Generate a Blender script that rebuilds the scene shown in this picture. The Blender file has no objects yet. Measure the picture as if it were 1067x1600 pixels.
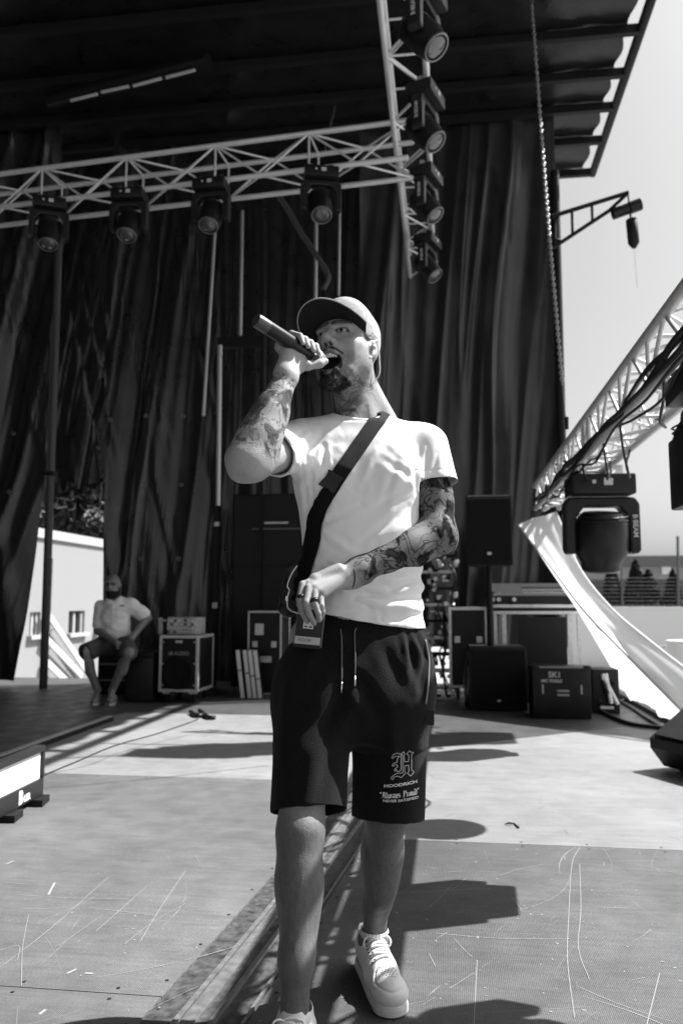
import bpy, bmesh, math, random
import numpy as np
from mathutils import Vector, Matrix
from mathutils.bvhtree import BVHTree

# ------------------------------------------------------------------ camera, sky, sun, exposure
SC = bpy.context.scene
COL = SC.collection
F_PX, HZ, VPX, CAM_H = 1244.0, 939.0, 700.0, 1.054       # 28 mm lens on a 1067 x 1600 frame
TH = math.atan((HZ - 800.0) / F_PX)                       # pitch up
PSI = math.atan((VPX - 533.5) * math.cos(TH) / F_PX)      # yaw between lens and stage axis (+Y)
cam_d = bpy.data.cameras.new('camera')
cam = bpy.data.objects.new('camera', cam_d)
COL.objects.link(cam)
cam.location = (0, 0, CAM_H)
cam.rotation_euler = (math.pi / 2 + TH, 0, PSI)
cam_d.sensor_fit = 'VERTICAL'
cam_d.sensor_height = 36.0
cam_d.lens = 36.0 * F_PX / 1600.0
cam_d.clip_start, cam_d.clip_end = 0.05, 3000.0
cam_d.dof.use_dof = True
cam_d.dof.focus_distance = 2.12
cam_d.dof.aperture_fstop = 3.5
SC.camera = cam

SUN = Vector((0.665, 0.28, 1.0)).normalized()              # towards the sun
EL = math.asin(SUN.z)
AZ = math.atan2(SUN.x, SUN.y)
world = bpy.data.worlds.new('World')
SC.world = world
world.use_nodes = True
nt = world.node_tree
nt.nodes.clear()
sky = nt.nodes.new('ShaderNodeTexSky')
sky.sky_type = 'NISHITA'
sky.sun_disc = False
sky.sun_elevation = EL
sky.sun_rotation = AZ
sky.altitude = 0
sky.air_density, sky.dust_density, sky.ozone_density = 1.0, 4.0, 1.0
bw = nt.nodes.new('ShaderNodeRGBToBW')
bg = nt.nodes.new('ShaderNodeBackground')
bg.inputs['Strength'].default_value = 0.076
wo = nt.nodes.new('ShaderNodeOutputWorld')
nt.links.new(sky.outputs[0], bw.inputs[0])
nt.links.new(bw.outputs[0], bg.inputs['Color'])
nt.links.new(bg.outputs[0], wo.inputs['Surface'])
sun_d = bpy.data.lights.new('sun', 'SUN')
sun_d.energy = 5.0
sun_d.angle = math.radians(0.42)
sun = bpy.data.objects.new('sun', sun_d)
COL.objects.link(sun)
sun.rotation_euler = (-SUN).to_track_quat('-Z', 'Y').to_euler()
sun.location = SUN * 30
SC.view_settings.view_transform = 'Standard'
SC.view_settings.look = 'None'
SC.view_settings.exposure = 1.35
SC.view_settings.gamma = 1.0
SC.cycles.max_bounces = 8
SC.cycles.diffuse_bounces = 5
SC.cycles.use_denoising = True
SC.cycles.sample_clamp_indirect = 6.0

# ------------------------------------------------------------------ measuring helpers
ST, CT, SP, CP = math.sin(TH), math.cos(TH), math.sin(PSI), math.cos(PSI)

def ray(u, v):
    a, b = (u - 533.5) / F_PX, (800.0 - v) / F_PX
    fw, up = CT - b * ST, ST + b * CT
    return Vector((a * CP - fw * SP, a * SP + fw * CP, up)), fw

def c2w(x, d, z):                       # lens-aligned ground frame -> world
    return Vector((x * CP - d * SP, x * SP + d * CP, z))

def J(u, v, d):                         # point d metres ahead of the lens, lens-aligned frame
    a, b = (u - 533.5) / F_PX, (800.0 - v) / F_PX
    fw, up = CT - b * ST, ST + b * CT
    return np.array((a / fw * d, d, CAM_H + up / fw * d))

def PW(u, v, d):
    return c2w(*J(u, v, d))

def PY(u, v, Y):
    r, _ = ray(u, v)
    t = Y / r.y
    return Vector((r.x * t, Y, CAM_H + r.z * t))

def PZ(u, v, z=0.0):
    r, _ = ray(u, v)
    t = (z - CAM_H) / r.z
    return Vector((r.x * t, r.y * t, z))

# ------------------------------------------------------------------ materials (grey: the picture is monochrome)
MATS = {}

def mat(name, v, rough=0.6, spec=0.5, metal=0.0, noise=0.0, nscale=8.0, bump=0.0, bscale=40.0, stretch=None,
        trans=0.0, sheen=0.0, emit=0.0, coat=0.0, detail=4.0):
    if name in MATS:
        return MATS[name]
    if v < 0.05 and not trans:
        v, spec = v * 0.5, spec * 0.6
    m = bpy.data.materials.new(name)
    m.use_nodes = True
    n, l = m.node_tree.nodes, m.node_tree.links
    b = n['Principled BSDF']
    b.inputs['Base Color'].default_value = (v, v, v, 1)
    b.inputs['Roughness'].default_value = rough
    b.inputs['Specular IOR Level'].default_value = spec
    b.inputs['Metallic'].default_value = metal
    if sheen:
        b.inputs['Sheen Weight'].default_value = sheen
        b.inputs['Sheen Roughness'].default_value = 0.5
    if coat:
        b.inputs['Coat Weight'].default_value = coat
        b.inputs['Coat Roughness'].default_value = 0.2
    if emit:
        b.inputs['Emission Color'].default_value = (1, 1, 1, 1)
        b.inputs['Emission Strength'].default_value = emit
    if noise or bump:
        tc = n.new('ShaderNodeTexCoord')
        mp = n.new('ShaderNodeMapping')
        l.new(tc.outputs['Object'], mp.inputs['Vector'])
        if stretch:
            mp.inputs['Scale'].default_value = stretch
    if noise:
        tx = n.new('ShaderNodeTexNoise')
        tx.inputs['Scale'].default_value = nscale
        tx.inputs['Detail'].default_value = detail
        tx.inputs['Roughness'].default_value = 0.6
        l.new(mp.outputs[0], tx.inputs['Vector'])
        mr = n.new('ShaderNodeMapRange')
        mr.inputs['From Min'].default_value, mr.inputs['From Max'].default_value = 0.3, 0.7
        mr.inputs['To Min'].default_value, mr.inputs['To Max'].default_value = max(0.0, v * (1 - noise)), min(1, v * (1 + noise))
        l.new(tx.outputs['Fac'], mr.inputs['Value'])
        l.new(mr.outputs[0], b.inputs['Base Color'])
        mr2 = n.new('ShaderNodeMapRange')
        mr2.inputs['To Min'].default_value, mr2.inputs['To Max'].default_value = max(0.02, rough - 0.12), min(1, rough + 0.12)
        l.new(tx.outputs['Fac'], mr2.inputs['Value'])
        l.new(mr2.outputs[0], b.inputs['Roughness'])
    if bump:
        t2 = n.new('ShaderNodeTexNoise')
        t2.inputs['Scale'].default_value = bscale
        t2.inputs['Detail'].default_value = 3.0
        l.new(mp.outputs[0], t2.inputs['Vector'])
        bp = n.new('ShaderNodeBump')
        bp.inputs['Strength'].default_value = bump
        bp.inputs['Distance'].default_value = 0.01
        l.new(t2.outputs['Fac'], bp.inputs['Height'])
        l.new(bp.outputs[0], b.inputs['Normal'])
    if trans:
        t = n.new('ShaderNodeBsdfTranslucent')
        t.inputs['Color'].default_value = (v, v, v, 1)
        mx = n.new('ShaderNodeMixShader')
        mx.inputs[0].default_value = trans
        out = n['Material Output']
        l.new(b.outputs[0], mx.inputs[1])
        l.new(t.outputs[0], mx.inputs[2])
        l.new(mx.outputs[0], out.inputs['Surface'])
    MATS[name] = m
    return m

def nodes_of(m):
    return m.node_tree.nodes, m.node_tree.links, m.node_tree.nodes['Principled BSDF']

def vcol_mat(name, rough=0.5, spec=0.5, bump=0.0, bscale=300.0, sss=0.0, mottled=0.0, sheen=0.0):
    """base colour from the mesh's own paint attribute (skin, tattoo ink, hair, painted leg shade)"""
    if name in MATS:
        return MATS[name]
    m = mat(name, 0.5, rough, spec, bump=bump, bscale=bscale, sheen=sheen)
    n, l, b = nodes_of(m)
    a = n.new('ShaderNodeAttribute')
    a.attribute_name = 'paint'
    src = a.outputs['Color']
    if mottled:
        tc = n.new('ShaderNodeTexCoord')
        tx = n.new('ShaderNodeTexNoise')
        tx.inputs['Scale'].default_value = 140
        tx.inputs['Detail'].default_value = 4
        l.new(tc.outputs['Object'], tx.inputs['Vector'])
        mr = n.new('ShaderNodeMapRange')
        mr.inputs['To Min'].default_value, mr.inputs['To Max'].default_value = 1 - mottled, 1 + mottled
        l.new(tx.outputs['Fac'], mr.inputs['Value'])
        mu = n.new('ShaderNodeMix')
        mu.data_type = 'RGBA'
        mu.blend_type = 'MULTIPLY'
        mu.inputs['Factor'].default_value = 1.0
        l.new(src, mu.inputs['A'])
        l.new(mr.outputs[0], mu.inputs['B'])
        src = mu.outputs['Result']
    l.new(src, b.inputs['Base Color'])
    sm = n.new('ShaderNodeMapRange')            # hair and ink are matt, bare skin has a little shine
    sm.inputs['From Min'].default_value, sm.inputs['From Max'].default_value = 0.03, 0.16
    sm.inputs['To Min'].default_value, sm.inputs['To Max'].default_value = 0.0, spec
    l.new(a.outputs['Fac'], sm.inputs['Value'])
    l.new(sm.outputs[0], b.inputs['Specular IOR Level'])
    if sss:
        b.inputs['Subsurface Weight'].default_value = sss
        b.inputs['Subsurface Radius'].default_value = (1, 1, 1)
        b.inputs['Subsurface Scale'].default_value = 0.004
    return m

# ------------------------------------------------------------------ object helpers
def link(o, parent=None):
    COL.objects.link(o)
    if parent is not None:
        o.parent = parent
    return o

def tag(o, label=None, cat=None, group=None, kind=None):
    if label: o['label'] = label
    if cat: o['category'] = cat
    if group: o['group'] = group
    if kind: o['kind'] = kind
    return o

def thing(name, label, cat, loc=(0, 0, 0), rz=0.0, group=None, rot=None):
    o = bpy.data.objects.new(name, None)
    o.empty_display_size = 0.1
    link(o)
    o.location = loc
    o.rotation_euler = rot if rot is not None else (0, 0, rz)
    return tag(o, label, cat, group)

def frame_from(z, xhint=(1, 0, 0)):
    z = Vector(z).normalized()
    x = Vector(xhint)
    x = x - z * x.dot(z)
    if x.length < 1e-4:
        x = Vector((0, 1, 0)) - z * z.y
    x.normalize()
    y = z.cross(x)
    return Matrix((x, y, z)).transposed()

class MB:
    """collects simple solids into one mesh"""
    def __init__(s):
        s.v, s.f = [], []

    def add(s, vs, fs):
        o = len(s.v)
        s.v += [tuple(p) for p in vs]
        s.f += [tuple(i + o for i in f) for f in fs]
        return s

    def box(s, c, size, R=None, bev=0.0):
        c = Vector(c)
        hx, hy, hz = size[0] / 2, size[1] / 2, size[2] / 2
        if bev <= 0:
            vs = [Vector((x, y, z)) for z in (-hz, hz) for y in (-hy, hy) for x in (-hx, hx)]
            fs = [(0, 2, 3, 1), (4, 5, 7, 6), (0, 1, 5, 4), (2, 6, 7, 3), (0, 4, 6, 2), (1, 3, 7, 5)]
        else:
            bm = bmesh.new()
            bmesh.ops.create_cube(bm, size=1.0)
            bmesh.ops.scale(bm, vec=(size[0], size[1], size[2]), verts=bm.verts)
            bmesh.ops.bevel(bm, geom=list(bm.edges), offset=min(bev, min(size) * 0.45), segments=2, affect='EDGES', profile=0.6)
            bm.verts.index_update()
            vs = [v.co.copy() for v in bm.verts]
            fs = [tuple(v.index for v in f.verts) for f in bm.faces]
            bm.free()
        if R is not None:
            vs = [R @ p for p in vs]
        return s.add([p + c for p in vs], fs)

    def span(s, lo, hi, bev=0.0):
        lo, hi = Vector(lo), Vector(hi)
        return s.box((lo + hi) / 2, [abs(hi[i] - lo[i]) for i in range(3)], bev=bev)

    def tube(s, a, b, r0, r1=None, n=10, cap=True):
        a, b = Vector(a), Vector(b)
        r1 = r0 if r1 is None else r1
        R = frame_from(b - a)
        vs = []
        for p, r in ((a, r0), (b, r1)):
            for i in range(n):
                t = 2 * math.pi * i / n
                vs.append(p + R @ Vector((r * math.cos(t), r * math.sin(t), 0)))
        fs = [(i, (i + 1) % n, n + (i + 1) % n, n + i) for i in range(n)]
        if cap:
            fs += [tuple(range(n - 1, -1, -1)), tuple(range(n, 2 * n))]
        return s.add(vs, fs)

    def path(s, pts, r, n=8, closed=False):
        """round wire along points; r a number or a list"""
        P = [Vector(p) for p in pts]
        k = len(P)
        rs = r if hasattr(r, '__len__') else [r] * k
        t0 = (P[1] - P[0]).normalized()
        up = Vector((0, 0, 1)) if abs(t0.z) < 0.9 else Vector((1, 0, 0))
        x = t0.cross(up).normalized()
        vs = []
        for i in range(k):
            if closed:
                t = P[(i + 1) % k] - P[i - 1]
            else:
                t = P[min(i + 1, k - 1)] - P[max(i - 1, 0)]
            t.normalize()
            x = (x - t * x.dot(t))
            if x.length < 1e-6:
                x = t.orthogonal()
            x.normalize()
            y = t.cross(x)
            for j in range(n):
                a = 2 * math.pi * j / n
                vs.append(P[i] + (x * math.cos(a) + y * math.sin(a)) * rs[i])
        fs = []
        for i in range(k if closed else k - 1):
            i2 = (i + 1) % k
            for j in range(n):
                fs.append((i * n + j, i * n + (j + 1) % n, i2 * n + (j + 1) % n, i2 * n + j))
        if not closed:
            fs += [tuple(range(n - 1, -1, -1)), tuple(range((k - 1) * n, k * n))]
        return s.add(vs, fs)

    def lathe(s, c, prof, axis=(0, 0, 1), n=24, cap=True):
        R = frame_from(axis)
        c = Vector(c)
        vs = []
        for r, h in prof:
            for i in range(n):
                t = 2 * math.pi * i / n
                vs.append(c + R @ Vector((r * math.cos(t), r * math.sin(t), h)))
        fs = []
        for k in range(len(prof) - 1):
            for i in range(n):
                fs.append((k * n + i, k * n + (i + 1) % n, (k + 1) * n + (i + 1) % n, (k + 1) * n + i))
        if cap:
            fs += [tuple(range(n - 1, -1, -1)), tuple(range((len(prof) - 1) * n, len(prof) * n))]
        return s.add(vs, fs)

    def prism(s, poly, d):
        """poly: list of 3D points (planar), swept along d"""
        P = [Vector(p) for p in poly]
        d = Vector(d)
        n = len(P)
        vs = P + [p + d for p in P]
        fs = [tuple(range(n - 1, -1, -1)), tuple(range(n, 2 * n))] + [(i, (i + 1) % n, n + (i + 1) % n, n + i) for i in range(n)]
        return s.add(vs, fs)

    def sheet(s, fn, nu, nv, thick=0.0):
        vs = [Vector(fn(i / nu, j / nv)) for j in range(nv + 1) for i in range(nu + 1)]
        w = nu + 1
        fs = [(j * w + i, j * w + i + 1, (j + 1) * w + i + 1, (j + 1) * w + i) for j in range(nv) for i in range(nu)]
        return s.add(vs, fs)

    def build(s, name, m, parent=None, smooth=False, loc=None):
        me = bpy.data.meshes.new(name)
        me.from_pydata(s.v, [], s.f)
        me.update()
        if smooth:
            me.polygons.foreach_set('use_smooth', [True] * len(me.polygons))
            if smooth is not True:
                try:
                    me.set_sharp_from_angle(angle=math.radians(smooth))
                except Exception:
                    pass
        bm = bmesh.new()
        bm.from_mesh(me)
        bmesh.ops.recalc_face_normals(bm, faces=bm.faces)
        bm.to_mesh(me)
        bm.free()
        me.materials.append(m)
        o = bpy.data.objects.new(name, me)
        link(o, parent)
        if loc is not None:
            o.location = loc
        return o

_unit = {}
def rod(name, a, b, r, m, parent=None, n=10):
    """a straight tube as its own object; all rods share one unit mesh per material"""
    key = (m.name, n)
    if key not in _unit:
        me = bpy.data.meshes.new('rod_mesh')
        mb = MB().tube((0, 0, 0), (0, 0, 1), 1.0, n=n)
        me.from_pydata(mb.v, [], mb.f)
        me.polygons.foreach_set('use_smooth', [len(p.vertices) == 4 for p in me.polygons])
        me.materials.append(m)
        me.update()
        _unit[key] = me
    o = bpy.data.objects.new(name, _unit[key])
    link(o, parent)
    a, b = Vector(a), Vector(b)
    o.matrix_local = Matrix.Translation(a) @ frame_from(b - a).to_4x4() @ Matrix.Diagonal((r, r, (b - a).length, 1))
    return o

def spline(pts, k=8):
    """Catmull-Rom through points"""
    P = [Vector(p) for p in pts]
    P = [P[0] * 2 - P[1]] + P + [P[-1] * 2 - P[-2]]
    out = []
    for i in range(1, len(P) - 2):
        for j in range(k):
            t = j / k
            a, b, c, d = P[i - 1], P[i], P[i + 1], P[i + 2]
            out.append(0.5 * ((2 * b) + (c - a) * t + (2 * a - 5 * b + 4 * c - d) * t * t + (3 * b - a - 3 * c + d) * t ** 3))
    out.append(P[-2])
    return out

def text_mesh(txt, size, bold=0.0, extrude=0.0, spacing=1.0, shear=0.0):
    cu = bpy.data.curves.new('t', 'FONT')
    cu.body = txt
    cu.size = size
    cu.offset = bold
    cu.extrude = extrude
    cu.space_character = spacing
    cu.shear = shear
    cu.align_x = 'CENTER'
    cu.align_y = 'CENTER'
    cu.resolution_u = 3
    o = bpy.data.objects.new('t', cu)
    COL.objects.link(o)
    dg = bpy.context.evaluated_depsgraph_get()
    me = bpy.data.meshes.new_from_object(o.evaluated_get(dg))
    v = [x.co.copy() for x in me.vertices]
    f = [tuple(p.vertices) for p in me.polygons]
    bpy.data.objects.remove(o)
    bpy.data.curves.remove(cu)
    bpy.data.meshes.remove(me)
    return v, f

def flat_text(name, txt, size, m, parent, origin, xdir, ydir, bold=0.0, spacing=1.0, xs=1.0):
    v, f = text_mesh(txt, size, bold, spacing=spacing)
    o, x, y = Vector(origin), Vector(xdir).normalized(), Vector(ydir).normalized()
    mb = MB().add([o + x * p.x * xs + y * p.y for p in v], f)
    return mb.build(name, m, parent)

# ------------------------------------------------------------------ numpy noise
def _h3(i, j, k, s):
    n = (i * 374761393 + j * 668265263 + k * 2147483647 * 0 + k * 1274126177 + s * 974711) & 0xffffffff
    n = ((n ^ (n >> 13)) * 1274126177) & 0xffffffff
    return ((n ^ (n >> 16)) & 0xffff) / 65535.0

def vnoise(p, s=0):
    p = np.asarray(p, dtype=np.float64)
    i = np.floor(p).astype(np.int64)
    f = p - i
    f = f * f * (3 - 2 * f)
    r = 0
    for dx in (0, 1):
        for dy in (0, 1):
            for dz in (0, 1):
                w = (f[..., 0] if dx else 1 - f[..., 0]) * (f[..., 1] if dy else 1 - f[..., 1]) * (f[..., 2] if dz else 1 - f[..., 2])
                r = r + w * _h3(i[..., 0] + dx, i[..., 1] + dy, i[..., 2] + dz, s)
    return r

def fbm(p, octs=4, s=0):
    a, t, r = 0.5, 0.0, 0
    for o in range(octs):
        r = r + a * vnoise(np.asarray(p) * 2 ** o, s + o * 17)
        t += a
        a *= 0.5
    return r / t

def sstep(a, b, x):
    t = np.clip((x - a) / (b - a), 0, 1)
    return t * t * (3 - 2 * t)

def PX(u, v, X):
    r, _ = ray(u, v)
    t = X / r.x
    return Vector((X, r.y * t, CAM_H + r.z * t))
# ------------------------------------------------------------------ implicit solids for bodies and clothes
class SDF:
    def __init__(s, lo, hi, h):
        s.h = h
        s.lo = np.array(lo, dtype=np.float64)
        n = np.ceil((np.array(hi) - s.lo) / h).astype(int) + 1
        s.ax = [(s.lo[i] + h * np.arange(n[i])).astype(np.float32) for i in range(3)]
        s.F = np.full(tuple(n), 0.2, dtype=np.float32)

    def _sl(s, lo, hi):
        out = []
        for i in range(3):
            a = int(np.clip(np.floor((lo[i] - s.lo[i]) / s.h), 0, s.F.shape[i]))
            b = int(np.clip(np.ceil((hi[i] - s.lo[i]) / s.h) + 1, 0, s.F.shape[i]))
            if b <= a:
                return None
            out.append(slice(a, b))
        return tuple(out)

    def _g(s, sl):
        return (s.ax[0][sl[0]][:, None, None], s.ax[1][sl[1]][None, :, None], s.ax[2][sl[2]][None, None, :])

    def _mix(s, sl, d, k, mode):
        A = s.F[sl]
        if mode == 'u':
            if k <= 0:
                s.F[sl] = np.minimum(A, d)
            else:
                h = np.clip(0.5 + 0.5 * (d - A) / k, 0, 1)
                s.F[sl] = d * (1 - h) + A * h - k * h * (1 - h)
        elif mode == 's':       # cut d out of A
            if k <= 0:
                s.F[sl] = np.maximum(A, -d)
            else:
                h = np.clip(0.5 - 0.5 * (A + d) / k, 0, 1)
                s.F[sl] = A * (1 - h) - d * h + k * h * (1 - h)

    def cap(s, a, b, ra, rb=None, k=0.02, mode='u', flat=None):
        """tapered capsule; flat=(normal, factor) squashes it along normal"""
        a, b = np.asarray(a, np.float32), np.asarray(b, np.float32)
        rb = ra if rb is None else rb
        m = max(ra, rb) + k + 3 * s.h
        sl = s._sl(np.minimum(a, b) - m, np.maximum(a, b) + m)
        if sl is None:
            return s
        X, Y, Z = s._g(sl)
        ab = b - a
        L = float(ab @ ab) + 1e-12
        px, py, pz = X - a[0], Y - a[1], Z - a[2]
        t = np.clip((px * ab[0] + py * ab[1] + pz * ab[2]) / L, 0, 1)
        px, py, pz = px - t * ab[0], py - t * ab[1], pz - t * ab[2]
        if flat is not None:
            n = np.asarray(flat[0], np.float32)
            n = n / np.linalg.norm(n)
            q = (px * n[0] + py * n[1] + pz * n[2]) * (flat[1] - 1)
            px, py, pz = px + q * n[0], py + q * n[1], pz + q * n[2]
        d = np.sqrt(px * px + py * py + pz * pz) - (ra + (rb - ra) * t)
        if flat is not None:
            d = d / max(1.0, flat[1] * 0.7)
        s._mix(sl, d, k, mode)
        return s

    def chain(s, pts, rs, k=0.02, mode='u', flat=None):
        for i in range(len(pts) - 1):
            s.cap(pts[i], pts[i + 1], rs[i], rs[i + 1], k, mode, flat)
        return s

    def ell(s, c, r, R=None, k=0.02, mode='u'):
        c = np.asarray(c, np.float32)
        r = np.asarray(r, np.float32)
        m = float(r.max()) + k + 3 * s.h
        sl = s._sl(c - m, c + m)
        if sl is None:
            return s
        X, Y, Z = s._g(sl)
        px, py, pz = X - c[0], Y - c[1], Z - c[2]
        if R is not None:
            px, py, pz = [px * R[0, i] + py * R[1, i] + pz * R[2, i] for i in range(3)]
        qx, qy, qz = px / r[0], py / r[1], pz / r[2]
        k0 = np.sqrt(qx * qx + qy * qy + qz * qz)
        k1 = np.sqrt((qx / r[0]) ** 2 + (qy / r[1]) ** 2 + (qz / r[2]) ** 2) + 1e-6
        s._mix(sl, k0 * (k0 - 1) / k1, k, mode)
        return s

    def stack(s, lv, n=2.3, k=0.02, mode='u', end=0.01):
        """solid lofted through level ellipses (z, cx, cy, half width, half depth)"""
        lv = np.array(sorted([tuple(x) for x in lv]))
        m = 0.03 + k
        lo = (np.min(lv[:, 1] - lv[:, 3]) - m, np.min(lv[:, 2] - lv[:, 4]) - m, lv[0, 0] - m)
        hi = (np.max(lv[:, 1] + lv[:, 3]) + m, np.max(lv[:, 2] + lv[:, 4]) + m, lv[-1, 0] + m)
        sl = s._sl(lo, hi)
        X, Y, Z = s._g(sl)
        z = Z[0, 0]
        # smooth interpolation: linear then box-filtered
        zz = np.linspace(lv[0, 0], lv[-1, 0], 400)
        w = []
        for i in range(1, 5):
            y = np.interp(zz, lv[:, 0], lv[:, i])
            kk = 25
            y = np.convolve(np.pad(y, kk, mode='edge'), np.ones(2 * kk + 1) / (2 * kk + 1), 'valid')
            w.append(np.interp(z, zz, y).astype(np.float32)[None, None, :])
        cx, cy, a, b = w
        q = (np.abs((X - cx) / a) ** n + np.abs((Y - cy) / b) ** n) ** (1.0 / n)
        d = (q - 1) * np.minimum(a, b)
        e = np.maximum(Z - lv[-1, 0], lv[0, 0] - Z)
        d = np.maximum(d, e + 0 * d)
        s._mix(sl, d, k, mode)
        return s

    def cut(s, p, n, box=None, k=0.0):
        """remove everything on the +n side of the plane (inside box)"""
        n = np.asarray(n, np.float32)
        n = n / np.linalg.norm(n)
        sl = s._sl(*box) if box is not None else tuple(slice(0, x) for x in s.F.shape)
        X, Y, Z = s._g(sl)
        d = (X - p[0]) * n[0] + (Y - p[1]) * n[1] + (Z - p[2]) * n[2]
        if k <= 0:
            s.F[sl] = np.maximum(s.F[sl], d)
        else:
            A = s.F[sl]
            h = np.clip(0.5 - 0.5 * (A - d) / k, 0, 1)
            s.F[sl] = A * (1 - h) + d * h + k * h * (1 - h)
        return s

    def mesh(s):
        """surface nets"""
        F, h = s.F, s.h
        nx, ny, nz = F.shape
        I = F < 0
        c = np.zeros((nx - 1, ny - 1, nz - 1), np.uint8)
        for dx in (0, 1):
            for dy in (0, 1):
                for dz in (0, 1):
                    c += I[dx:nx - 1 + dx, dy:ny - 1 + dy, dz:nz - 1 + dz]
        act = (c > 0) & (c < 8)
        ci = np.argwhere(act)
        idx = np.full(act.shape, -1, np.int32)
        idx[act] = np.arange(len(ci), dtype=np.int32)
        corner = np.array([(a, b, e) for a in (0, 1) for b in (0, 1) for e in (0, 1)])
        val = np.stack([F[ci[:, 0] + o[0], ci[:, 1] + o[1], ci[:, 2] + o[2]] for o in corner], 1)
        acc = np.zeros((len(ci), 3))
        cnt = np.zeros(len(ci))
        for a in range(8):
            for b in range(a + 1, 8):
                if np.abs(corner[a] - corner[b]).sum() != 1:
                    continue
                va, vb = val[:, a], val[:, b]
                x = (va < 0) != (vb < 0)
                t = np.where(x, va / np.where(x, va - vb, 1), 0)
                acc += np.where(x[:, None], corner[a] + t[:, None] * (corner[b] - corner[a]), 0)
                cnt += x
        V = s.lo + h * (ci + acc / np.maximum(cnt, 1)[:, None])
        quads = []
        for ax in range(3):
            o1, o2 = [(1, 2), (2, 0), (0, 1)][ax]
            sa = [slice(1, n - 1) for n in F.shape]
            sb = [slice(1, n - 1) for n in F.shape]
            sa[ax] = slice(0, F.shape[ax] - 1)
            sb[ax] = slice(1, F.shape[ax])
            A, B = I[tuple(sa)], I[tuple(sb)]
            for flip, msk in ((False, A & ~B), (True, ~A & B)):
                e = np.argwhere(msk)
                if not len(e):
                    continue
                e = e + np.array([0 if i == ax else 1 for i in range(3)])
                d1 = np.zeros(3, int); d1[o1] = 1
                d2 = np.zeros(3, int); d2[o2] = 1
                q = []
                for oo in (0 * d1, d1, d1 + d2, d2):
                    r = e - oo
                    q.append(idx[r[:, 0], r[:, 1], r[:, 2]])
                q = np.stack(q, 1)
                if flip:
                    q = q[:, ::-1]
                quads.append(q)
        Q = np.concatenate(quads)
        Q = Q[(Q >= 0).all(1)]
        return V, Q

    def grad(s, V):
        """outward direction at points"""
        g = np.zeros_like(V)
        for i in range(3):
            e = np.zeros(3); e[i] = s.h * 1.5
            g[:, i] = s.sample(V + e) - s.sample(V - e)
        return g / (np.linalg.norm(g, axis=1, keepdims=True) + 1e-9)

    def sample(s, V):
        p = (V - s.lo) / s.h
        i = np.clip(np.floor(p).astype(int), 0, np.array(s.F.shape) - 2)
        f = np.clip(p - i, 0, 1)
        r = 0
        for a in (0, 1):
            for b in (0, 1):
                for c in (0, 1):
                    w = (f[:, 0] if a else 1 - f[:, 0]) * (f[:, 1] if b else 1 - f[:, 1]) * (f[:, 2] if c else 1 - f[:, 2])
                    r = r + w * s.F[i[:, 0] + a, i[:, 1] + b, i[:, 2] + c]
        return r

def relax(V, Q, it=2, lam=0.5):
    """a little Laplacian smoothing"""
    n = len(V)
    E = np.concatenate([Q[:, [0, 1]], Q[:, [1, 2]], Q[:, [2, 3]], Q[:, [3, 0]]])
    deg = np.bincount(E[:, 0], minlength=n) + np.bincount(E[:, 1], minlength=n)
    for _ in range(it):
        A = np.zeros_like(V)
        for c in range(3):
            A[:, c] = np.bincount(E[:, 0], V[E[:, 1], c], n) + np.bincount(E[:, 1], V[E[:, 0], c], n)
        V = V + lam * (A / np.maximum(deg, 1)[:, None] - V)
    return V

def lens_to_world(V, base):
    W = np.empty_like(V)
    W[:, 0] = V[:, 0] * CP - V[:, 1] * SP - base[0]
    W[:, 1] = V[:, 0] * SP + V[:, 1] * CP - base[1]
    W[:, 2] = V[:, 2] - base[2]
    return W

def np_mesh(name, V, Q, m, parent=None, paint=None):
    me = bpy.data.meshes.new(name)
    me.vertices.add(len(V))
    me.vertices.foreach_set('co', V.astype(np.float32).ravel())
    me.loops.add(Q.size)
    me.loops.foreach_set('vertex_index', Q.astype(np.int32).ravel())
    me.polygons.add(len(Q))
    me.polygons.foreach_set('loop_start', np.arange(len(Q), dtype=np.int32) * Q.shape[1])
    try:
        me.polygons.foreach_set('loop_total', np.full(len(Q), Q.shape[1], np.int32))
    except Exception:
        pass
    me.polygons.foreach_set('use_smooth', np.ones(len(Q), bool))
    me.update(calc_edges=True)
    if paint is not None:
        at = me.color_attributes.new('paint', 'FLOAT_COLOR', 'POINT')
        c = np.ones((len(V), 4), np.float32)
        c[:, :3] = np.clip(paint, 0, 1)[:, None]
        at.data.foreach_set('color', c.ravel())
    me.materials.append(m)
    o = bpy.data.objects.new(name, me)
    link(o, parent)
    return o

def seg_dist(P, a, b):
    """distance of points to a segment and the position along it"""
    a, b = np.asarray(a, float), np.asarray(b, float)
    ab = b - a
    t = np.clip(((P - a) @ ab) / (ab @ ab), 0, 1)
    return np.linalg.norm(P - (a + t[:, None] * ab), axis=1), t
A3 = lambda *p: np.array(p, dtype=float)
# ================================================================== ground, stage deck
ROOF_H = 7.2
GROUND_Z = -1.0
def structure(o):
    o['kind'] = 'structure'
    return o

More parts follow.
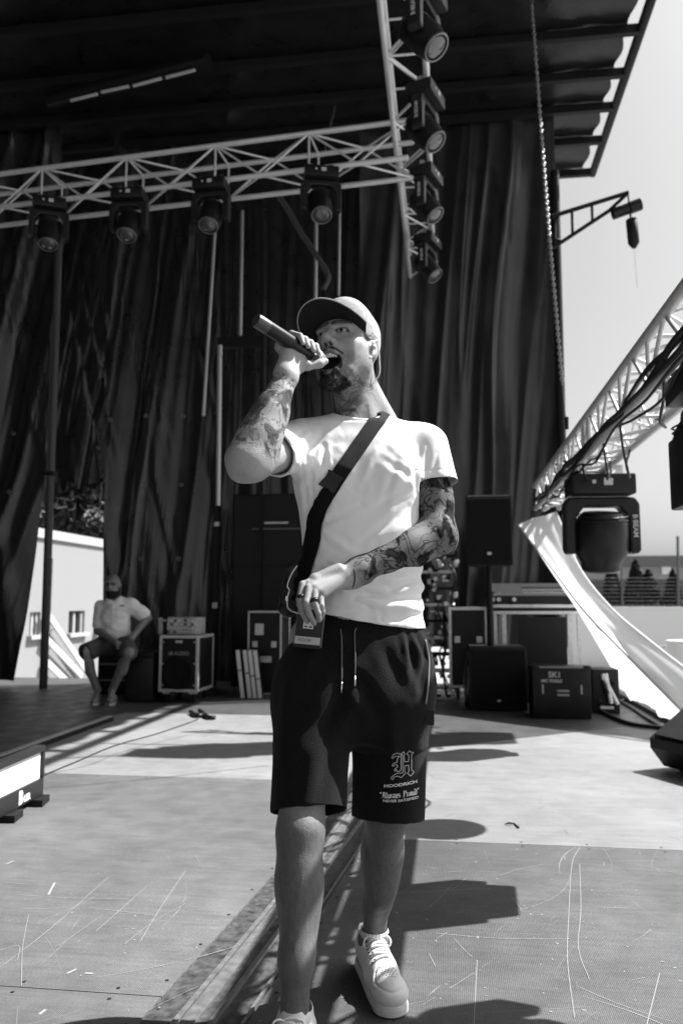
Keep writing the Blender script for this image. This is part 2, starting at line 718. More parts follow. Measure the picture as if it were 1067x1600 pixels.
def deck_mat(name, v, rough, spec, weave, wear=0.5, seed=0.0):
    """worn phenolic plywood: blotches, fine grain, woven non-slip relief"""
    m = mat(name, v, rough, spec)
    n, l, b = nodes_of(m)
    tc = n.new('ShaderNodeTexCoord')
    mp = n.new('ShaderNodeMapping')
    mp.inputs['Location'].default_value = (seed, seed * 0.7, 0)
    l.new(tc.outputs['Object'], mp.inputs['Vector'])
    def noise(scale, detail, stretch=(1, 1, 1), rough_=0.6):
        q = n.new('ShaderNodeMapping')
        q.inputs['Scale'].default_value = stretch
        l.new(mp.outputs[0], q.inputs['Vector'])
        t = n.new('ShaderNodeTexNoise')
        t.inputs['Scale'].default_value = scale
        t.inputs['Detail'].default_value = detail
        t.inputs['Roughness'].default_value = rough_
        l.new(q.outputs[0], t.inputs['Vector'])
        return t.outputs['Fac']
    def ramp(src, lo, hi, a, c):
        r = n.new('ShaderNodeMapRange')
        r.inputs['From Min'].default_value, r.inputs['From Max'].default_value = lo, hi
        r.inputs['To Min'].default_value, r.inputs['To Max'].default_value = a, c
        l.new(src, r.inputs['Value'])
        return r.outputs[0]
    def mul(a, c, op='MULTIPLY'):
        q = n.new('ShaderNodeMath')
        q.operation = op
        l.new(a, q.inputs[0])
        if isinstance(c, float): q.inputs[1].default_value = c
        else: l.new(c, q.inputs[1])
        return q.outputs[0]
    big = ramp(noise(0.9, 5), 0.3, 0.72, 1 - 0.32 * wear, 1 + 0.28 * wear)
    mid = ramp(noise(7, 6), 0.3, 0.7, 1 - 0.22 * wear, 1 + 0.2 * wear)
    fine = ramp(noise(160, 3), 0.3, 0.7, 1 - 0.22, 1 + 0.22)
    streak = ramp(noise(30, 3, (0.12, 1.6, 1)), 0.35, 0.7, 1.12, 0.9)
    scuff = ramp(noise(26, 8, (1, 0.6, 1), 0.75), 0.62, 0.74, 0.0, 0.55 * wear)
    c = mul(mul(mul(big, mid), mul(fine, streak)), float(v))
    c = mul(c, scuff, 'ADD') if False else mul(c, mul(mul(scuff, float(v)), 1.0), 'ADD')
    l.new(c, b.inputs['Base Color'])
    l.new(ramp(noise(5, 5), 0.3, 0.7, max(0.05, rough - 0.1), rough + 0.14), b.inputs['Roughness'])
    # woven relief
    hgt = noise(300, 2)
    if weave:
        w1 = n.new('ShaderNodeTexWave'); w1.inputs['Scale'].default_value = 60; w1.inputs['Distortion'].default_value = 0.3
        w2 = n.new('ShaderNodeTexWave'); w2.inputs['Scale'].default_value = 60; w2.bands_direction = 'Y'; w2.inputs['Distortion'].default_value = 0.3
        l.new(mp.outputs[0], w1.inputs['Vector']); l.new(mp.outputs[0], w2.inputs['Vector'])
        hgt = mul(mul(w1.outputs['Fac'], w2.outputs['Fac']), mul(hgt, 0.6), 'ADD')
        l.new(mul(c, ramp(mul(w1.outputs['Fac'], w2.outputs['Fac']), 0.0, 1.0, 0.78, 1.45)), b.inputs['Base Color'])
    bp = n.new('ShaderNodeBump')
    bp.inputs['Strength'].default_value = 0.55 if weave else 0.25
    bp.inputs['Distance'].default_value = 0.002
    l.new(hgt, bp.inputs['Height'])
    l.new(bp.outputs[0], b.inputs['Normal'])
    return m

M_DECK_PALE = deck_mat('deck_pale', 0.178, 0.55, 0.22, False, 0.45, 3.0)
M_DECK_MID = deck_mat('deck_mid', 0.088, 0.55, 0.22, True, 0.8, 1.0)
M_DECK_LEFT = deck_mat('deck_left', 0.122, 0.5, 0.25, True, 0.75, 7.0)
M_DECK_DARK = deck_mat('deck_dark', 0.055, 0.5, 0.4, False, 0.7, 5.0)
M_FRAME = mat('deck_frame', 0.05, 0.6, noise=0.8, nscale=30, detail=8)
M_ALU = mat('aluminium', 0.42, 0.35, metal=0.75, noise=0.25, nscale=25, bump=0.1, bscale=60)

ground = structure(MB().add([(-900, -900, GROUND_Z), (900, -900, GROUND_Z), (900, 900, GROUND_Z), (-900, 900, GROUND_Z)], [(0, 1, 2, 3)])
                   .build('ground', mat('pale_concrete', 0.24, 0.9, noise=0.25, nscale=0.6)))

deck = structure(MB().span((-8.0, -5.0, -0.45), (1.9, 10.6, -0.035)).build('stage_deck', mat('deck_base', 0.03, 0.8)))
# joint channel running up the stage: its line in the picture
q0, q1 = PZ(300, 1600), PZ(548, 1283)
jd = (q1 - q0).normalized()
jn = Vector((jd.y, -jd.x, 0))                    # to the right
joint = lambda t, s_: q0 + jd * t + jn * s_
def panel(name, poly, m, h=0.035, gap=0.0):
    P = [Vector((p[0], p[1], -h)) for p in poly]
    return MB().prism(P, (0, 0, h)).build(name, m, deck)
def at_y(Y, s_=0.0):
    a = q0 + jn * s_
    t = (Y - a.y) / jd.y
    return a + jd * t
# the seams in the picture
yb = lambda u, v: PZ(u, v).y
ya = 0.5 * (yb(700, 1321) + yb(1000, 1320))       # pale / woven joint on the right
def row(Y0, Y1, xl, xr, m, name='deck_panel'):
    return panel(name, [(xl(Y0), Y0), (xr(Y0), Y0), (xr(Y1), Y1), (xl(Y1), Y1)], m)
XR = 1.86
w_half = 0.115
jl = lambda Y: at_y(Y, -w_half - 0.02).x
jr = lambda Y: at_y(Y, w_half + 0.02).x
g = 0.002
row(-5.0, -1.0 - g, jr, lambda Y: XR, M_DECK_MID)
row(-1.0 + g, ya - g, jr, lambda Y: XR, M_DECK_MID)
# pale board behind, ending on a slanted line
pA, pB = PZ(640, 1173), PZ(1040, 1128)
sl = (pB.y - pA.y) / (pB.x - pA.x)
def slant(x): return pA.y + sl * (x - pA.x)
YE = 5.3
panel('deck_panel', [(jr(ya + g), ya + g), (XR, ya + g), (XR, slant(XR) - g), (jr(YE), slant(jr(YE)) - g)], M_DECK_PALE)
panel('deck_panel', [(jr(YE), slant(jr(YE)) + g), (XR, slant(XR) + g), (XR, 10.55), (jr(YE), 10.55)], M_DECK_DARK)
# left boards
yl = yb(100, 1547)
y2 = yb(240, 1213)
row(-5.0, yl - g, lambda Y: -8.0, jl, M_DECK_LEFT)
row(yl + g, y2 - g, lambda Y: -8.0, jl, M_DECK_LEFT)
panel('deck_panel', [(-8.0, y2 + g), (-3.06, y2 + g), (-3.06, 7.4), (-8.0, 7.4)], M_DECK_DARK)  # dark boards; the shade falling here is put into the colour too
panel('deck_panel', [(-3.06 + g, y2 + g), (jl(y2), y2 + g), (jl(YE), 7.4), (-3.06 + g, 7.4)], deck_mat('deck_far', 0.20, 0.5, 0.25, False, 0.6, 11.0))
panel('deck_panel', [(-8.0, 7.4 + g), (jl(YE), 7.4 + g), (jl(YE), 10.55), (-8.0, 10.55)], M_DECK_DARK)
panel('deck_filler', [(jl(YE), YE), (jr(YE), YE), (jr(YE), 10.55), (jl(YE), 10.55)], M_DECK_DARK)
# the joint itself: frame timber, aluminium rails, dark slot
def strip(name, s0, s1, t0, t1, z0, z1, m):
    a, b, c, d = joint(t0, s0), joint(t0, s1), joint(t1, s1), joint(t1, s0)
    P = [Vector((p.x, p.y, z0)) for p in (a, b, c, d)]
    return MB().prism(P, (0, 0, z1 - z0)).build(name, m, deck)
M_BLACKSLOT = mat('joint_slot_dark', 0.02, 0.8)
T0, T1 = -2.5, (YE - q0.y) / jd.y
strip('joint_timber', -w_half - 0.018, -0.057, T0, T1, -0.035, -0.004, M_FRAME)
strip('joint_rail', -0.055, -0.040, T0, T1, -0.035, 0.001, M_ALU)
strip('joint_slot', -0.039, -0.034, T0, T1, -0.035, -0.012, M_BLACKSLOT)
strip('joint_rail', -0.033, 0.003, T0, T1, -0.035, 0.002, M_ALU)
strip('joint_timber', 0.005, 0.033, T0, T1, -0.035, -0.004, M_FRAME)
strip('joint_rail', 0.035, 0.050, T0, T1, -0.035, 0.000, M_ALU)
strip('joint_timber', 0.052, 0.116, T0, T1, -0.035, -0.010, M_FRAME)
strip('joint_rail', 0.118, 0.126, T0, T1, -0.035, 0.0015, M_ALU)

# scratches and scuffs in the boards: thin pale gouges
def scratches(n, box, lmin, lmax, seed, name, m, dens_dir=None):
    rnd = random.Random(seed)
    mb = MB()
    for _ in range(n):
        x, y = rnd.uniform(box[0], box[1]), rnd.uniform(box[2], box[3])
        if rnd.random() < 0.55:
            a = rnd.choice((0.9, 1.05, 2.2, 0.05, 1.57)) + rnd.gauss(0, 0.18)
        else:
            a = rnd.uniform(0, math.pi)
        L = math.exp(rnd.uniform(math.log(lmin), math.log(lmax)))
        w = rnd.choice((0.0004, 0.0005, 0.0007, 0.0011)) * (0.7 + 0.6 * rnd.random())
        k = max(2, int(L / 0.03))
        pts = []
        c = rnd.gauss(0, 1.2)
        px_, py_ = x, y
        for i in range(k + 1):
            pts.append((px_, py_))
            a2 = a + c * (i / k) * min(1, L)
            px_ += math.cos(a2) * L / k
            py_ += math.sin(a2) * L / k
        vs, fs = [], []
        for i, (u, v) in enumerate(pts):
            t = i / k
            ww = w * (0.25 + math.sin(math.pi * min(1, max(0.0, t))) * rnd.uniform(0.5, 1.0))
            dx, dy = -math.sin(a), math.cos(a)
            vs += [(u + dx * ww, v + dy * ww, 0.0012), (u - dx * ww, v - dy * ww, 0.0012)]
        for i in range(k):
            if rnd.random() < 0.12:
                continue
            fs.append((2 * i, 2 * i + 1, 2 * i + 3, 2 * i + 2))
        mb.add(vs, fs)
    # specks
    for _ in range(n * 3):
        x, y = rnd.uniform(box[0], box[1]), rnd.uniform(box[2], box[3])
        r = rnd.choice((0.0008, 0.0012, 0.0018, 0.0026)) * rnd.uniform(0.6, 1.3)
        a = rnd.uniform(0, 6.28)
        st = rnd.uniform(1, 3)
        vs = [(x + r * st * math.cos(t) * math.cos(a) - r * math.sin(t) * math.sin(a), y + r * st * math.cos(t) * math.sin(a) + r * math.sin(t) * math.cos(a), 0.0013)
              for t in (0, 1.3, 2.4, 3.5, 4.7, 5.6)]
        mb.add(vs, [tuple(range(6))])
    o = mb.build(name, m, deck)
    o['kind'] = 'stuff'
    return o
M_SCR = mat('raw_wood_scratch', 0.24, 0.7)
scratches(260, (jr(1.6) + 0.05, XR, 1.0, ya - 0.02), 0.02, 0.5, 4, 'scratches', M_SCR)
scratches(240, (-2.6, jl(3.0) - 0.05, 1.0, 3.6), 0.02, 0.7, 8, 'scratches', M_SCR)
scratches(60, (jr(ya), XR, ya + 0.02, 5.6), 0.03, 0.3, 12, 'scratches', mat('dark_scuff', 0.10, 0.7))
def marks(name, segs, w, m, kind=None):
    mb = MB()
    for pts in segs:
        P = [PZ(u, v, 0.0016) for u, v in pts]
        S = spline(P, 6) if len(P) > 2 else P
        for a, b in zip(S[:-1], S[1:]):
            d = (b - a).normalized()
            n_ = Vector((-d.y, d.x, 0)) * w / 2
            mb.add([a + n_, b + n_, b - n_, a - n_], [(0, 1, 2, 3)])
    o = mb.build(name, m, deck)
    o['kind'] = 'stuff'
    return o
marks('long_scratches', [[(230, 1384), (190, 1420), (150, 1455)], [(30, 1398), (120, 1403), (200, 1404)], [(140, 1418), (200, 1425), (240, 1430)],
                         [(170, 1370), (80, 1450), (0, 1512)], [(290, 1412), (240, 1440), (195, 1475)], [(160, 1430), (120, 1458), (92, 1478)],
                         [(45, 1430), (36, 1480), (34, 1540)], [(290, 1360), (250, 1420), (220, 1470)], [(0, 1485), (30, 1478), (28, 1500)],
                         [(640, 1394), (700, 1391), (768, 1388)], [(905, 1324), (893, 1350), (888, 1430), (886, 1500), (897, 1590)], [(905, 1350), (907, 1420), (903, 1480), (920, 1530)],
                         [(780, 1368), (810, 1358), (850, 1350)], [(680, 1458), (780, 1466), (890, 1467)], [(745, 1500), (742, 1560), (740, 1600)],
                         [(1030, 1520), (1020, 1560), (1010, 1600)], [(670, 1490), (680, 1510)], [(800, 1402), (816, 1424)], [(930, 1417), (980, 1419)], [(970, 1345), (1025, 1345)]], 0.0022, M_SCR)
marks('tape_scraps', [[(76, 1398), (86, 1379)], [(105, 1521), (120, 1514)], [(133, 1520), (146, 1521)], [(62, 1585), (72, 1577)], [(10, 1350), (22, 1345)]], 0.009, mat('white_tape', 0.26, 0.7))
marks('dark_marks', [[(60, 1232), (240, 1216), (420, 1196)], [(70, 1210), (140, 1195), (200, 1172), (330, 1140)]], 0.006, mat('dark_line', 0.06, 0.8))
tag(MB().path([PZ(788, 1288, 0.004), PZ(795, 1286, 0.012), PZ(803, 1287, 0.004), PZ(810, 1293, 0.005)], [0.002, 0.005, 0.004, 0.004], 6).build('dead_leaf', mat('leaf_dark', 0.03, 0.8)),
    'small dark curled leaf lying on the pale deck board', 'leaf')
# countersunk screws along the board edges
sc_ = MB()
for Y in (ya - 0.03, ya + 0.03, -0.97, yl - 0.03, yl + 0.03, y2 - 0.03):
    for i in range(40):
        x = -3.0 + 0.30 * i + 0.02 * math.sin(i * 7.7)
        if (x < jl(Y) - 0.03 and Y in (yl - 0.03, yl + 0.03, y2 - 0.03)) or (jr(Y) + 0.03 < x < XR and Y not in (yl - 0.03, yl + 0.03, y2 - 0.03)):
            sc_.lathe((x, Y, 0.0008), [(0.0002, 0), (0.0055, 0), (0.0055, 0.0006), (0.0002, 0.0006)], n=8)
for i in range(60):
    for s_ in (-w_half - 0.045, w_half + 0.045):
        p = joint(-1.0 + 0.12 * i, s_)
        if i % 2 == 0:
            sc_.lathe((p.x, p.y, 0.0008), [(0.0002, 0), (0.0055, 0), (0.0055, 0.0006), (0.0002, 0.0006)], n=8)
so_ = sc_.build('screw_heads', mat('screw_dark', 0.04, 0.5), deck)
so_['kind'] = 'stuff'
# deck edge rail on the right
tag(MB().span((XR - 0.02, 3.0, 0.0005), (XR + 0.05, 10.5, 0.05), 0.006).build('edge_rail', mat('black_steel', 0.02, 0.5)),
    'low black edge rail along the right side of the stage deck', 'rail')

# ================================================================== roof
roof = structure(bpy.data.objects.new('stage_roof', None)); link(roof)
M_TARP = mat('roof_tarp', 0.022, 0.30, 0.45, bump=1.0, bscale=5.0, noise=0.3, nscale=3)
M_BEAM = mat('black_beam', 0.024, 0.6, 0.3)
rc = PZ(926, 269, ROOF_H)
rf = PZ(1016, 0, ROOF_H)
XE = 0.5 * (rc.x + rf.x)
YR, YF = rc.y, -6.0  # unseen roof front, added behind the lens to cut ambient light
joists = [YR] + [PZ(u, v, ROOF_H).y for u, v in ((935, 219), (952, 167), (973, 114), (987, 47))]
sp_ = joists[-2] - joists[-1]
while joists[-1] > YF + 0.6:
    joists.append(joists[-1] - 0.85)
rod('edge_beam', (XE, YF, ROOF_H), (XE, YR + 0.05, ROOF_H), 0.055, M_BEAM, roof)
for Y in joists:
    MB().box(((XE - 9.5) / 2, Y, ROOF_H + 0.0), (XE + 9.5, 0.07, 0.10)).build('roof_joist', M_BEAM, roof)
for a, b in zip(joists[:-1], joists[1:]):
    rnd = random.Random(int(a * 100))
    def sag(u, v, a=a, b=b, sd=rnd.random() * 9):
        x = -9.5 + (XE - 0.13 - 0.02 * math.sin(9 * v) + 9.5) * u
        y = b + (a - b) * v
        z = ROOF_H + 0.075 - 0.03 * math.sin(math.pi * v) + 0.008 * math.sin(7 * x + 5 * y + sd) * math.sin(2.3 * y + sd + x) + 0.004 * math.sin(17 * x - 9 * y + sd)
        return (x, y, z)
    MB().sheet(sag, 110, 10).build('roof_sheet', M_TARP, roof, True)
MB().span((-9.5, YF, ROOF_H + 0.3), (XE - 0.2, YR, ROOF_H + 0.34)).build('roof_skin', mat('roof_skin_dark', 0.03, 0.7), roof)
# hanging rail with a rolled cloth, far up left
ra, rb = PZ(78, 165, ROOF_H - 0.25), PZ(326, 104, ROOF_H - 0.25)
rl = thing('rolled_awning', 'dark rolled awning bar tied under the stage roof at upper left', 'awning bar', ra)
rod('awning_bar', (0, 0, 0.06), rb - ra + Vector((0, 0, 0.06)), 0.09, mat('awning_cloth', 0.02, 0.4), rl)
for i in range(4):
    t0, t1 = 0.16 + 0.2 * i, 0.33 + 0.2 * i
    d = rb - ra
    rod('pale_roll', d * t0 + Vector((0, -0.06, -0.05 + 0.012 * math.sin(i * 2.0))), d * t1 + Vector((0, -0.06, -0.05)), 0.018, mat('awning_pale', 0.5, 0.5), rl)
# ================================================================== curtains at the back
M_PVC = mat('black_curtain', 0.034, 0.30, 1.2, bump=0.06, bscale=9, noise=0.3, nscale=6)
YB = 10.0
def ztop(v, Y): return PY(600, v, Y).z
def curtain(name, label, u0, u1, v0, v1, Y, folds, seed, lean=0.0, amp=0.09, fine=0.26, nu=150, nv=60, group='black curtains hanging at the back of the stage', edge=None, bottom=None, m=None, diag=0.55):
    """hung cloth between image columns u0..u1 and rows v0..v1 at stage depth Y"""
    a, b = PY(u0, v1, Y), PY(u1, v1, Y)
    zt, zb = PY(0.5 * (u0 + u1), v0, Y).z, PY(0.5 * (u0 + u1), v1, Y).z
    c = thing(name, label, 'curtain', (a.x, Y, zb), 0, group)
    W = b.x - a.x
    def shape(U, Vv):
        Z = zb + (zt - zb) * Vv
        X = a.x + W * U
        S = X + lean * (Z - zb)
        o = np.zeros_like(S)
        st = lambda q, f, zf, k: fbm(np.stack([q * f, Z * zf, o + seed * 3.7 + k], -1), 2, seed * 7 + k)
        wp = S + 0.35 * (st(S, 1.1, 0.22, 1) - 0.5)
        r1 = 1 - np.abs(2 * st(wp, folds, 0.05, 2) - 1)
        r2 = 1 - np.abs(2 * st(wp, folds * 2.6, 0.10, 3) - 1)
        r3 = 1 - np.abs(2 * st(X + 0.28 * Z, folds * 1.7, 0.25, 4) - 1)
        y = -amp * (1.7 * (r1 ** 1.4 - 0.5) + fine * 1.7 * (r2 ** 2 - 0.4) + diag * (r3 ** 4)) + 0.10 * (st(X, 0.6, 0.5, 5) - 0.5)
        x = X + 0.03 * (r2 - 0.5) - a.x
        if edge is not None: x = edge(x, U, Z)
        z = Z - zb
        if bottom is not None: z = z + bottom(U) * np.clip(1 - Vv / 0.25, 0, 1)
        return np.stack([x, y, z], -1)
    U, Vv = np.meshgrid(np.linspace(0, 1, nu * 2 + 1), np.linspace(0, 1, nv + 1))
    P = shape(U, Vv).reshape(-1, 3)
    w = nu * 2 + 1
    i, j = np.meshgrid(np.arange(w - 1), np.arange(nv))
    q = (j * w + i).ravel()
    np_mesh('cloth', P, np.stack([q, q + 1, q + 1 + w, q + w], 1), m or M_PVC, c)
    return c, (lambda u, v: shape(np.array([[u]], float), np.array([[v]], float))[0, 0])
def eyelets(c, f, spots):
    for u, v in spots:
        p = Vector(f(u, v)) + Vector((0, -0.02, 0))
        MB().path([p + Vector((0.022 * math.cos(t), 0, 0.022 * math.sin(t))) for t in [6.283 * i / 12 for i in range(12)]], 0.006, 5, True).build('eyelet', mat('dull_ring', 0.35, 0.4, metal=0.7), c, True)

c, f = curtain('backdrop_curtain', 'tall black curtain at the right rear with broad grey folds', 566, 886, 60, 1010, YB, 1.5, 4, lean=-0.08, amp=0.22, fine=0.38, diag=0.12, m=mat('lit_curtain', 0.049, 0.34, 1.4, bump=0.12, bscale=9, noise=0.2, nscale=5))  # paler than the other curtains: light from the right opening put into colour
c, f = curtain('backdrop_curtain', 'black curtain right behind the seated man, reaching the floor', 158, 336, 60, 1098, YB - 0.16, 2.0, 5, lean=-0.12, amp=0.12)
eyelets(c, f, [(0.36, 0.405), (0.68, 0.405), (0.04, 0.4), (0.36, 0.305), (0.68, 0.305), (0.36, 0.20), (0.68, 0.2)])
c, f = curtain('backdrop_curtain', 'raised black curtain with bunched hem above the white building', 50, 186, 60, 772, YB + 0.15, 2.6, 7, lean=-0.20, amp=0.10,
               bottom=lambda u: -0.28 * np.sin(math.pi * u) + 0.10 * np.sin(19 * u))
eyelets(c, f, [(0.3, 0.06), (0.8, 0.10)])
c, f = curtain('wing_curtain', 'glossy crumpled black curtain at the far left edge', -70, 66, 60, 1062, YB - 0.6, 1.9, 9, lean=-0.22, amp=0.13,
               edge=lambda x, u, z: x - 0.30 * u * np.clip(1 - z / 2.6, 0, 1) ** 0.8)
eyelets(c, f, [(0.55, 0.36), (0.62, 0.27)])
c, f = curtain('backdrop_curtain', 'straight black curtain in the dark middle behind the cases', 330, 575, 40, 1080, YB + 0.55, 3.4, 11, amp=0.05)
# bunched cloth tied up over the gap
bc = PY(140, 778, YB - 0.1)
s = SDF(np.array(bc) - A3(0.6, 0.3, 0.35), np.array(bc) + A3(0.5, 0.3, 0.35), 0.02)
rnd = random.Random(3)
for i in range(16):
    p = np.array(bc) + A3(rnd.uniform(-0.42, 0.22), rnd.uniform(-0.08, 0.08), rnd.uniform(-0.13, 0.14))
    s.cap(p, p + A3(rnd.uniform(-0.16, 0.16), rnd.uniform(-0.08, 0.05), rnd.uniform(-0.1, 0.1)), 0.06, 0.045, 0.03)
V, Q = s.mesh()
V += s.grad(V) * ((fbm(V * 9, 3, 6) - 0.5) * 0.12)[:, None]
bun = np_mesh('bunched_curtain', V - np.array(bc), Q, M_PVC)
bun.location = bc
tag(bun, 'bunched black cloth tied up in a knot over the left opening', 'curtain')
# side poles and masts
M_POLE = mat('grey_pole', 0.24, 0.45, metal=0.3, noise=0.3, nscale=10)
M_DPOLE = mat('dark_pole', 0.05, 0.5, noise=0.4, nscale=6)
def pole(name, label, ua, va, ub, vb, Y, r, m, cat='pole', group=None):
    a, b = PY(ua, va, Y), PY(ub, vb, Y)
    t = thing(name, label, cat, b, 0, group)
    rod('shaft', (0, 0, 0), a - b, r, m, t)
    return t, a - b
t, d = pole('stage_post', 'tall grey square post standing on the deck at the left opening', 92, 380, 68, 1082, 9.3, 0.05, M_DPOLE, 'post')
MB().box((0, 0, 0.02), (0.20, 0.16, 0.04), bev=0.005).build('foot_plate', M_DPOLE, t)
MB().box(d * 0.47, (0.13, 0.13, 0.05)).build('joint_collar', M_BEAM, t)
MB().box(d * 0.25 + Vector((0.055, -0.02, -0.25)), (0.03, 0.03, 0.9)).build('latch_bar', M_POLE, t)
G = 'thin bright poles in front of the dark backdrop'
for ua, va, ub, vb, Y, r, lab in ((336, 362, 318, 650, 9.6, 0.022, 'slanting bright thin pole below the third spotlight'),
                                  (344, 540, 341, 790, 9.5, 0.030, 'short thick bright pole beside the raised elbow'),
                                  (379, 330, 376, 524, 9.8, 0.020, 'bright thin pole above the microphone tail'),
                                  (404, 60, 401, 226, 10.1, 0.016, 'faint thin pole rising above the left truss'),
                                  (477, 70, 474, 210, 10.1, 0.016, 'faint thin pole above the fourth spotlight'),
                                  (494, 345, 493, 470, 9.8, 0.022, 'bright thin pole directly above the cap peak'),
                                  (531, 300, 529, 462, 9.9, 0.016, 'thin grey pole just right of the cap peak')):
    pole('thin_pole', lab, ua, va, ub, vb, Y, r, mat('bright_pole', 0.5, 0.35, metal=0.5), group=G)
t, d = pole('corner_mast', 'dark mast at the right edge of the rear curtain', 866, 268, 884, 960, YB - 0.25, 0.055, M_BEAM, 'mast')
# jib arm with chain hoist beside the mast
JY = 7.75
ja = thing('jib_arm', 'black lattice jib arm jutting from the mast into the sky', 'jib arm', PY(864, 345, JY))
o_ = PY(864, 345, JY)
JP = lambda u, v: PY(u, v, JY) - o_
for a, b, r in (((862, 338), (981, 301), 0.022), ((862, 388), (950, 330), 0.020), ((950, 330), (980, 302), 0.018), ((866, 345), (866, 385), 0.018),
                ((893, 330), (894, 366), 0.014), ((924, 320), (925, 346), 0.014), ((866, 348), (875, 333), 0.014), ((866, 373), (876, 376), 0.012)):
    rod('strut', JP(*a), JP(*b), r, M_BEAM, ja)
ho = thing('chain_hoist', 'black motor hoist with chain bag hanging from the jib arm', 'hoist', PY(980, 318, JY))
o_ = PY(980, 318, JY)
rod('hook', JP(980, 300), JP(982, 317), 0.008, M_BEAM, ho)
pa, pb = JP(956, 335), JP(1000, 319)
MB().lathe(pa, [(0.03, 0), (0.055, 0.004), (0.055, (pb - pa).length * 0.55), (0.045, (pb - pa).length * 0.57), (0.06, (pb - pa).length * 0.6), (0.06, (pb - pa).length), (0.03, (pb - pa).length + 0.01)], axis=pb - pa, n=20).build('motor', mat('hoist_black', 0.02, 0.35), ho, 40)
pa, pb = JP(986, 343), JP(990, 386)
MB().lathe(pa, [(0.05, 0), (0.056, 0.01), (0.054, (pb - pa).length * 0.85), (0.02, (pb - pa).length + 0.01)], axis=pb - pa, n=16).build('chain_bag', mat('hoist_bag', 0.02, 0.6), ho, 40)
rod('shackle', JP(984, 334), JP(986, 346), 0.012, M_ALU, ho)
rod('load_wire', JP(990, 388), JP(995, 450), 0.0016, mat('grey_wire', 0.3, 0.5), ho)
# hoist chain from the roof to the right truss
CH0, CH1 = PZ(830, 0, ROOF_H - 0.05), PY(878, 600, 6.6)
ch = thing('hoist_chain', 'long steel chain running from the roof down to the right truss', 'chain', CH1)
n = 120
mb = MB()
cur = [CH1.lerp(CH0, t) - CH1 + Vector((0, 0, -0.22 * math.sin(math.pi * t))) for t in [i / n for i in range(n + 1)]]
for i in range(n):
    a, b = cur[i], cur[i + 1]
    d = (b - a).normalized()
    s_ = Vector((1, 0, 0)) if i % 2 else Vector((0, 1, 0))
    s_ = (s_ - d * s_.dot(d)).normalized()
    e = d * (b - a).length * 0.16
    mb.path([a - e + s_ * 0.006, a - e - s_ * 0.006, a.lerp(b, 0.3) - s_ * 0.013, a.lerp(b, 0.7) - s_ * 0.013, b + e - s_ * 0.006, b + e + s_ * 0.006, a.lerp(b, 0.7) + s_ * 0.013, a.lerp(b, 0.3) + s_ * 0.013], 0.0052, 5, True)
k = mb.build('chain_links', mat('chain_steel', 0.35, 0.4, metal=0.7), ch, True)
k['kind'] = 'stuff'
hk = PY(885, 665, 6.5) - CH1
rod('wire', (0, 0, 0), hk, 0.002, MATS['grey_wire'], ch)
MB().tube(hk + Vector((0, 0, 0.07)), hk - Vector((0, 0, 0.03)), 0.017, 0.014).build('turnbuckle', M_BEAM, ch)

# unseen black drape along the left wing, added to cut ambient light
lw_ = thing('ambient_blocker', 'unseen black drape added at the left wing to cut ambient light', 'curtain', (-7.6, 0, 0))
MB().sheet(lambda u, v: (0.07 * math.sin(60 * u + 2 * math.sin(9 * u)), -6 + 15.3 * u, ROOF_H * v), 220, 6).build('cloth', M_PVC, lw_, True)

# loudspeaker column hung outside the stage, right of the picture; its long shadow lies on the left boards
la_ = thing('line_array', 'tall hanging column of black loudspeakers outside the right of the stage', 'speaker column', (2.70, 7.45, 3.6))
for i in range(12):
    MB().box((0.02 * math.sin(i * 0.35), 0, 0.14 + i * 0.275), (0.40, 0.42 if i % 5 else 0.5, 0.262), bev=0.01).build('speaker_cabinet', mat('array_black', 0.02, 0.6), la_)
MB().box((0, 0, 3.42), (0.5, 0.3, 0.08)).build('hanging_frame', M_BEAM, la_)
rod('hanging_cable', (0, 0, 3.45), (0, 0, 6.4), 0.015, M_BEAM, la_)

# cable swags on the dark backdrop
for lab, px_, r in (('wide dark cable swag hanging beside the fourth spotlight', [(436, 306), (452, 330), (470, 362), (492, 395), (512, 430), (505, 452)], 0.035),
                    ('thin cable dangling above the crossing truss', [(527, 60), (516, 110), (523, 165), (512, 210), (506, 245)], 0.010)):
    P = spline([PY(u, v, 9.3) for u, v in px_], 8)
    o = MB().path([p - P[0] for p in P], r, 7).build('hanging_cable', mat('dull_cable', 0.06, 0.5), None, True)
    o.location = P[0]
    tag(o, lab, 'cable')
# ================================================================== the singer
M_SKIN = vcol_mat('skin', rough=0.52, spec=0.3, bump=0.25, bscale=380, mottled=0.16)

S_BASE = c2w(0.0, 2.12, 0.0)
singer = thing('person', 'singer in white t-shirt, black shorts and cap, holding a microphone to his mouth', 'person', S_BASE, 0)

# joints, in the lens-aligned ground frame
hipR, kneeR, ankR = J(492, 1000, 2.16), J(470, 1296, 2.0), J(459, 1612, 1.925)
hipL, kneeL, ankL = J(606, 1000, 2.19), J(604, 1272, 2.2), J(583, 1470, 2.37)
shR, elR, wrR = J(466, 694, 2.2), J(388, 722, 1.93), J(447, 590, 1.985)
shL, elL, wrL = J(664, 700, 2.24), J(686, 838, 2.19), J(541, 902, 2.075)
neckB, neckT = J(563, 650, 2.245), J(558, 590, 2.225)
# head frame
yaw, pit, rol = math.radians(28), math.radians(13), math.radians(3)
HC = J(539.5, 550.6, 2.205)
hf = A3(-math.sin(yaw) * math.cos(pit), -math.cos(yaw) * math.cos(pit), math.sin(pit))
hl = A3(math.cos(yaw), -math.sin(yaw), 0)
hu = np.cross(hf, hl)
hl, hu = hl * math.cos(rol) + hu * math.sin(rol), hu * math.cos(rol) - hl * math.sin(rol)
HR = np.stack([hl, hf, hu], 1)
HS = 0.992
H = lambda x, y, z: HC + HR @ (A3(x, y, z) * HS)

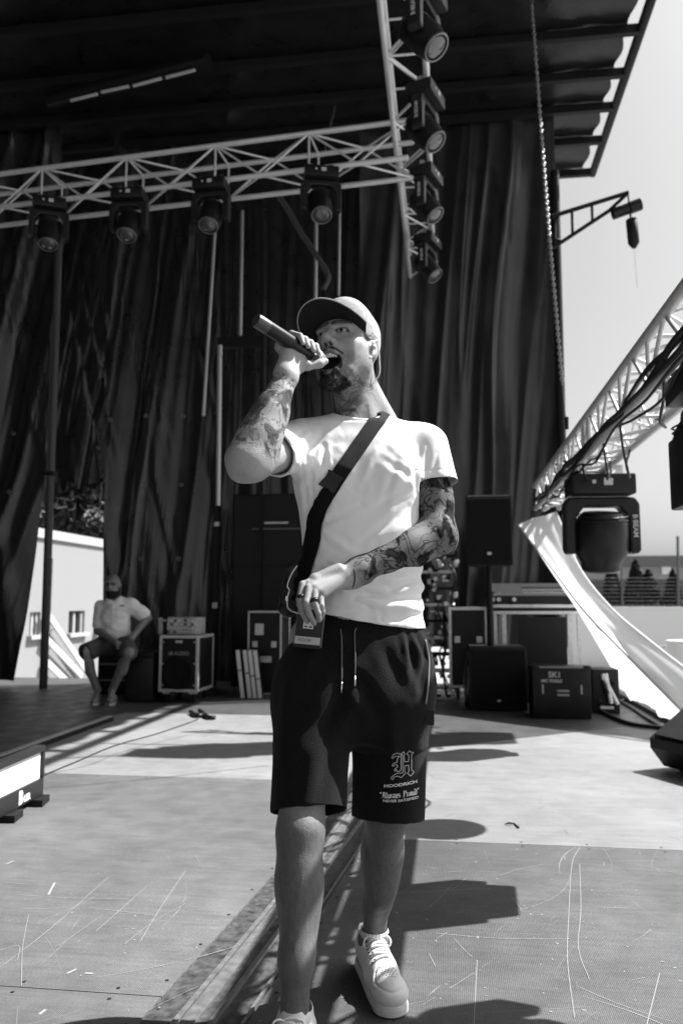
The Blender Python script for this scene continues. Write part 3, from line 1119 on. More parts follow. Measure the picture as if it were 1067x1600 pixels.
# microphone
micH, micT = J(494, 561, 2.05), J(400, 500, 1.915)
mdir = (micT - micH) / np.linalg.norm(micT - micH)
mlen = np.linalg.norm(micT - micH)
cview = -(micH - A3(0, 0, CAM_H)); cview /= np.linalg.norm(cview)      # towards the lens
cview = cview - mdir * (cview @ mdir); cview /= np.linalg.norm(cview)
mup = np.cross(cview, mdir)
mup = mup if mup[2] > 0 else -mup
def M(t, up, fr):                       # metres along from the mic head towards its tail, up, towards the lens
    return micH + mdir * t + mup * up + cview * fr

# wireless pack held at the hip
pkc = J(482, 982, 2.045)
pkx = A3(1, 0.10, -0.10); pkx /= np.linalg.norm(pkx)
pkz = A3(0.13, -0.10, 1); pkz = pkz - pkx * (pkz @ pkx); pkz /= np.linalg.norm(pkz)
pky = np.cross(pkz, pkx)

def build_body():
    s = SDF((-0.34, 1.78, -0.01), (0.36, 2.50, 1.88), 0.0025)
    # legs
    for hip, kn, an, tw in ((hipR, kneeR, ankR, -1), (hipL, kneeL, ankL, 1)):
        s.cap(hip + A3(0, 0.015, 0), kn, 0.07, 0.053, 0.03)
        up = (kn - an) / np.linalg.norm(kn - an)
        fwd = A3(0, -1, 0)
        c1 = kn * 0.72 + an * 0.28
        s.chain([kn, c1, kn * 0.35 + an * 0.65, an], [0.046, 0.043, 0.035, 0.032], 0.04)
        s.ell(c1 + A3(tw * 0.010, 0.018, 0.0), (0.037, 0.040, 0.13), None, 0.04)       # calf
        s.ell(c1 + A3(-tw * 0.011, 0.010, -0.02), (0.036, 0.038, 0.13), None, 0.04)
        s.ell(kn + fwd * 0.028, (0.036, 0.028, 0.042), None, 0.02)                      # kneecap
        s.ell(kn + fwd * 0.022 - up * 0.062, (0.026, 0.022, 0.04), None, 0.035)
        s.cap(kn - up * 0.07 + fwd * 0.026, kn * 0.3 + an * 0.7 + fwd * 0.018, 0.02, 0.016, 0.03)  # shin
        s.ell(an + A3(0.03, 0, 0.0), (0.012, 0.014, 0.015), None, 0.015)
        s.ell(an + A3(-0.03, 0, 0.005), (0.012, 0.014, 0.015), None, 0.015)
        s.cap(an, an + A3(-tw * 0.01 if tw < 0 else 0.03, -0.13, -0.055), 0.036, 0.028, 0.02)
    # trunk (mostly under the clothes)
    pel = (hipR + hipL) / 2
    s.ell(pel + A3(0, 0.01, 0.02), (0.13, 0.085, 0.11), None, 0.02)
    ch = J(562, 735, 2.25)
    s.cap(pel + A3(0, 0.01, 0.1), ch, 0.095, 0.11, 0.03)
    s.cap(J(510, 708, 2.25), J(622, 708, 2.27), 0.07, 0.07, 0.02)
    s.cap(neckB + A3(0, 0.01, -0.03), shR + A3(0.03, 0.02, 0.0), 0.04, 0.035, 0.02)
    s.cap(neckB + A3(0, 0.01, -0.03), shL + A3(-0.03, 0.02, 0.0), 0.04, 0.035, 0.02)
    # right arm
    s.cap(shR, elR, 0.045, 0.041, 0.02)
    s.cap(shR * 0.5 + elR * 0.5, elR, 0.051, 0.041, 0.02)
    m1 = elR * 0.72 + wrR * 0.28
    ax = (wrR - elR) / np.linalg.norm(wrR - elR)
    s.chain([elR, m1, wrR * 0.8 + elR * 0.2, wrR], [0.039, 0.043, 0.03, 0.0275], 0.02)
    s.cap(elR + A3(-0.010, -0.004, 0.01), elR * 0.4 + wrR * 0.6 + A3(-0.006, 0, 0), 0.038, 0.030, 0.04)
    s.cap(elR + A3(0.018, 0.006, 0.005), elR * 0.45 + wrR * 0.55 + A3(0.010, 0, 0), 0.038, 0.030, 0.04)
    s.ell(elR + A3(-0.022, 0.004, -0.026), (0.019, 0.020, 0.018), None, 0.022)
    s.ell(elR + A3(0.012, -0.02, -0.02), (0.018, 0.016, 0.018), None, 0.022)
    # left arm
    s.chain([shL, shL * 0.45 + elL * 0.55, elL], [0.043, 0.048, 0.043], 0.02)
    s.ell(shL * 0.45 + elL * 0.55 + A3(-0.006, -0.010, -0.02), (0.040, 0.042, 0.08), None, 0.03)
    s.ell(shL * 0.4 + elL * 0.6 + A3(0.012, 0.008, -0.015), (0.038, 0.042, 0.08), None, 0.03)
    m2 = elL * 0.66 + wrL * 0.34
    s.chain([elL, m2, wrL * 0.85 + elL * 0.15, wrL], [0.043, 0.046, 0.032, 0.029], 0.03)
    s.cap(elL + A3(-0.015, -0.012, 0.012), elL * 0.4 + wrL * 0.6, 0.044, 0.035, 0.04)
    s.ell(elL + A3(0.014, 0.012, -0.018), (0.026, 0.024, 0.026), None, 0.03)
    # neck
    s.cap(neckB + A3(0, 0.005, -0.02), H(0, -0.035, -0.045), 0.063, 0.056, 0.02)
    s.cap(H(0.055, -0.035, -0.03), neckB + A3(-0.02, -0.055, -0.02), 0.016, 0.014, 0.018)
    s.cap(H(-0.05, -0.03, -0.04), neckB + A3(-0.03, -0.05, -0.02), 0.014, 0.012, 0.018)
    s.cap(H(0.03, -0.06, -0.06), neckB + A3(0.085, 0.03, -0.02), 0.03, 0.03, 0.03)
    s.ell(neckB * 0.45 + H(0, 0.0, -0.07) * 0.55 + A3(-0.03, -0.042, 0.0), (0.011, 0.013, 0.016), None, 0.015)
    head(s)
    hands(s)
    V, Q = s.mesh()
    V = relax(V, Q, 2, 0.4)
    return s, V, Q

def head(s):
    E = lambda c, r, k=0.02, mode='u': s.ell(H(*c), A3(*r) * HS, HR, k, mode)
    E((0, -0.014, 0.045), (0.073, 0.094, 0.082))
    E((0, 0.045, 0.042), (0.06, 0.044, 0.05), 0.03)
    E((0, 0.042, -0.03), (0.053, 0.046, 0.065), 0.03)
    E((0, 0.066, -0.034), (0.033, 0.028, 0.028), 0.02)
    for q in (-1, 1):
        E((q * 0.048, 0.052, -0.012), (0.018, 0.024, 0.015), 0.02)
        s.cap(H(q * 0.054, -0.002, -0.055), H(q * 0.012, 0.072, -0.134), 0.019, 0.015, 0.03)
        s.cap(H(q * 0.048, 0.045, -0.02), H(q * 0.042, 0.05, -0.09), 0.014, 0.013, 0.025)
        s.cap(H(q * 0.06, -0.005, -0.01), H(q * 0.055, -0.002, -0.06), 0.018, 0.018, 0.025)
    E((0, 0.024, -0.094), (0.043, 0.05, 0.028), 0.03)
    E((0, 0.077, -0.135), (0.022, 0.016, 0.016), 0.02)
    for q in (-1, 1):
        E((q * 0.051, 0.024, -0.028), (0.019, 0.042, 0.046), 0.025)
    # sockets, brows, nose
    for q in (-1, 1):
        E((q * 0.033, 0.096, 0.017), (0.019, 0.016, 0.0115), 0.014, 's')
        s.cap(H(q * 0.012, 0.092, 0.036), H(q * 0.048, 0.076, 0.036), 0.008, 0.007, 0.014)
        E((q * 0.032, 0.0745, 0.018), (0.0135, 0.0125, 0.0125), 0.003)
        s.cap(H(q * 0.018, 0.084, 0.024), H(q * 0.046, 0.076, 0.021), 0.0055, 0.005, 0.005)
    s.cap(H(0, 0.086, 0.028), H(0, 0.115, -0.012), 0.0085, 0.0115, 0.014)
    E((0, 0.114, -0.017), (0.0125, 0.0125, 0.0105), 0.008)
    for q in (-1, 1):
        E((q * 0.0145, 0.102, -0.022), (0.0085, 0.012, 0.009), 0.008)
        E((q * 0.0075, 0.110, -0.031), (0.0048, 0.0065, 0.0055), 0.002, 's')
    # open mouth
    E((0, 0.088, -0.081), (0.032, 0.045, 0.032), 0.008, 's')
    up = [H(-0.035, 0.073, -0.070), H(-0.018, 0.092, -0.053), H(0, 0.099, -0.0485), H(0.018, 0.092, -0.053), H(0.035, 0.073, -0.070)]
    lo = [H(-0.035, 0.073, -0.070), H(-0.021, 0.083, -0.104), H(0, 0.088, -0.112), H(0.021, 0.083, -0.104), H(0.035, 0.073, -0.070)]
    s.chain(up, [0.004, 0.006, 0.0065, 0.006, 0.004], 0.006)
    s.chain(lo, [0.004, 0.0065, 0.0075, 0.0065, 0.004], 0.006)
    # ears
    for q in (-1, 1):
        Re = HR @ np.array(Matrix.Rotation(q * 0.35, 3, 'Z') @ Matrix.Rotation(-0.25, 3, 'X'))
        s.ell(H(q * 0.079, -0.014, 0.002), (0.0085, 0.019, 0.032), Re, 0.008)
        s.ell(H(q * 0.088, -0.008, 0.004), (0.0065, 0.0115, 0.021), Re, 0.004, 's')
        s.ell(H(q * 0.077, 0.002, -0.002), (0.006, 0.005, 0.008), Re, 0.006)

def hands(s):
    # right hand round the microphone: palm below and behind, fingers over the top, thumb along the front
    r = 0.0195
    pal = M(0.052, -0.03, -0.004)
    s.cap(wrR, pal, 0.0275, 0.026, 0.02, flat=(mdir * 0.5 + cview * 0.9, 1.15))
    s.cap(M(0.03, -0.024, -0.022), M(0.095, -0.022, -0.024), 0.017, 0.018, 0.015)
    s.cap(M(0.08, -0.03, 0.006), wrR * 0.7 + M(0.09, -0.04, 0) * 0.3, 0.022, 0.024, 0.02)
    s.ell(M(0.045, -0.034, 0.014), (0.02, 0.016, 0.023), None, 0.02)                       # thenar
    for i, t in enumerate((0.026, 0.045, 0.064, 0.082)):
        rr = (0.0084, 0.0087, 0.0083, 0.0074)[i]
        a = M(t + 0.012, -0.008, -0.033)
        b = M(t + 0.006, 0.021, -0.026)
        c = M(t - 0.002, 0.0275, 0.004)
        e = M(t - 0.010, 0.016, 0.0225)
        s.chain([a, b, c], [rr + 0.001, rr + 0.0008, rr + 0.0004], 0.003)
        s.cap(c, e, rr, rr * 0.84, 0.003)
    th = [M(0.062, -0.036, 0.014), M(0.028, -0.026, 0.0285), M(0.002, -0.005, 0.031), M(-0.010, 0.008, 0.028)]
    s.chain(th, [0.0155, 0.0125, 0.0108, 0.0088], 0.006)
    # left hand over the pack: back of the hand to the lens, fingers hanging
    kn = [J(473, 913, 2.022), J(482, 918, 2.010), J(492, 925, 2.008), J(501, 932, 2.016)]
    for k_ in kn:
        s.cap(wrL + (k_ - wrL) * 0.05, k_ + (wrL - k_) * 0.1, 0.0175, 0.0115, 0.010)
    ends = [((468, 937, 2.000), (472, 956, 2.002), (480, 971, 2.010)),
            ((478, 941, 1.990), (483, 959, 1.992), (491, 974, 2.002)),
            ((491, 943, 1.992), (497, 958, 1.996), (499, 969, 2.004)),
            ((502, 946, 2.004), (504, 956, 2.010), (503, 965, 2.016))]
    for k_, e, rr in zip(kn, ends, (0.0088, 0.0090, 0.0085, 0.0075)):
        p = [k_] + [J(*q) for q in e]
        s.chain(p, [rr + 0.0012, rr + 0.0002, rr - 0.0006, rr - 0.002], 0.0025)
    s.chain([wrL + A3(-0.02, -0.01, 0.02), J(492, 905, 2.04), J(474, 925, 2.055), J(468, 945, 2.06)], [0.017, 0.014, 0.011, 0.009], 0.008)

def paint_body(V, G):
    n = len(V)
    c = np.full(n, 0.31)
    c *= 0.9 + 0.2 * fbm(V * 25, 3, 5)
    # ink: soft shading with outlines, on both forearms, the left upper arm and the neck
    w = V * 30 + 2.2 * (np.stack([fbm(V * 16, 2, s_) for s_ in (1, 2, 3)], 1) - 0.5)
    f1 = fbm(w, 3, 9)
    line = 1 - sstep(0.012, 0.045, np.abs(f1 - 0.5))
    line = np.maximum(line, 1 - sstep(0.01, 0.04, np.abs(fbm(w * 1.9 + 7, 2, 31) - 0.52)))
    shade = sstep(0.48, 0.60, fbm(w * 0.8 + 3, 3, 13))
    ink = np.clip(0.8 * line + 0.85 * shade, 0, 1)
    d, t = seg_dist(V, elR, wrR)
    mR = sstep(0.075, 0.06, d) * sstep(-0.01, 0.14, t) * (t < 1.0)
    mR = mR * sstep(1.0, 0.96, t) * (t > 0.0)
    dl, tl = seg_dist(V, elL, wrL)
    mL = sstep(0.075, 0.06, dl) * sstep(1.0, 0.86, tl)
    du, tu = seg_dist(V, shL, elL)
    mU = sstep(0.09, 0.07, du) * sstep(0.3, 0.42, tu)
    mL = np.maximum(mL, mU * (dl > 0.0))
    mL = mL * sstep(0.055, 0.075, np.abs(V[:, 0] - 0.06) + 10 * np.maximum(0, 1.0 - 1.0 * (V[:, 1] < 2.14 + 0.5 * (V[:, 0] > 0.12)))) if False else mL
    L = (V - HC) @ HR / HS
    mN = sstep(-0.085, -0.1, L[:, 2]) * (V[:, 2] > neckB[2] - 0.03) * (np.abs(L[:, 0]) < 0.12) * (L[:, 1] < 0.09)
    mN = mN * sstep(0.03, -0.01, np.abs(L[:, 1] - 0.0) - 0.06)
    mask = np.clip(mR * 0.9 + mL * 1.0 + mN * 0.62, 0, 1)
    c = c * (1 - mask * ink * 0.90)
    c = c * (1 - 0.58 * np.clip(mL, 0, 1))
    c = c * (1 - 0.08 * mR)
    # left hand evenly darkened
    hand = sstep(0.02, -0.02, V[:, 0] + 0.0) * sstep(0.16, 0.12, np.linalg.norm(V - J(492, 930, 2.02), axis=1)) * (V[:, 1] < 2.13) * (np.linalg.norm(V - J(492, 930, 2.02), axis=1) < 0.16)
    c = c * (1 - 0.22 * hand)
    # head paint
    hd = (np.abs(L[:, 0]) < 0.11) & (L[:, 2] > -0.20) & (L[:, 1] > -0.12) & (L[:, 1] < 0.14) & (np.linalg.norm(V - HC, axis=1) < 0.19)
    x, y, z = np.abs(L[:, 0]), L[:, 1], L[:, 2]
    gr = fbm(V * 260, 2, 77)
    # beard: jaw line, chin, moustache
    jaw = sstep(-0.03, -0.055, z - 0.35 * (0.06 - y)) * sstep(-0.03, 0.0, y + 0.012)
    jaw = jaw * sstep(-0.172, -0.150, z)
    side = sstep(0.03, 0.045, x) * sstep(0.02, -0.005, z) * sstep(-0.02, -0.005, y) * sstep(0.06, 0.04, y - 0.2 * (0.02 - z))
    mous = sstep(0.0, 0.005, 0.007 - np.abs(z + 0.0405 + 0.55 * np.maximum(x - 0.012, 0))) * (x < 0.036) * (y > 0.062)
    chin = sstep(0.046, 0.030, np.hypot(x, 0.75 * (z + 0.135))) * sstep(-0.01, 0.03, y)
    goat = sstep(0.050, 0.034, x) * sstep(-0.112, -0.120, z) * sstep(-0.01, 0.03, y) * sstep(-0.185, -0.165, z)
    beard = np.clip(np.maximum.reduce([jaw * 0.36, side * 0.28, mous * 0.85, chin, goat]), 0, 1) * hd
    beard = np.clip(beard * (0.55 + 0.95 * gr), 0, 1)
    lips = np.zeros(n)
    for a, b in ((H(-0.034, 0.074, -0.070), H(0, 0.1, -0.051)), (H(0.034, 0.074, -0.070), H(0, 0.1, -0.051)),
                 (H(-0.034, 0.074, -0.070), H(0, 0.089, -0.112)), (H(0.034, 0.074, -0.070), H(0, 0.089, -0.112))):
        dd, _ = seg_dist(V, a, b)
        lips = np.maximum(lips, sstep(0.012, 0.007, dd))
    beard = beard * (1 - lips * 0.9)
    c = c * (1 - 0.9 * beard)
    global BEARD
    BEARD = beard
    c = np.where(hd, c * (1 - 0.5 * lips * (1 - beard)), c)
    # inside of the mouth
    cav = np.sqrt((L[:, 0] / 0.032) ** 2 + ((L[:, 1] - 0.083) / 0.05) ** 2 + ((z + 0.081) / 0.032) ** 2)
    c = np.where(hd & (cav < 1.12) & (y < 0.088), 0.03, c)
    # brows, eyes, lashes, hairline
    for q in (-1, 1):
        dd, t_ = seg_dist(V, H(q * 0.011, 0.097, 0.037), H(q * 0.05, 0.078, 0.041))
        c = c * (1 - 0.8 * sstep(0.0105, 0.006, dd) * (0.6 + 0.5 * gr))
        e = np.hypot((L[:, 0] - q * 0.032) / 0.0135, (z - 0.0165) / 0.005)
        on = hd & (y > 0.07)
        c = np.where(on, c * (1 - 0.35 * sstep(2.1, 1.0, e)), c)
        c = np.where(on & (e < 1.0), 0.36, c)
        c = np.where(on & (e >= 0.9) & (e < 1.35) & (z > 0.013), 0.05, c)
        ir = np.hypot(L[:, 0] - q * 0.032 + 0.002, z - 0.0165)
        c = np.where(on & (e < 1.0) & (ir < 0.0055), 0.03, c)
        c = np.where(hd & (np.hypot(L[:, 0] - q * 0.0075, z + 0.0305) < 0.0042) & (y > 0.095), 0.03, c)
    hair = sstep(0.02, 0.03, z - 0.9 * (y + 0.02)) * (x > 0.045) * sstep(0.055, 0.045, y) * sstep(-0.09, -0.06, z)
    hair = np.maximum(hair, sstep(-0.045, -0.06, y) * sstep(-0.09, -0.06, z))
    ear = (x > 0.0755) & (np.abs(y + 0.012) < 0.03) & (np.abs(z) < 0.042)
    hair = hair * hd * (~ear) * 0.75
    c = c * (1 - np.clip(hair * (0.7 + 0.5 * gr), 0, 0.92))
    # lower legs darkened for the shade they stand in, hair as fine streaks
    leg = (V[:, 2] < 0.55)
    st = fbm(V * A3(220, 220, 45), 2, 3)
    c = c * (1 - sstep(0.62, 0.5, V[:, 2]) * (0.70 - 0.17 * st))
    return c

S_FIELD, bV, bQ = build_body()
bP = paint_body(bV, None)
body = np_mesh('body', lens_to_world(bV, S_BASE), bQ, M_SKIN, singer, bP)

def L2W(p):                              # lens frame -> singer-local
    return c2w(*p) - S_BASE

# short beard hairs standing off the skin
def build_beard():
    rs = np.random.RandomState(5)
    w = BEARD * (bV[:, 1] < HC[1] + 0.05)
    w = w ** 1.8
    pick = rs.choice(len(bV), 9000, p=w / w.sum())
    P = bV[pick] + rs.normal(0, 0.001, (9000, 3))
    g = S_FIELD.grad(P)
    dn = -HR[:, 2] * 0.7 + HR[:, 1] * 0.25
    D = g * 0.7 + dn + rs.normal(0, 0.28, (9000, 3))
    D /= np.linalg.norm(D, axis=1, keepdims=True)
    ln = (0.0012 + 0.0048 * BEARD[pick])[:, None] * rs.uniform(0.6, 1.3, (9000, 1))
    S = np.cross(D, rs.normal(0, 1, (9000, 3)))
    S = S / np.linalg.norm(S, axis=1, keepdims=True) * 0.00028
    V = np.stack([P - S, P + S, P + D * ln], 1).reshape(-1, 3)
    o = np_mesh('beard', lens_to_world(V, S_BASE), np.arange(27000).reshape(-1, 3), mat('beard_hair', 0.045, 0.6, 0.3), singer)
    o['kind'] = 'stuff'
build_beard()
# eyes are part of the painted face; teeth and tongue are their own pieces
M_TEETH = mat('teeth', 0.8, 0.3)
mb = MB()
for q, rows, z0, yy in ((1, 9, -0.0615, 0.0935), (-1, 7, -0.1035, 0.081)):
    for i in range(rows):
        t = (i - (rows - 1) / 2) / ((rows - 1) / 2)
        p = H(t * 0.0245, yy - 0.013 * t * t, z0 + (0.0035 if q > 0 else -0.002) * t * t * q)
        R = Matrix([list(r) for r in HR]) @ Matrix.Rotation(-t * 0.9, 3, 'Z')
        mb.box(p, (0.0062, 0.005, 0.0115 if q > 0 else 0.006), R, 0.001)
mb.v = [L2W(p) for p in mb.v]
mb.build('teeth', M_TEETH, singer)
mb = MB()
tp = [H(0, 0.03, -0.100), H(0, 0.055, -0.098), H(0, 0.072, -0.1015)]
mb.path([L2W(p) for p in tp], [0.012, 0.013, 0.008], 12)
mb.build('tongue', mat('tongue', 0.16, 0.35), singer, True)


# small script lettering tattooed on the neck
keep = (bV[bQ].mean(1)[:, 2] > neckB[2] - 0.06) & (np.linalg.norm(bV[bQ].mean(1) - neckB, axis=1) < 0.16)
N_BV = BVHTree.FromPolygons([tuple(p) for p in bV], [tuple(q) for q in bQ[keep]])
# ------------------------------------------------------------------ cap
def build_cap():
    M_CAP = mat('cap_cloth', 0.34, 0.85, 0.25, noise=0.16, nscale=70, bump=0.3, bscale=700)
    hs = HS
    C = lambda x, y, z: HC + HR @ (A3(x, y, z) * hs)
    s = SDF(HC - 0.2, HC + 0.24, 0.0026)
    cc = (0, -0.020, 0.056)
    s.ell(C(*cc), A3(0.087, 0.108, 0.103) * hs, HR, 0)
    s.ell(C(0, 0.036, 0.100), A3(0.060, 0.046, 0.048) * hs, HR, 0.04)
    s.cap(C(0, -0.01, 0.158), C(0, -0.01, 0.161), 0.004, 0.004, 0.004)
    n = HR @ A3(0, 0.36, -1.0)
    s.cut(C(0, 0.085, 0.050), n)
    s.ell(C(*cc), A3(0.0835, 0.1045, 0.0995) * hs, HR, 0, 's')
    V, Q = s.mesh()
    V = relax(V, Q, 2, 0.5)
    L = (V - HC) @ HR
    nr = (HR @ (L / np.linalg.norm(L, axis=1, keepdims=True)).T).T
    ang = np.arctan2(L[:, 1] + 0.01, L[:, 0])
    for a0 in np.radians([90, 30, -30, -90, 150, 210]):
        dd = np.abs((ang - a0 + np.pi) % (2 * np.pi) - np.pi) * np.hypot(L[:, 0], L[:, 1] + 0.01)
        V -= nr * (0.0018 * np.exp(-(dd / 0.0022) ** 2))[:, None]
    w = (fbm(V * A3(22, 22, 30), 2, 8) - 0.5) * 0.006 * sstep(0.05, -0.03, L[:, 1])
    V += nr * w[:, None]
    cap_o = np_mesh('cap', lens_to_world(V, S_BASE), Q, M_CAP, singer)
    n_u, n_v = 36, 10
    def peak(u, v, off):
        t = (u - 0.5) * 2
        an = t * math.radians(64)
        xi, yi = 0.085 * math.sin(an), 0.106 * math.cos(an) - 0.020
        zi = 0.052 + 0.36 * (yi - 0.085)
        so = t * math.radians(88)
        xo, yo = 0.100 * math.sin(so), 0.068 + 0.122 * math.cos(so)
        vv = v ** 0.9
        x, y = xi + (xo - xi) * vv, yi + (yo - yi) * vv
        zo = 0.058 - 2.6 * xo * xo
        z = zi + (zo - zi) * vv + 0.006 * math.sin(math.pi * v)
        return L2W(C(x, y, z + off))
    mb = MB()
    mb.sheet(lambda u, v: peak(u, v, 0.0022), n_u, n_v)
    mb.sheet(lambda u, v: peak(u, v, -0.0016), n_u, n_v)
    w = n_u + 1
    k = w * (n_v + 1)
    mb.f += [(n_v * w + i, n_v * w + i + 1, k + n_v * w + i + 1, k + n_v * w + i) for i in range(n_u)]
    mb.build('cap_peak', mat('cap_peak_cloth', 0.03, 0.9, 0.2, bump=0.3, bscale=500), cap_o, 60)
    mb = MB().path([peak(i / 50, 1.0, 0.0008) for i in range(51)], 0.0024, 6)
    mb.build('peak_piping', M_CAP, cap_o, True)
    bv = BVHTree.FromPolygons([tuple(p) for p in lens_to_world(V, S_BASE)], [tuple(q) for q in Q])
    mk = MB()
    strokes = [((-9, 12), (9, 13)), ((-9, 12), (-11, 8)), ((-4, 12), (-6, -10)), ((-6, -10), (-9, -12)), ((4, 12), (4, -11)), ((4, -11), (8, -13)), ((9, 13), (12, 9)), ((-5, 2), (4, 2))]
    dn = Vector(L2W(hf)) - Vector(L2W(A3(0, 0, 0)))
    for (x0, z0), (x1, z1) in strokes:
        a, b = Vector((x0, z0)), Vector((x1, z1))
        nrm = Vector((a.y - b.y, b.x - a.x)).normalized() * 1.7
        for i in range(6):
            p, q = a.lerp(b, i / 6), a.lerp(b, (i + 1) / 6)
            quad = []
            for r in (p + nrm, q + nrm, q - nrm, p - nrm):
                hit = bv.ray_cast(Vector(L2W(C(r.x * 0.0008 - 0.001, 0.2, 0.126 + r.y * 0.0007))), -dn)
                if hit[0] is None:
                    break
                quad.append(hit[0] + hit[1] * 0.0012)
            if len(quad) == 4:
                mk.add(quad, [(0, 1, 2, 3)])
    if mk.v:
        mk.build('embroidered_mark', mat('ink', 0.02, 0.7), cap_o)
build_cap()

# ------------------------------------------------------------------ t-shirt
def lev(v, l, r, d, depth):
    a, b = J(l, v, d), J(r, v, d)
    return (float((a[2] + b[2]) / 2), float((a[0] + b[0]) / 2), d, float((b[0] - a[0]) / 2), depth)

# creases: image-plane strokes (u0, v0, u1, v1), width m, depth m (+ ridge, - furrow), on the front of the cloth
FOLDS = [((466, 725), (480, 850), .007, .007), ((482, 705), (492, 835), .007, -.007), ((505, 690), (514, 770), .007, -.006), ((474, 760), (487, 900), .006, -.006),
         ((590, 700), (560, 760), .009, .005), ((625, 700), (600, 790), .010, -.004), ((470, 690), (455, 725), .006, -.007), ((480, 672), (462, 715), .006, .006), ((690, 700), (676, 750), .007, -.005), ((668, 690), (660, 750), .006, .006),
         ((470, 770), (520, 700), .010, -.007), ((472, 800), (540, 735), .009, -.005), ((468, 745), (505, 665), .010, -.007),
         ((474, 830), (565, 790), .009, -.0045), ((640, 760), (575, 800), .010, -.006), ((648, 745), (600, 715), .010, -.006),
         ((650, 700), (655, 765), .008, -.008), ((640, 790), (560, 850), .009, -.005), ((655, 850), (590, 880), .010, -.005),
         ((480, 880), (560, 925), .008, -.006), ((520, 905), (600, 935), .008, -.006), ((545, 925), (655, 940), .008, -.006),
         ((655, 905), (610, 918), .009, -.008), ((540, 950), (660, 962), .007, -.004), ((500, 700), (492, 760), .009, .005),
         ((515, 690), (500, 800), .008, .004), ((610, 690), (640, 720), .010, .005), ((475, 905), (520, 870), .007, -.005),
         ((510, 880), (548, 905), .006, -.006), ((500, 850), (480, 800), .008, .004), ((560, 870), (500, 830), .010, .004),
         ((600, 840), (640, 815), .012, .005), ((565, 900), (620, 905), .008, .005)]

def apply_folds(s, V, Q, folds, d0, amp=1.0):
    g = s.grad(V)
    disp = np.zeros(len(V))
    front = sstep(0.15, -0.35, g[:, 1])
    P = V[:, [0, 2]]
    for (a, b, w, h) in folds:
        A, B = J(a[0], a[1], d0)[[0, 2]], J(b[0], b[1], d0)[[0, 2]]
        dd, t = seg_dist(P, A, B)
        e = np.sin(np.pi * np.clip(0.12 + 0.80 * t, 0, 1))
        disp += amp * h * e * (np.exp(-(dd / w) ** 2) - 0.45 * np.exp(-((dd - 1.9 * w) / w) ** 2)) * front
    return V + g * disp[:, None], g

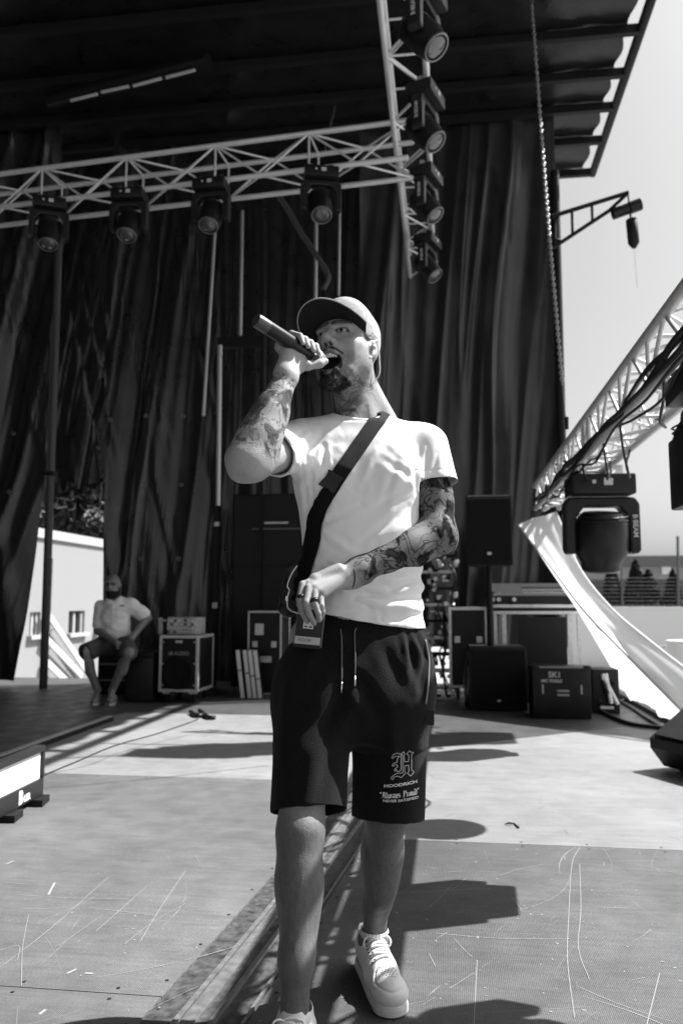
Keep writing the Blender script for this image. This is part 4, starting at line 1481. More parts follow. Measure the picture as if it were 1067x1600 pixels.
def build_shirt():
    M_T = mat('shirt_cotton', 0.72, 0.9, 0.15, bump=0.12, bscale=900, sheen=0.15)
    s = SDF((-0.26, 1.90, 0.90), (0.36, 2.47, 1.66), 0.0032)
    lv = [lev(985, 464, 665, 2.19, .118), lev(960, 467, 664, 2.19, .118), lev(920, 474, 660, 2.195, .116), lev(880, 475, 657, 2.2, .115),
          lev(840, 472, 656, 2.205, .115), lev(800, 466, 657, 2.215, .118), lev(765, 458, 660, 2.225, .120), lev(735, 455, 662, 2.23, .120),
          lev(705, 462, 662, 2.235, .112), lev(685, 475, 655, 2.24, .098), lev(668, 500, 640, 2.245, .08)]
    s.stack(lv, 2.35, 0.0)
    # shoulders and the slope to the neck
    s.cap(shR + A3(0.012, 0.01, 0.0), shL + A3(-0.012, 0.01, 0.0), 0.060, 0.060, 0.03)
    s.cap(neckB + A3(0, 0.012, -0.038), shR + A3(0.02, 0.015, 0.015), 0.068, 0.052, 0.03)
    s.cap(neckB + A3(0, 0.012, -0.038), shL + A3(-0.025, 0.015, 0.012), 0.068, 0.050, 0.03)
    s.ell(J(515, 745, 2.165), (0.075, 0.045, 0.06), None, 0.05)
    s.ell(J(610, 748, 2.165), (0.075, 0.045, 0.06), None, 0.05)
    # sleeves
    dR = (elR - shR) / np.linalg.norm(elR - shR)
    eR = shR + dR * 0.165
    s.cap(shR + A3(0, 0, -0.004), eR + dR * 0.05, 0.066, 0.068, 0.03)
    s.cut(eR, dR + A3(-0.25, 0, -0.2), (eR + A3(-0.18, -0.2, -0.15), eR + A3(0.075, 0.05, 0.15)), 0.0)
    s.cap(eR - dR * 0.03, eR + dR * 0.06, 0.058, 0.062, 0.004, 's')
    dL = (elL - shL) / np.linalg.norm(elL - shL)
    eL = J(683, 757, 2.215)
    s.cap(shL, eL + dL * 0.04, 0.066, 0.064, 0.025)
    s.cut(eL, dL + A3(0.0, 0.0, 0.0), (eL + A3(-0.052, -0.12, -0.14), eL + A3(0.14, 0.14, 0.05)), 0.0)
    s.cap(eL - dL * 0.03, eL + dL * 0.06, 0.053, 0.056, 0.004, 's')
    # neck opening and collar
    nd = H(0, -0.035, -0.045) - neckB
    nd /= np.linalg.norm(nd)
    s.cut(neckB + A3(-0.004, -0.035, 0.013), A3(-0.03, -0.42, 1.0), (neckB + A3(-0.075, -0.1, -0.06), neckB + A3(0.075, 0.1, 0.12)), 0.012)
    s.cap(neckB + A3(0, 0.0, -0.03), neckB + nd * 0.12, 0.066, 0.068, 0.006, 's')
    # hem
    s.F[:] = np.maximum(s.F, 0)  if False else s.F
    hz = J(560, 969, 2.1)[2]
    X, Y, Z = s._g(tuple(slice(0, n) for n in s.F.shape))
    hem = hz - (X - 0.04) * 0.16 + 0.02 * (Y - 2.1) / 0.1 * 0.3
    s.F = np.maximum(s.F, (hem - Z) * 0.97).astype(np.float32)
    V, Q = s.mesh()
    V = relax(V, Q, 2, 0.5)
    V, g = apply_folds(s, V, Q, FOLDS, 2.09, 0.6)
    # broad soft drape noise, stretched downwards
    q = fbm(V * A3(14, 14, 5) + 3, 3, 41) - 0.5
    V = V + g * (q * 0.009 * sstep(1.60, 1.5, V[:, 2]))[:, None]
    # finer wrinkles at the waist and around the armpits
    rg = 1 - np.abs(2 * fbm(V * A3(10, 10, 34) + 2.2 * fbm(V * 7, 2, 61)[:, None], 2, 62) - 1)
    wz = sstep(1.16, 1.03, V[:, 2]) * sstep(0.985, 1.01, V[:, 2])
    rg2 = 1 - np.abs(2 * fbm(np.stack([V[:, 0] * 26 + V[:, 2] * 16, V[:, 1] * 14, V[:, 2] * 9 - V[:, 0] * 6], 1), 2, 63) - 1)
    arm = np.exp(-(np.linalg.norm((V - J(478, 735, 2.14)) * A3(1, 0.6, 0.8), axis=1) / 0.11) ** 2)
    rg3 = 1 - np.abs(2 * fbm(np.stack([V[:, 0] * 24 - V[:, 2] * 18, V[:, 1] * 14, V[:, 2] * 9 + V[:, 0] * 8], 1), 2, 64) - 1)
    arm2 = np.exp(-(np.linalg.norm((V - J(640, 750, 2.15)) * A3(1, 0.6, 0.8), axis=1) / 0.10) ** 2)
    V = V - g * (0.006 * wz * rg ** 3 + 0.0035 * arm * rg2 ** 3 + 0.003 * arm2 * rg3 ** 3)[:, None]
    # horizontal rolls at the left flank above the hem
    fl = np.sin(V[:, 2] * 2 * np.pi / 0.055 + 1.2 + 6 * V[:, 0]) * sstep(0.10, 0.20, V[:, 0]) * sstep(1.0, 1.03, V[:, 2]) * sstep(1.20, 1.12, V[:, 2])
    V = V + g * (fl * 0.0045)[:, None]
    hl_ = hz - (V[:, 0] - 0.04) * 0.16 + 0.02 * (V[:, 1] - 2.1) / 0.1 * 0.3
    V = V - g * (0.0016 * np.exp(-((V[:, 2] - hl_ - 0.024) / 0.0022) ** 2))[:, None]
    for e_, d_ in ((eL, dL), (eR, dR)):
        ta = (V - e_) @ d_
        nr_ = np.linalg.norm(V - e_, axis=1) < 0.11
        V = V - g * (0.0015 * nr_ * np.exp(-((ta + 0.022) / 0.0024) ** 2))[:, None]
    # stitched hems
    for zc in (hem.min() if False else None,):
        pass
    V = relax(V, Q, 1, 0.35)
    o = np_mesh('t_shirt', lens_to_world(V, S_BASE), Q, M_T, singer)
    # ribbed collar
    pts = []
    return o, V, Q
shirt, tV, tQ = build_shirt()
T_BV = BVHTree.FromPolygons([tuple(p) for p in tV], [tuple(q) for q in tQ])   # in the lens frame

# ribbed collar band lying round the neckline
cp = []
for i in range(72):
    t = 2 * math.pi * i / 72
    q = neckB + A3(0.0735 * math.cos(t), 0.0755 * math.sin(t) + 0.002, 0)
    h = T_BV.ray_cast(Vector((q[0], q[1], neckB[2] + 0.12)), Vector((0, 0, -1)))
    cp.append(h[0] if h[0] is not None and h[0].z > neckB[2] - 0.09 else None)
zs = [p.z if p is not None else np.nan for p in cp]
zi = np.array(zs)
ok_ = ~np.isnan(zi)
zi = np.interp(np.arange(72), np.arange(72)[ok_], zi[ok_])
zi = np.convolve(np.concatenate([zi[-4:], zi, zi[:4]]), np.ones(9) / 9, 'valid')
ring = [Vector((neckB[0] + 0.0725 * math.cos(2 * math.pi * i / 72), neckB[1] + 0.0745 * math.sin(2 * math.pi * i / 72) + 0.002, zi[i] - 0.001)) for i in range(72)]
MB().path([L2W(p) for p in ring], 0.0062, 8, True).build('collar', MATS['shirt_cotton'], shirt, True)
# ------------------------------------------------------------------ shorts
SFOLDS = [((520, 1010), (470, 1080), .016, -.008), ((545, 1060), (500, 1150), .018, -.008), ((560, 1060), (600, 1130), .018, -.008),
          ((640, 1000), (655, 1070), .012, -.010), ((668, 1020), (660, 1090), .010, -.008), ((600, 1010), (628, 1075), .016, -.006),
          ((452, 1060), (440, 1180), .014, .006), ((500, 1150), (480, 1250), .018, .006), ((610, 1120), (620, 1240), .018, .005),
          ((630, 990), (640, 1040), .008, .007), ((650, 985), (668, 1030), .007, -.006)]

def build_shorts():
    M_S = mat('shorts_fleece', 0.016, 0.95, 0.15, noise=0.3, nscale=120, bump=0.6, bscale=450, sheen=0.06)
    s = SDF((-0.26, 1.86, 0.42), (0.30, 2.45, 1.06), 0.0034)
    lv = [lev(960, 478, 652, 2.195, .098), lev(978, 470, 658, 2.195, .106), lev(995, 458, 668, 2.19, .122), lev(1030, 447, 676, 2.185, .135), lev(1075, 438, 676, 2.175, .14),
          lev(1100, 436, 674, 2.165, .13), lev(1125, 446, 662, 2.16, .11), lev(1150, 466, 642, 2.16, .085)]
    s.stack(lv, 2.4, 0.0)
    dn = A3(0, 0, -1)
    rT, rB = J(489, 1075, 2.15), J(483, 1268, 2.045)
    lT, lB = J(612, 1075, 2.18), J(606, 1278, 2.165)
    s.cap(rT, rB + (rB - rT) * 0.1, 0.099, 0.096, 0.05)
    s.cap(lT, lB + (lB - lT) * 0.1, 0.100, 0.096, 0.05)
    for B, T, tilt in ((rB, rT, 0.05), (lB, lT, -0.02)):
        d = (B - T) / np.linalg.norm(B - T)
        xm = float((rB[0] + lB[0]) / 2) + 0.004
        bx0, bx1 = B - A3(0.16, 0.16, 0.16), B + A3(0.16, 0.16, 0.07)
        if B is rB: bx1[0] = xm
        else: bx0[0] = xm
        s.cut(B, d + A3(tilt, -0.05, 0), (bx0, bx1), 0.0)
        s.cap(B - d * 0.10, B + d * 0.05, 0.085, 0.0885, 0.004, 's')
    s.cap(hipR, kneeR, 0.06, 0.06, 0.0, 's') if False else None
    V, Q = s.mesh()
    V = relax(V, Q, 2, 0.5)
    V, g = apply_folds(s, V, Q, SFOLDS, 2.06, 1.0)
    q = fbm(V * A3(8, 8, 5) + 9, 3, 51) - 0.5
    V = V + g * (q * 0.011 * sstep(1.0, 0.93, V[:, 2]))[:, None]
    # gathered waistband
    wb = sstep(0.955, 0.975, V[:, 2])
    V = V + g * (wb * 0.0003 * np.sin(np.arctan2(V[:, 0] - 0.05, 2.19 - V[:, 1]) * 60))[:, None]
    V = relax(V, Q, 1, 0.3)
    o = np_mesh('shorts', lens_to_world(V, S_BASE), Q, M_S, singer)
    return o, V, Q
shorts, hV, hQ = build_shorts()
H_BV = BVHTree.FromPolygons([tuple(p) for p in hV], [tuple(q) for q in hQ])

def on(bv, u, v, d=1.6, off=0.001):
    """point of a garment's front under an image position (found once, kept as geometry)"""
    o = Vector(tuple(J(u, v, d)))
    dr = (o - Vector((0, 0, CAM_H))).normalized()
    h = bv.ray_cast(o, dr)
    if h[0] is None:
        return None
    n = h[1] if h[1].dot(dr) < 0 else -h[1]
    return h[0] + n * off

def ribbon(bv, pts, wid, off, thick, name, m, parent, sub=40):
    """strap: centre line in image positions, laid on the cloth"""
    C = spline([Vector((p[0], p[1], 0)) for p in pts], max(2, sub // (len(pts) - 1)))
    rows = []
    for i, c in enumerate(C):
        t = C[min(i + 1, len(C) - 1)] - C[max(i - 1, 0)]
        n = Vector((-t.y, t.x, 0)).normalized() * wid / 2
        row = []
        for k in (-1, -0.5, 0, 0.5, 1):
            q = c + n * k
            row.append(on(bv, q.x, q.y, 1.6, off))
        ok = [j for j in range(5) if row[j] is not None]
        if ok:
            for j in range(5):
                if row[j] is None:
                    q = c + n * (-1, -0.5, 0, 0.5, 1)[j]
                    near = row[min(ok, key=lambda z_: abs(z_ - j))]
                    row[j] = Vector(tuple(J(q.x, q.y, near.y + 0.012)))
            rows.append(row)
        elif rows:
            rows.append([Vector(tuple(J((c + n * k).x, (c + n * k).y, rows[-1][2].y + 0.004))) for k in (-1, -0.5, 0, 0.5, 1)])
    # straighten across
    mb = MB()
    vs, W = [], 5
    for r in rows:
        a, b = r[0], r[-1]
        dmin = min(p.y for p in r)
        vs += [Vector((p.x, min(p.y, (a.lerp(b, j / 4)).y), p.z)) for j, p in enumerate(r)]
    nR = len(rows)
    back = [v + Vector((0, thick, 0)) for v in vs]
    fs = [(i * W + j, i * W + j + 1, (i + 1) * W + j + 1, (i + 1) * W + j) for i in range(nR - 1) for j in range(W - 1)]
    k = len(vs)
    fb = [tuple(x + k for x in f[::-1]) for f in fs]
    ed = []
    for i in range(nR - 1):
        ed += [(i * W, (i + 1) * W, k + (i + 1) * W, k + i * W), (i * W + W - 1, k + i * W + W - 1, k + (i + 1) * W + W - 1, (i + 1) * W + W - 1)]
    mb.add([L2W(p) for p in vs + back], fs + fb + ed)
    return mb.build(name, m, parent, 50)
# ------------------------------------------------------------------ writing on the shorts
M_PRINT = mat('white_print', 0.6, 0.7)
M_PRINT2 = mat('grey_print', 0.42, 0.7)
def print_on(bv, name, polys, m, parent, off=0.0012):
    """polys: lists of image positions; laid on the cloth as thin printed faces"""
    mb = MB()
    for P in polys:
        q = [on(bv, x, y, 1.6, off) for x, y in P]
        if all(a is not None for a in q):
            mb.add([L2W(a) for a in q], [tuple(range(len(q)))])
    if mb.v:
        return mb.build(name, m, parent)

def stroke_polys(pts, w, closed=False, sub=3):
    P = [Vector((p[0], p[1])) for p in pts]
    if closed:
        P.append(P[0])
    out = []
    for a, b in zip(P[:-1], P[1:]):
        d = b - a
        if d.length < 1e-6:
            continue
        n = Vector((-d.y, d.x)).normalized() * w / 2
        e = d.normalized() * w * 0.35
        k = max(1, int(d.length / 4))
        for i in range(k):
            p, q = a.lerp(b, i / k) - (e if i == 0 else e * 0), a.lerp(b, (i + 1) / k) + (e if i == k - 1 else e * 0)
            out.append([tuple(p + n), tuple(q + n), tuple(q - n), tuple(p - n)])
    return out

# outlined blackletter H (image positions measured on the leg)
Z = lambda x, y: (580 + x * 90 / 1067.0, 1160 + y * 110 / 1304.0)
h_out = [(555, 205), (590, 170), (612, 195), (600, 250), (610, 360), (685, 352), (690, 235), (650, 210), (705, 150), (725, 172), (775, 182), (742, 220), (742, 510),
         (785, 545), (725, 622), (665, 570), (692, 530), (688, 425), (612, 430), (612, 530), (628, 570), (552, 650), (480, 622), (415, 640), (398, 690), (365, 670),
         (372, 645), (400, 620), (470, 570), (580, 565), (575, 240)]
h_in = [(555, 215), (470, 195), (400, 225), (380, 290), (400, 295), (425, 260), (520, 250), (480, 300), (470, 370), (410, 385), (385, 430), (405, 440), (430, 415), (475, 415), (485, 455),
        (440, 480), (425, 525), (440, 530), (460, 500), (485, 545), (530, 525), (548, 490), (545, 240)]
polys = stroke_polys([Z(*p) for p in h_out], 1.0, True) + stroke_polys([Z(*p) for p in h_in], 1.0, True)
print_on(H_BV, 'blackletter_h_print', polys, M_PRINT2, shorts)

def word_on(name, txt, x0, x1, y0, y1, cap, m, bold, curve=0.0, bvh=None, par=None):
    v, f = text_mesh(txt, 10.0, bold)
    xs = [p.x for p in v]; ys = [p.y for p in v]
    a, b, c, d = min(xs), max(xs), min(ys), max(ys)
    polys = []
    bm = bmesh.new()
    bv_ = [bm.verts.new((p.x, p.y, 0)) for p in v]
    for q in f:
        try:
            bm.faces.new([bv_[i] for i in q])
        except ValueError:
            pass
    for p in bm.faces:
        poly = []
        for w in p.verts:
            t = (w.co.x - a) / (b - a)
            yb = y0 + (y1 - y0) * t + curve * t * t
            poly.append((x0 + (x1 - x0) * t, yb - cap * (w.co.y - c) / (d - c)))
        polys.append(poly)
    bm.free()
    print_on(bvh or H_BV, name, polys, m, par or shorts)

word_on('neck_lettering', 'Locura', 535, 555, 643, 642, 6.5, mat('ink', 0.02, 0.7), -0.02, 0.0, N_BV, singer)
word_on('wordmark_print', 'HOODRICH', 600, 651, 1230.5, 1230, 5.0, M_PRINT, 0.35, -7.0)
word_on('motto_print', 'NEVER SATISFIED', 598.5, 653, 1253, 1258, 4.2, M_PRINT, 0.2, -11.0)

# blackletter motto: broad-nib strokes
def nib(pts, w=1.5):
    out = []
    nx, ny = w * 0.5, -w * 0.32
    for a, b in zip(pts[:-1], pts[1:]):
        out.append([(a[0] - nx, a[1] - ny), (a[0] + nx, a[1] + ny), (b[0] + nx, b[1] + ny), (b[0] - nx, b[1] - ny)])
    return out
GL = {'A': ([[(0, 2), (2.2, 0), (4, 1.2), (4, 8.6), (5.2, 10)], [(1.6, 0.8), (1.8, 7), (0, 9.6)], [(0.3, 4.6), (4, 4.6)]], 6.4),
      'l': ([[(0.6, 0), (0.6, 9), (1.8, 10)]], 2.8),
      'w': ([[(0.5, 3.6), (0.5, 9), (2.4, 10)], [(2.8, 3.6), (2.8, 9), (4.6, 9.6)], [(5, 3.4), (5.2, 8.6), (2.8, 10)]], 6.6),
      'a': ([[(0.4, 4), (2.6, 3.6), (2.8, 9), (3.8, 10)], [(2.6, 6.2), (0.6, 7), (0.6, 9.2), (2.4, 9.4)]], 4.8),
      'y': ([[(0.5, 3.6), (0.5, 8.8), (2.4, 9.8)], [(2.8, 3.6), (2.8, 10), (0.6, 12.4)]], 4.2),
      's': ([[(3, 4.2), (0.8, 4), (0.8, 6), (3, 7.4), (3, 9.4), (0.4, 9.8)]], 4.2),
      'P': ([[(0.2, 1.4), (2, 0.2), (2, 10.8)], [(0.6, 1.6), (4.6, 0.6), (5.2, 4.4), (2, 6)]], 6.4),
      'r': ([[(0.6, 3.6), (0.6, 9.4), (1.6, 10)], [(0.8, 4.6), (2.8, 3.6)]], 3.4),
      'o': ([[(0.6, 4.2), (0.6, 9), (2.4, 10)], [(0.6, 4.4), (2.6, 3.6), (3, 9), (2.4, 9.8)]], 4.2),
      'u': ([[(0.6, 3.6), (0.6, 9), (2.4, 10)], [(2.9, 3.6), (2.9, 9), (3.8, 10)]], 4.4),
      'd': ([[(0.6, 4.6), (0.6, 9), (2.4, 10)], [(0, 0.2), (3, 4.2), (3, 9), (2.4, 9.8)], [(0.6, 4.6), (2.4, 3.6)]], 4.4),
      ' ': ([], 3.0), '"': ([[(0.3, 0), (0.1, 2.4)], [(1.6, 0), (1.4, 2.4)]], 3.0)}
def blackletter(txt, x0, x1, y0, y1, cap, curve):
    tot = sum(GL[c][1] for c in txt)
    polys, x = [], 0.0
    for c in txt:
        for st in GL[c][0]:
            for P in nib(st, 1.5):
                q = []
                for px_, py_ in P:
                    t = (x + px_) / tot
                    q.append((x0 + (x1 - x0) * t, y0 + (y1 - y0) * t + curve * t * t + py_ / 10 * cap - cap))
                polys.append(q)
        x += GL[c][1]
    return polys
print_on(H_BV, 'blackletter_motto_print', blackletter('"Always Proud"', 594, 654.5, 1247, 1249, 9.5, -9.0), M_PRINT, shorts)

# drawstrings with metal tips, side pocket seam, small loop label
M_CORD = mat('cord', 0.10, 0.8)
for pts, tip in (([(532, 984), (534, 1000), (534, 1040), (533.5, 1066)], [(533.5, 1066), (533.5, 1083)]), ([(557, 982), (554, 992), (555, 1030), (554.5, 1056)], [(554.5, 1056), (554.5, 1073)])):
    q = [on(H_BV, x, y, 1.6, 0.003) for x, y in pts]
    c = MB().path([L2W(p) for p in spline(q, 5)], 0.0019, 6).build('drawstring', M_CORD, shorts, True)
    q = [on(H_BV, x, y, 1.6, 0.003) for x, y in tip]
    MB().path([L2W(p) for p in q], 0.0021, 6).build('drawstring_tip', mat('bright_metal', 0.7, 0.3, metal=1.0), c, True)
q = [on(H_BV, x, y, 1.6, 0.002) for x, y in [(663, 1000), (669, 1030), (668, 1070), (664, 1100)]]
if all(q):
    MB().path([L2W(p) for p in spline(q, 6)], 0.003, 6).build('pocket_seam', mat('seam', 0.16, 0.6), shorts, True)
a = on(H_BV, 664, 1122, 1.6, 0.0)
if a is not None:
    MB().box(L2W(a + Vector((0.012, 0, 0))), (0.022, 0.004, 0.036)).build('loop_label', mat('black_label', 0.02, 0.6), shorts)

# ------------------------------------------------------------------ socks and shoes
M_SHOE = mat('shoe_leather', 0.68, 0.45, 0.4, bump=0.08, bscale=700)
M_SOLE = mat('shoe_sole', 0.62, 0.6, 0.3)
M_SOCK = mat('sock_knit', 0.66, 0.95, 0.1)
def build_shoe(ank, heading, tw, nm):
    """shoe in its own frame: y forward to the toe, x to its outer side, z up; origin on the floor under the ankle"""
    O = A3(ank[0], ank[1], 0.0)
    f = A3(math.sin(heading), -math.cos(heading), 0)
    r = A3(math.cos(heading), math.sin(heading), 0)          # to image right
    Q3 = np.stack([r, f, A3(0, 0, 1)], 1)
    P = lambda x, y, z: O + Q3 @ A3(x, y, z)
    s = SDF(O + A3(-0.28, -0.28, -0.01), O + A3(0.28, 0.28, 0.22), 0.003)
    # upper
    s.cap(P(0, -0.055, 0.065), P(0, 0.10, 0.055), 0.042, 0.044, 0.02, flat=None)
    s.cap(P(tw * 0.004, 0.10, 0.05), P(tw * 0.008, 0.185, 0.042), 0.045, 0.038, 0.02)
    s.ell(P(tw * 0.008, 0.175, 0.045), (0.046, 0.055, 0.034), Q3, 0.02)
    s.cap(P(0, -0.03, 0.08), P(0, -0.028, 0.115), 0.042, 0.040, 0.02)
    s.cap(P(0, 0.0, 0.10), P(0.003, 0.11, 0.075), 0.036, 0.028, 0.02)
    s.cut(P(0, -0.07, 0.128), Q3 @ A3(0, -0.20, 1.0))
    s.cap(P(0, -0.025, 0.10), P(0, -0.02, 0.2), 0.036, 0.038, 0.004, 's')
    # tongue
    s.cap(P(0, 0.028, 0.10), P(0, 0.012, 0.138), 0.022, 0.022, 0.008, flat=(f, 3.0))
    s.cut(P(0, 0, 0.024), A3(0, 0, -1))
    # toe cap seam: groove across
    V, Qd = s.mesh()
    V = relax(V, Qd, 2, 0.5)
    L = (V - O) @ Q3
    g = s.grad(V)
    seam = np.abs(np.hypot((L[:, 0] - tw * 0.008) / 0.038, (L[:, 1] - 0.175) / 0.05) - 1.0) * 0.04
    V -= g * (0.0022 * np.exp(-(seam / 0.002) ** 2) * (L[:, 2] > 0.055))[:, None]
    for yy, sl in ((0.06, 0.6), (-0.02, -0.4)):
        sd = np.abs(L[:, 1] - yy - sl * (L[:, 2] - 0.06))
        V -= g * (0.0016 * np.exp(-(sd / 0.002) ** 2) * (np.abs(L[:, 0]) > 0.026) * (L[:, 2] < 0.095))[:, None]
    # overlay panel edges along the side
    for zz, a0 in ((0.068, 0.0),):
        sd = np.abs(L[:, 2] - zz - 0.012 * np.sin(L[:, 1] * 30))
        V -= g * (0.0014 * np.exp(-(sd / 0.0018) ** 2) * (L[:, 1] < 0.10))[:, None]
    shoe = np_mesh(nm, lens_to_world(V, S_BASE), Qd, M_SHOE, singer)
    # sole
    s = SDF(O + A3(-0.28, -0.28, -0.01), O + A3(0.28, 0.28, 0.06), 0.003)
    for a, b, ra, rb in (((0, -0.055), (0, 0.02), 0.043, 0.041), ((0, 0.02), (tw * 0.006, 0.11), 0.041, 0.048), ((tw * 0.006, 0.11), (tw * 0.008, 0.185), 0.048, 0.046)):
        pa, pb = P(a[0], a[1], 0.0), P(b[0], b[1], 0.0)
        X, Y, Z_ = s._g(tuple(slice(0, n) for n in s.F.shape))
        ab = (pb - pa)[:2]
        t = np.clip(((X - pa[0]) * ab[0] + (Y - pa[1]) * ab[1]) / (ab @ ab), 0, 1)
        d = np.hypot(X - pa[0] - t * ab[0], Y - pa[1] - t * ab[1]) - (ra + (rb - ra) * t)
        d = np.maximum(d, np.maximum(Z_ - 0.030, 0.003 - Z_))
        s.F = np.minimum(s.F, d.astype(np.float32))
    V, Qd = s.mesh()
    V = relax(V, Qd, 2, 0.5)
    L = V[:, 2]
    g = s.grad(V)
    V -= g * (0.0018 * np.exp(-((L - 0.026) / 0.0018) ** 2))[:, None]
    np_mesh('sole', lens_to_world(V, S_BASE), Qd, M_SOLE, shoe)
    # laces, bow, vent holes, eyelets
    bvs = BVHTree.FromPolygons([tuple(p) for p in shoe_world(shoe)], [tuple(p.vertices) for p in shoe.data.polygons])
    def top(x, y, off=0.002):
        o = Vector(L2W(P(x, y, 0.3)))
        h = bvs.ray_cast(o, Vector((0, 0, -1)))
        return h[0] + h[1] * off if h[0] is not None else None
    M_LACE = mat('lace', 0.7, 0.9)
    M_HOLE = mat('hole', 0.015, 0.9)
    for i in range(7):
        y = 0.035 + 0.014 * i
        w = 0.022 - 0.0004 * i
        pts = [top(-w + 2 * w * j / 8, y + (0.006 if i % 2 else -0.006) * (j / 8 - 0.5), 0.0035) for j in range(9)]
        pts = [p for p in pts if p is not None]
        if len(pts) > 2:
            MB().path(pts, 0.0034, 6).build('lace', M_LACE, shoe, True)
        for q in (-1, 1):
            p = top(q * (w + 0.006), y, 0.0)
            if p is not None:
                MB().lathe(p, [(0.0001, -0.001), (0.0026, -0.001), (0.0026, 0.0012), (0.0001, 0.0012)], n=8).build('eyelet', M_HOLE, shoe)
    k = Vector(L2W(P(0, 0.03, 0.12)))
    rr, ff, uu = Vector(c2w(*r)), Vector(c2w(*f)), Vector((0, 0, 1))
    for q in (-1, 1):
        loop = [k + rr * q * (0.004 + 0.034 * math.sin(t) ) + uu * (-0.004 + 0.014 * math.sin(2 * t) * q) + ff * (0.008 + 0.012 * (1 - math.cos(2 * t)) * 0.8) for t in [math.pi * j / 14 for j in range(15)]]
        MB().path(loop, 0.0026, 6).build('lace_bow', M_LACE, shoe, True)
        MB().path(spline([k, k + rr * q * 0.02 + ff * 0.03 - uu * 0.01, k + rr * q * 0.03 + ff * 0.05 - uu * 0.03], 5), 0.0024, 6).build('lace_end', M_LACE, shoe, True)
    hole = MB()
    for i in range(6):
        for j in range(-3, 4):
            if abs(j) > 3.2 - i * 0.4:
                continue
            p = top(tw * 0.008 + j * 0.0085 + (0.004 if i % 2 else 0), 0.142 + 0.0085 * i, 0.0004)
            if p is not None:
                hole.lathe(p, [(0.0001, -0.001), (0.0014, -0.001), (0.0014, 0.0004), (0.0001, 0.0004)], n=6)
    ho = hole.build('vent_holes', M_HOLE, shoe)
    ho['kind'] = 'stuff'
    return shoe
def shoe_world(o):
    n = len(o.data.vertices)
    a = np.empty(n * 3, np.float32)
    o.data.vertices.foreach_get('co', a)
    return a.reshape(-1, 3)
build_shoe(ankL, math.radians(9), 1, 'shoe')
build_shoe(ankR, math.radians(-8), -1, 'shoe')
for an, hd, topz in ((ankL, 0, 0.138), (ankR, 0, 0.118)):
    mb = MB()
    n = 48
    kn = kneeL if an is ankL else kneeR
    up = Vector(tuple(kn - an)).normalized()
    rows = []
    for j in range(9):
        z = 0.07 + (topz - 0.07) * j / 8
        c = Vector(tuple(an)) + up * ((z - an[2]) / up.z)
        for i in range(n):
            t = 2 * math.pi * i / n
            rr = 0.0385 + 0.0012 * (i % 2) + (0.0016 if j >= 7 else 0) + 0.002 * math.sin(j * 2.1) - 0.0015 * j / 8
            rows.append(L2W(c + Vector((rr * math.cos(t), rr * 1.08 * math.sin(t) + 0.002, 0))))
    mb.add(rows, [(j * n + i, j * n + (i + 1) % n, (j + 1) * n + (i + 1) % n, (j + 1) * n + i) for j in range(8) for i in range(n)])
    mb.build('sock', M_SOCK, singer)

# ------------------------------------------------------------------ shoulder strap, pouch, earpiece, bracelet
M_STRAP = mat('webbing', 0.009, 0.7, 0.25, bump=0.4, bscale=900)
strap = ribbon(T_BV, [(601, 640), (597, 647), (585, 664), (560, 700), (535, 735), (512, 772), (495, 810), (489, 850), (477, 890), (466, 940)], 24, 0.0065, 0.003, 'shoulder_strap', M_STRAP, singer, 48)
ribbon(T_BV, [(526, 741), (511, 764)], 26, 0.0105, 0.003, 'strap_slider', mat('black_plastic', 0.02, 0.4), strap, 4)
# pouch hanging behind the right hip
pc = J(452, 925, 2.19)
s = SDF(pc - 0.1, pc + 0.1, 0.003)
s.cap(pc + A3(0.012, 0, 0.055), pc + A3(0, 0, -0.04), 0.024, 0.03, 0.01, flat=((0, 1, 0), 1.4))
s.cap(pc + A3(0.014, 0, 0.07), pc + A3(0.03, 0, 0.075), 0.012, 0.012, 0.01)
V, Q = s.mesh()
V += s.grad(V) * ((fbm(V * 60, 3, 4) - 0.5) * 0.008)[:, None]
po = np_mesh('pouch', lens_to_world(V, S_BASE), Q, mat('pouch_cloth', 0.03, 0.5, 0.5, noise=0.8, nscale=60), singer)
MB().box(L2W(pc + A3(-0.004, -0.03, -0.018)), (0.006, 0.004, 0.012)).build('zip_pull', mat('bright_metal', 0.7, 0.3, metal=1.0), po)
# earpiece with its wire behind the neck
e0 = H(0.086, -0.004, 0.0)
MB().lathe(L2W(e0), [(0.001, -0.006), (0.0075, -0.005), (0.008, 0.0), (0.006, 0.006), (0.001, 0.008)], axis=Vector(L2W(hl)) - Vector(L2W(A3(0, 0, 0))), n=16).build('earpiece', mat('grey_plastic', 0.35, 0.35), singer, True)
wire = [H(0.088, -0.002, 0.008), H(0.09, -0.012, 0.028), H(0.088, -0.032, 0.02), H(0.088, -0.045, -0.02), H(0.085, -0.055, -0.06), H(0.06, -0.062, -0.1), neckB + A3(0.07, 0.04, 0.02)]
MB().path([L2W(p) for p in spline(wire, 6)], 0.0016, 6).build('earpiece_wire', mat('white_wire', 0.7, 0.4), singer, True)
MB().lathe(L2W(H(0.082, 0.0, -0.034)), [(0.0005, -0.004), (0.0042, -0.003), (0.0042, 0.001), (0.0005, 0.003)], axis=Vector(L2W(hl)) - Vector(L2W(A3(0, 0, 0))), n=12).build('ear_stud', mat('bright_metal', 0.7, 0.3, metal=1.0), singer, True)
wax = (elL - wrL) / np.linalg.norm(elL - wrL)
wc = wrL + wax * 0.012
Rw = frame_from(Vector(tuple(wax)) + Vector((0.15, 0, -0.3)))
MB().path([L2W(Vector(tuple(wc)) + Rw @ Vector((0.0325 * math.cos(t), 0.0325 * math.sin(t), 0))) for t in [2 * math.pi * i / 28 for i in range(28)]], 0.0016, 6, True).build('bracelet', mat('black_cord', 0.015, 0.7), singer, True)
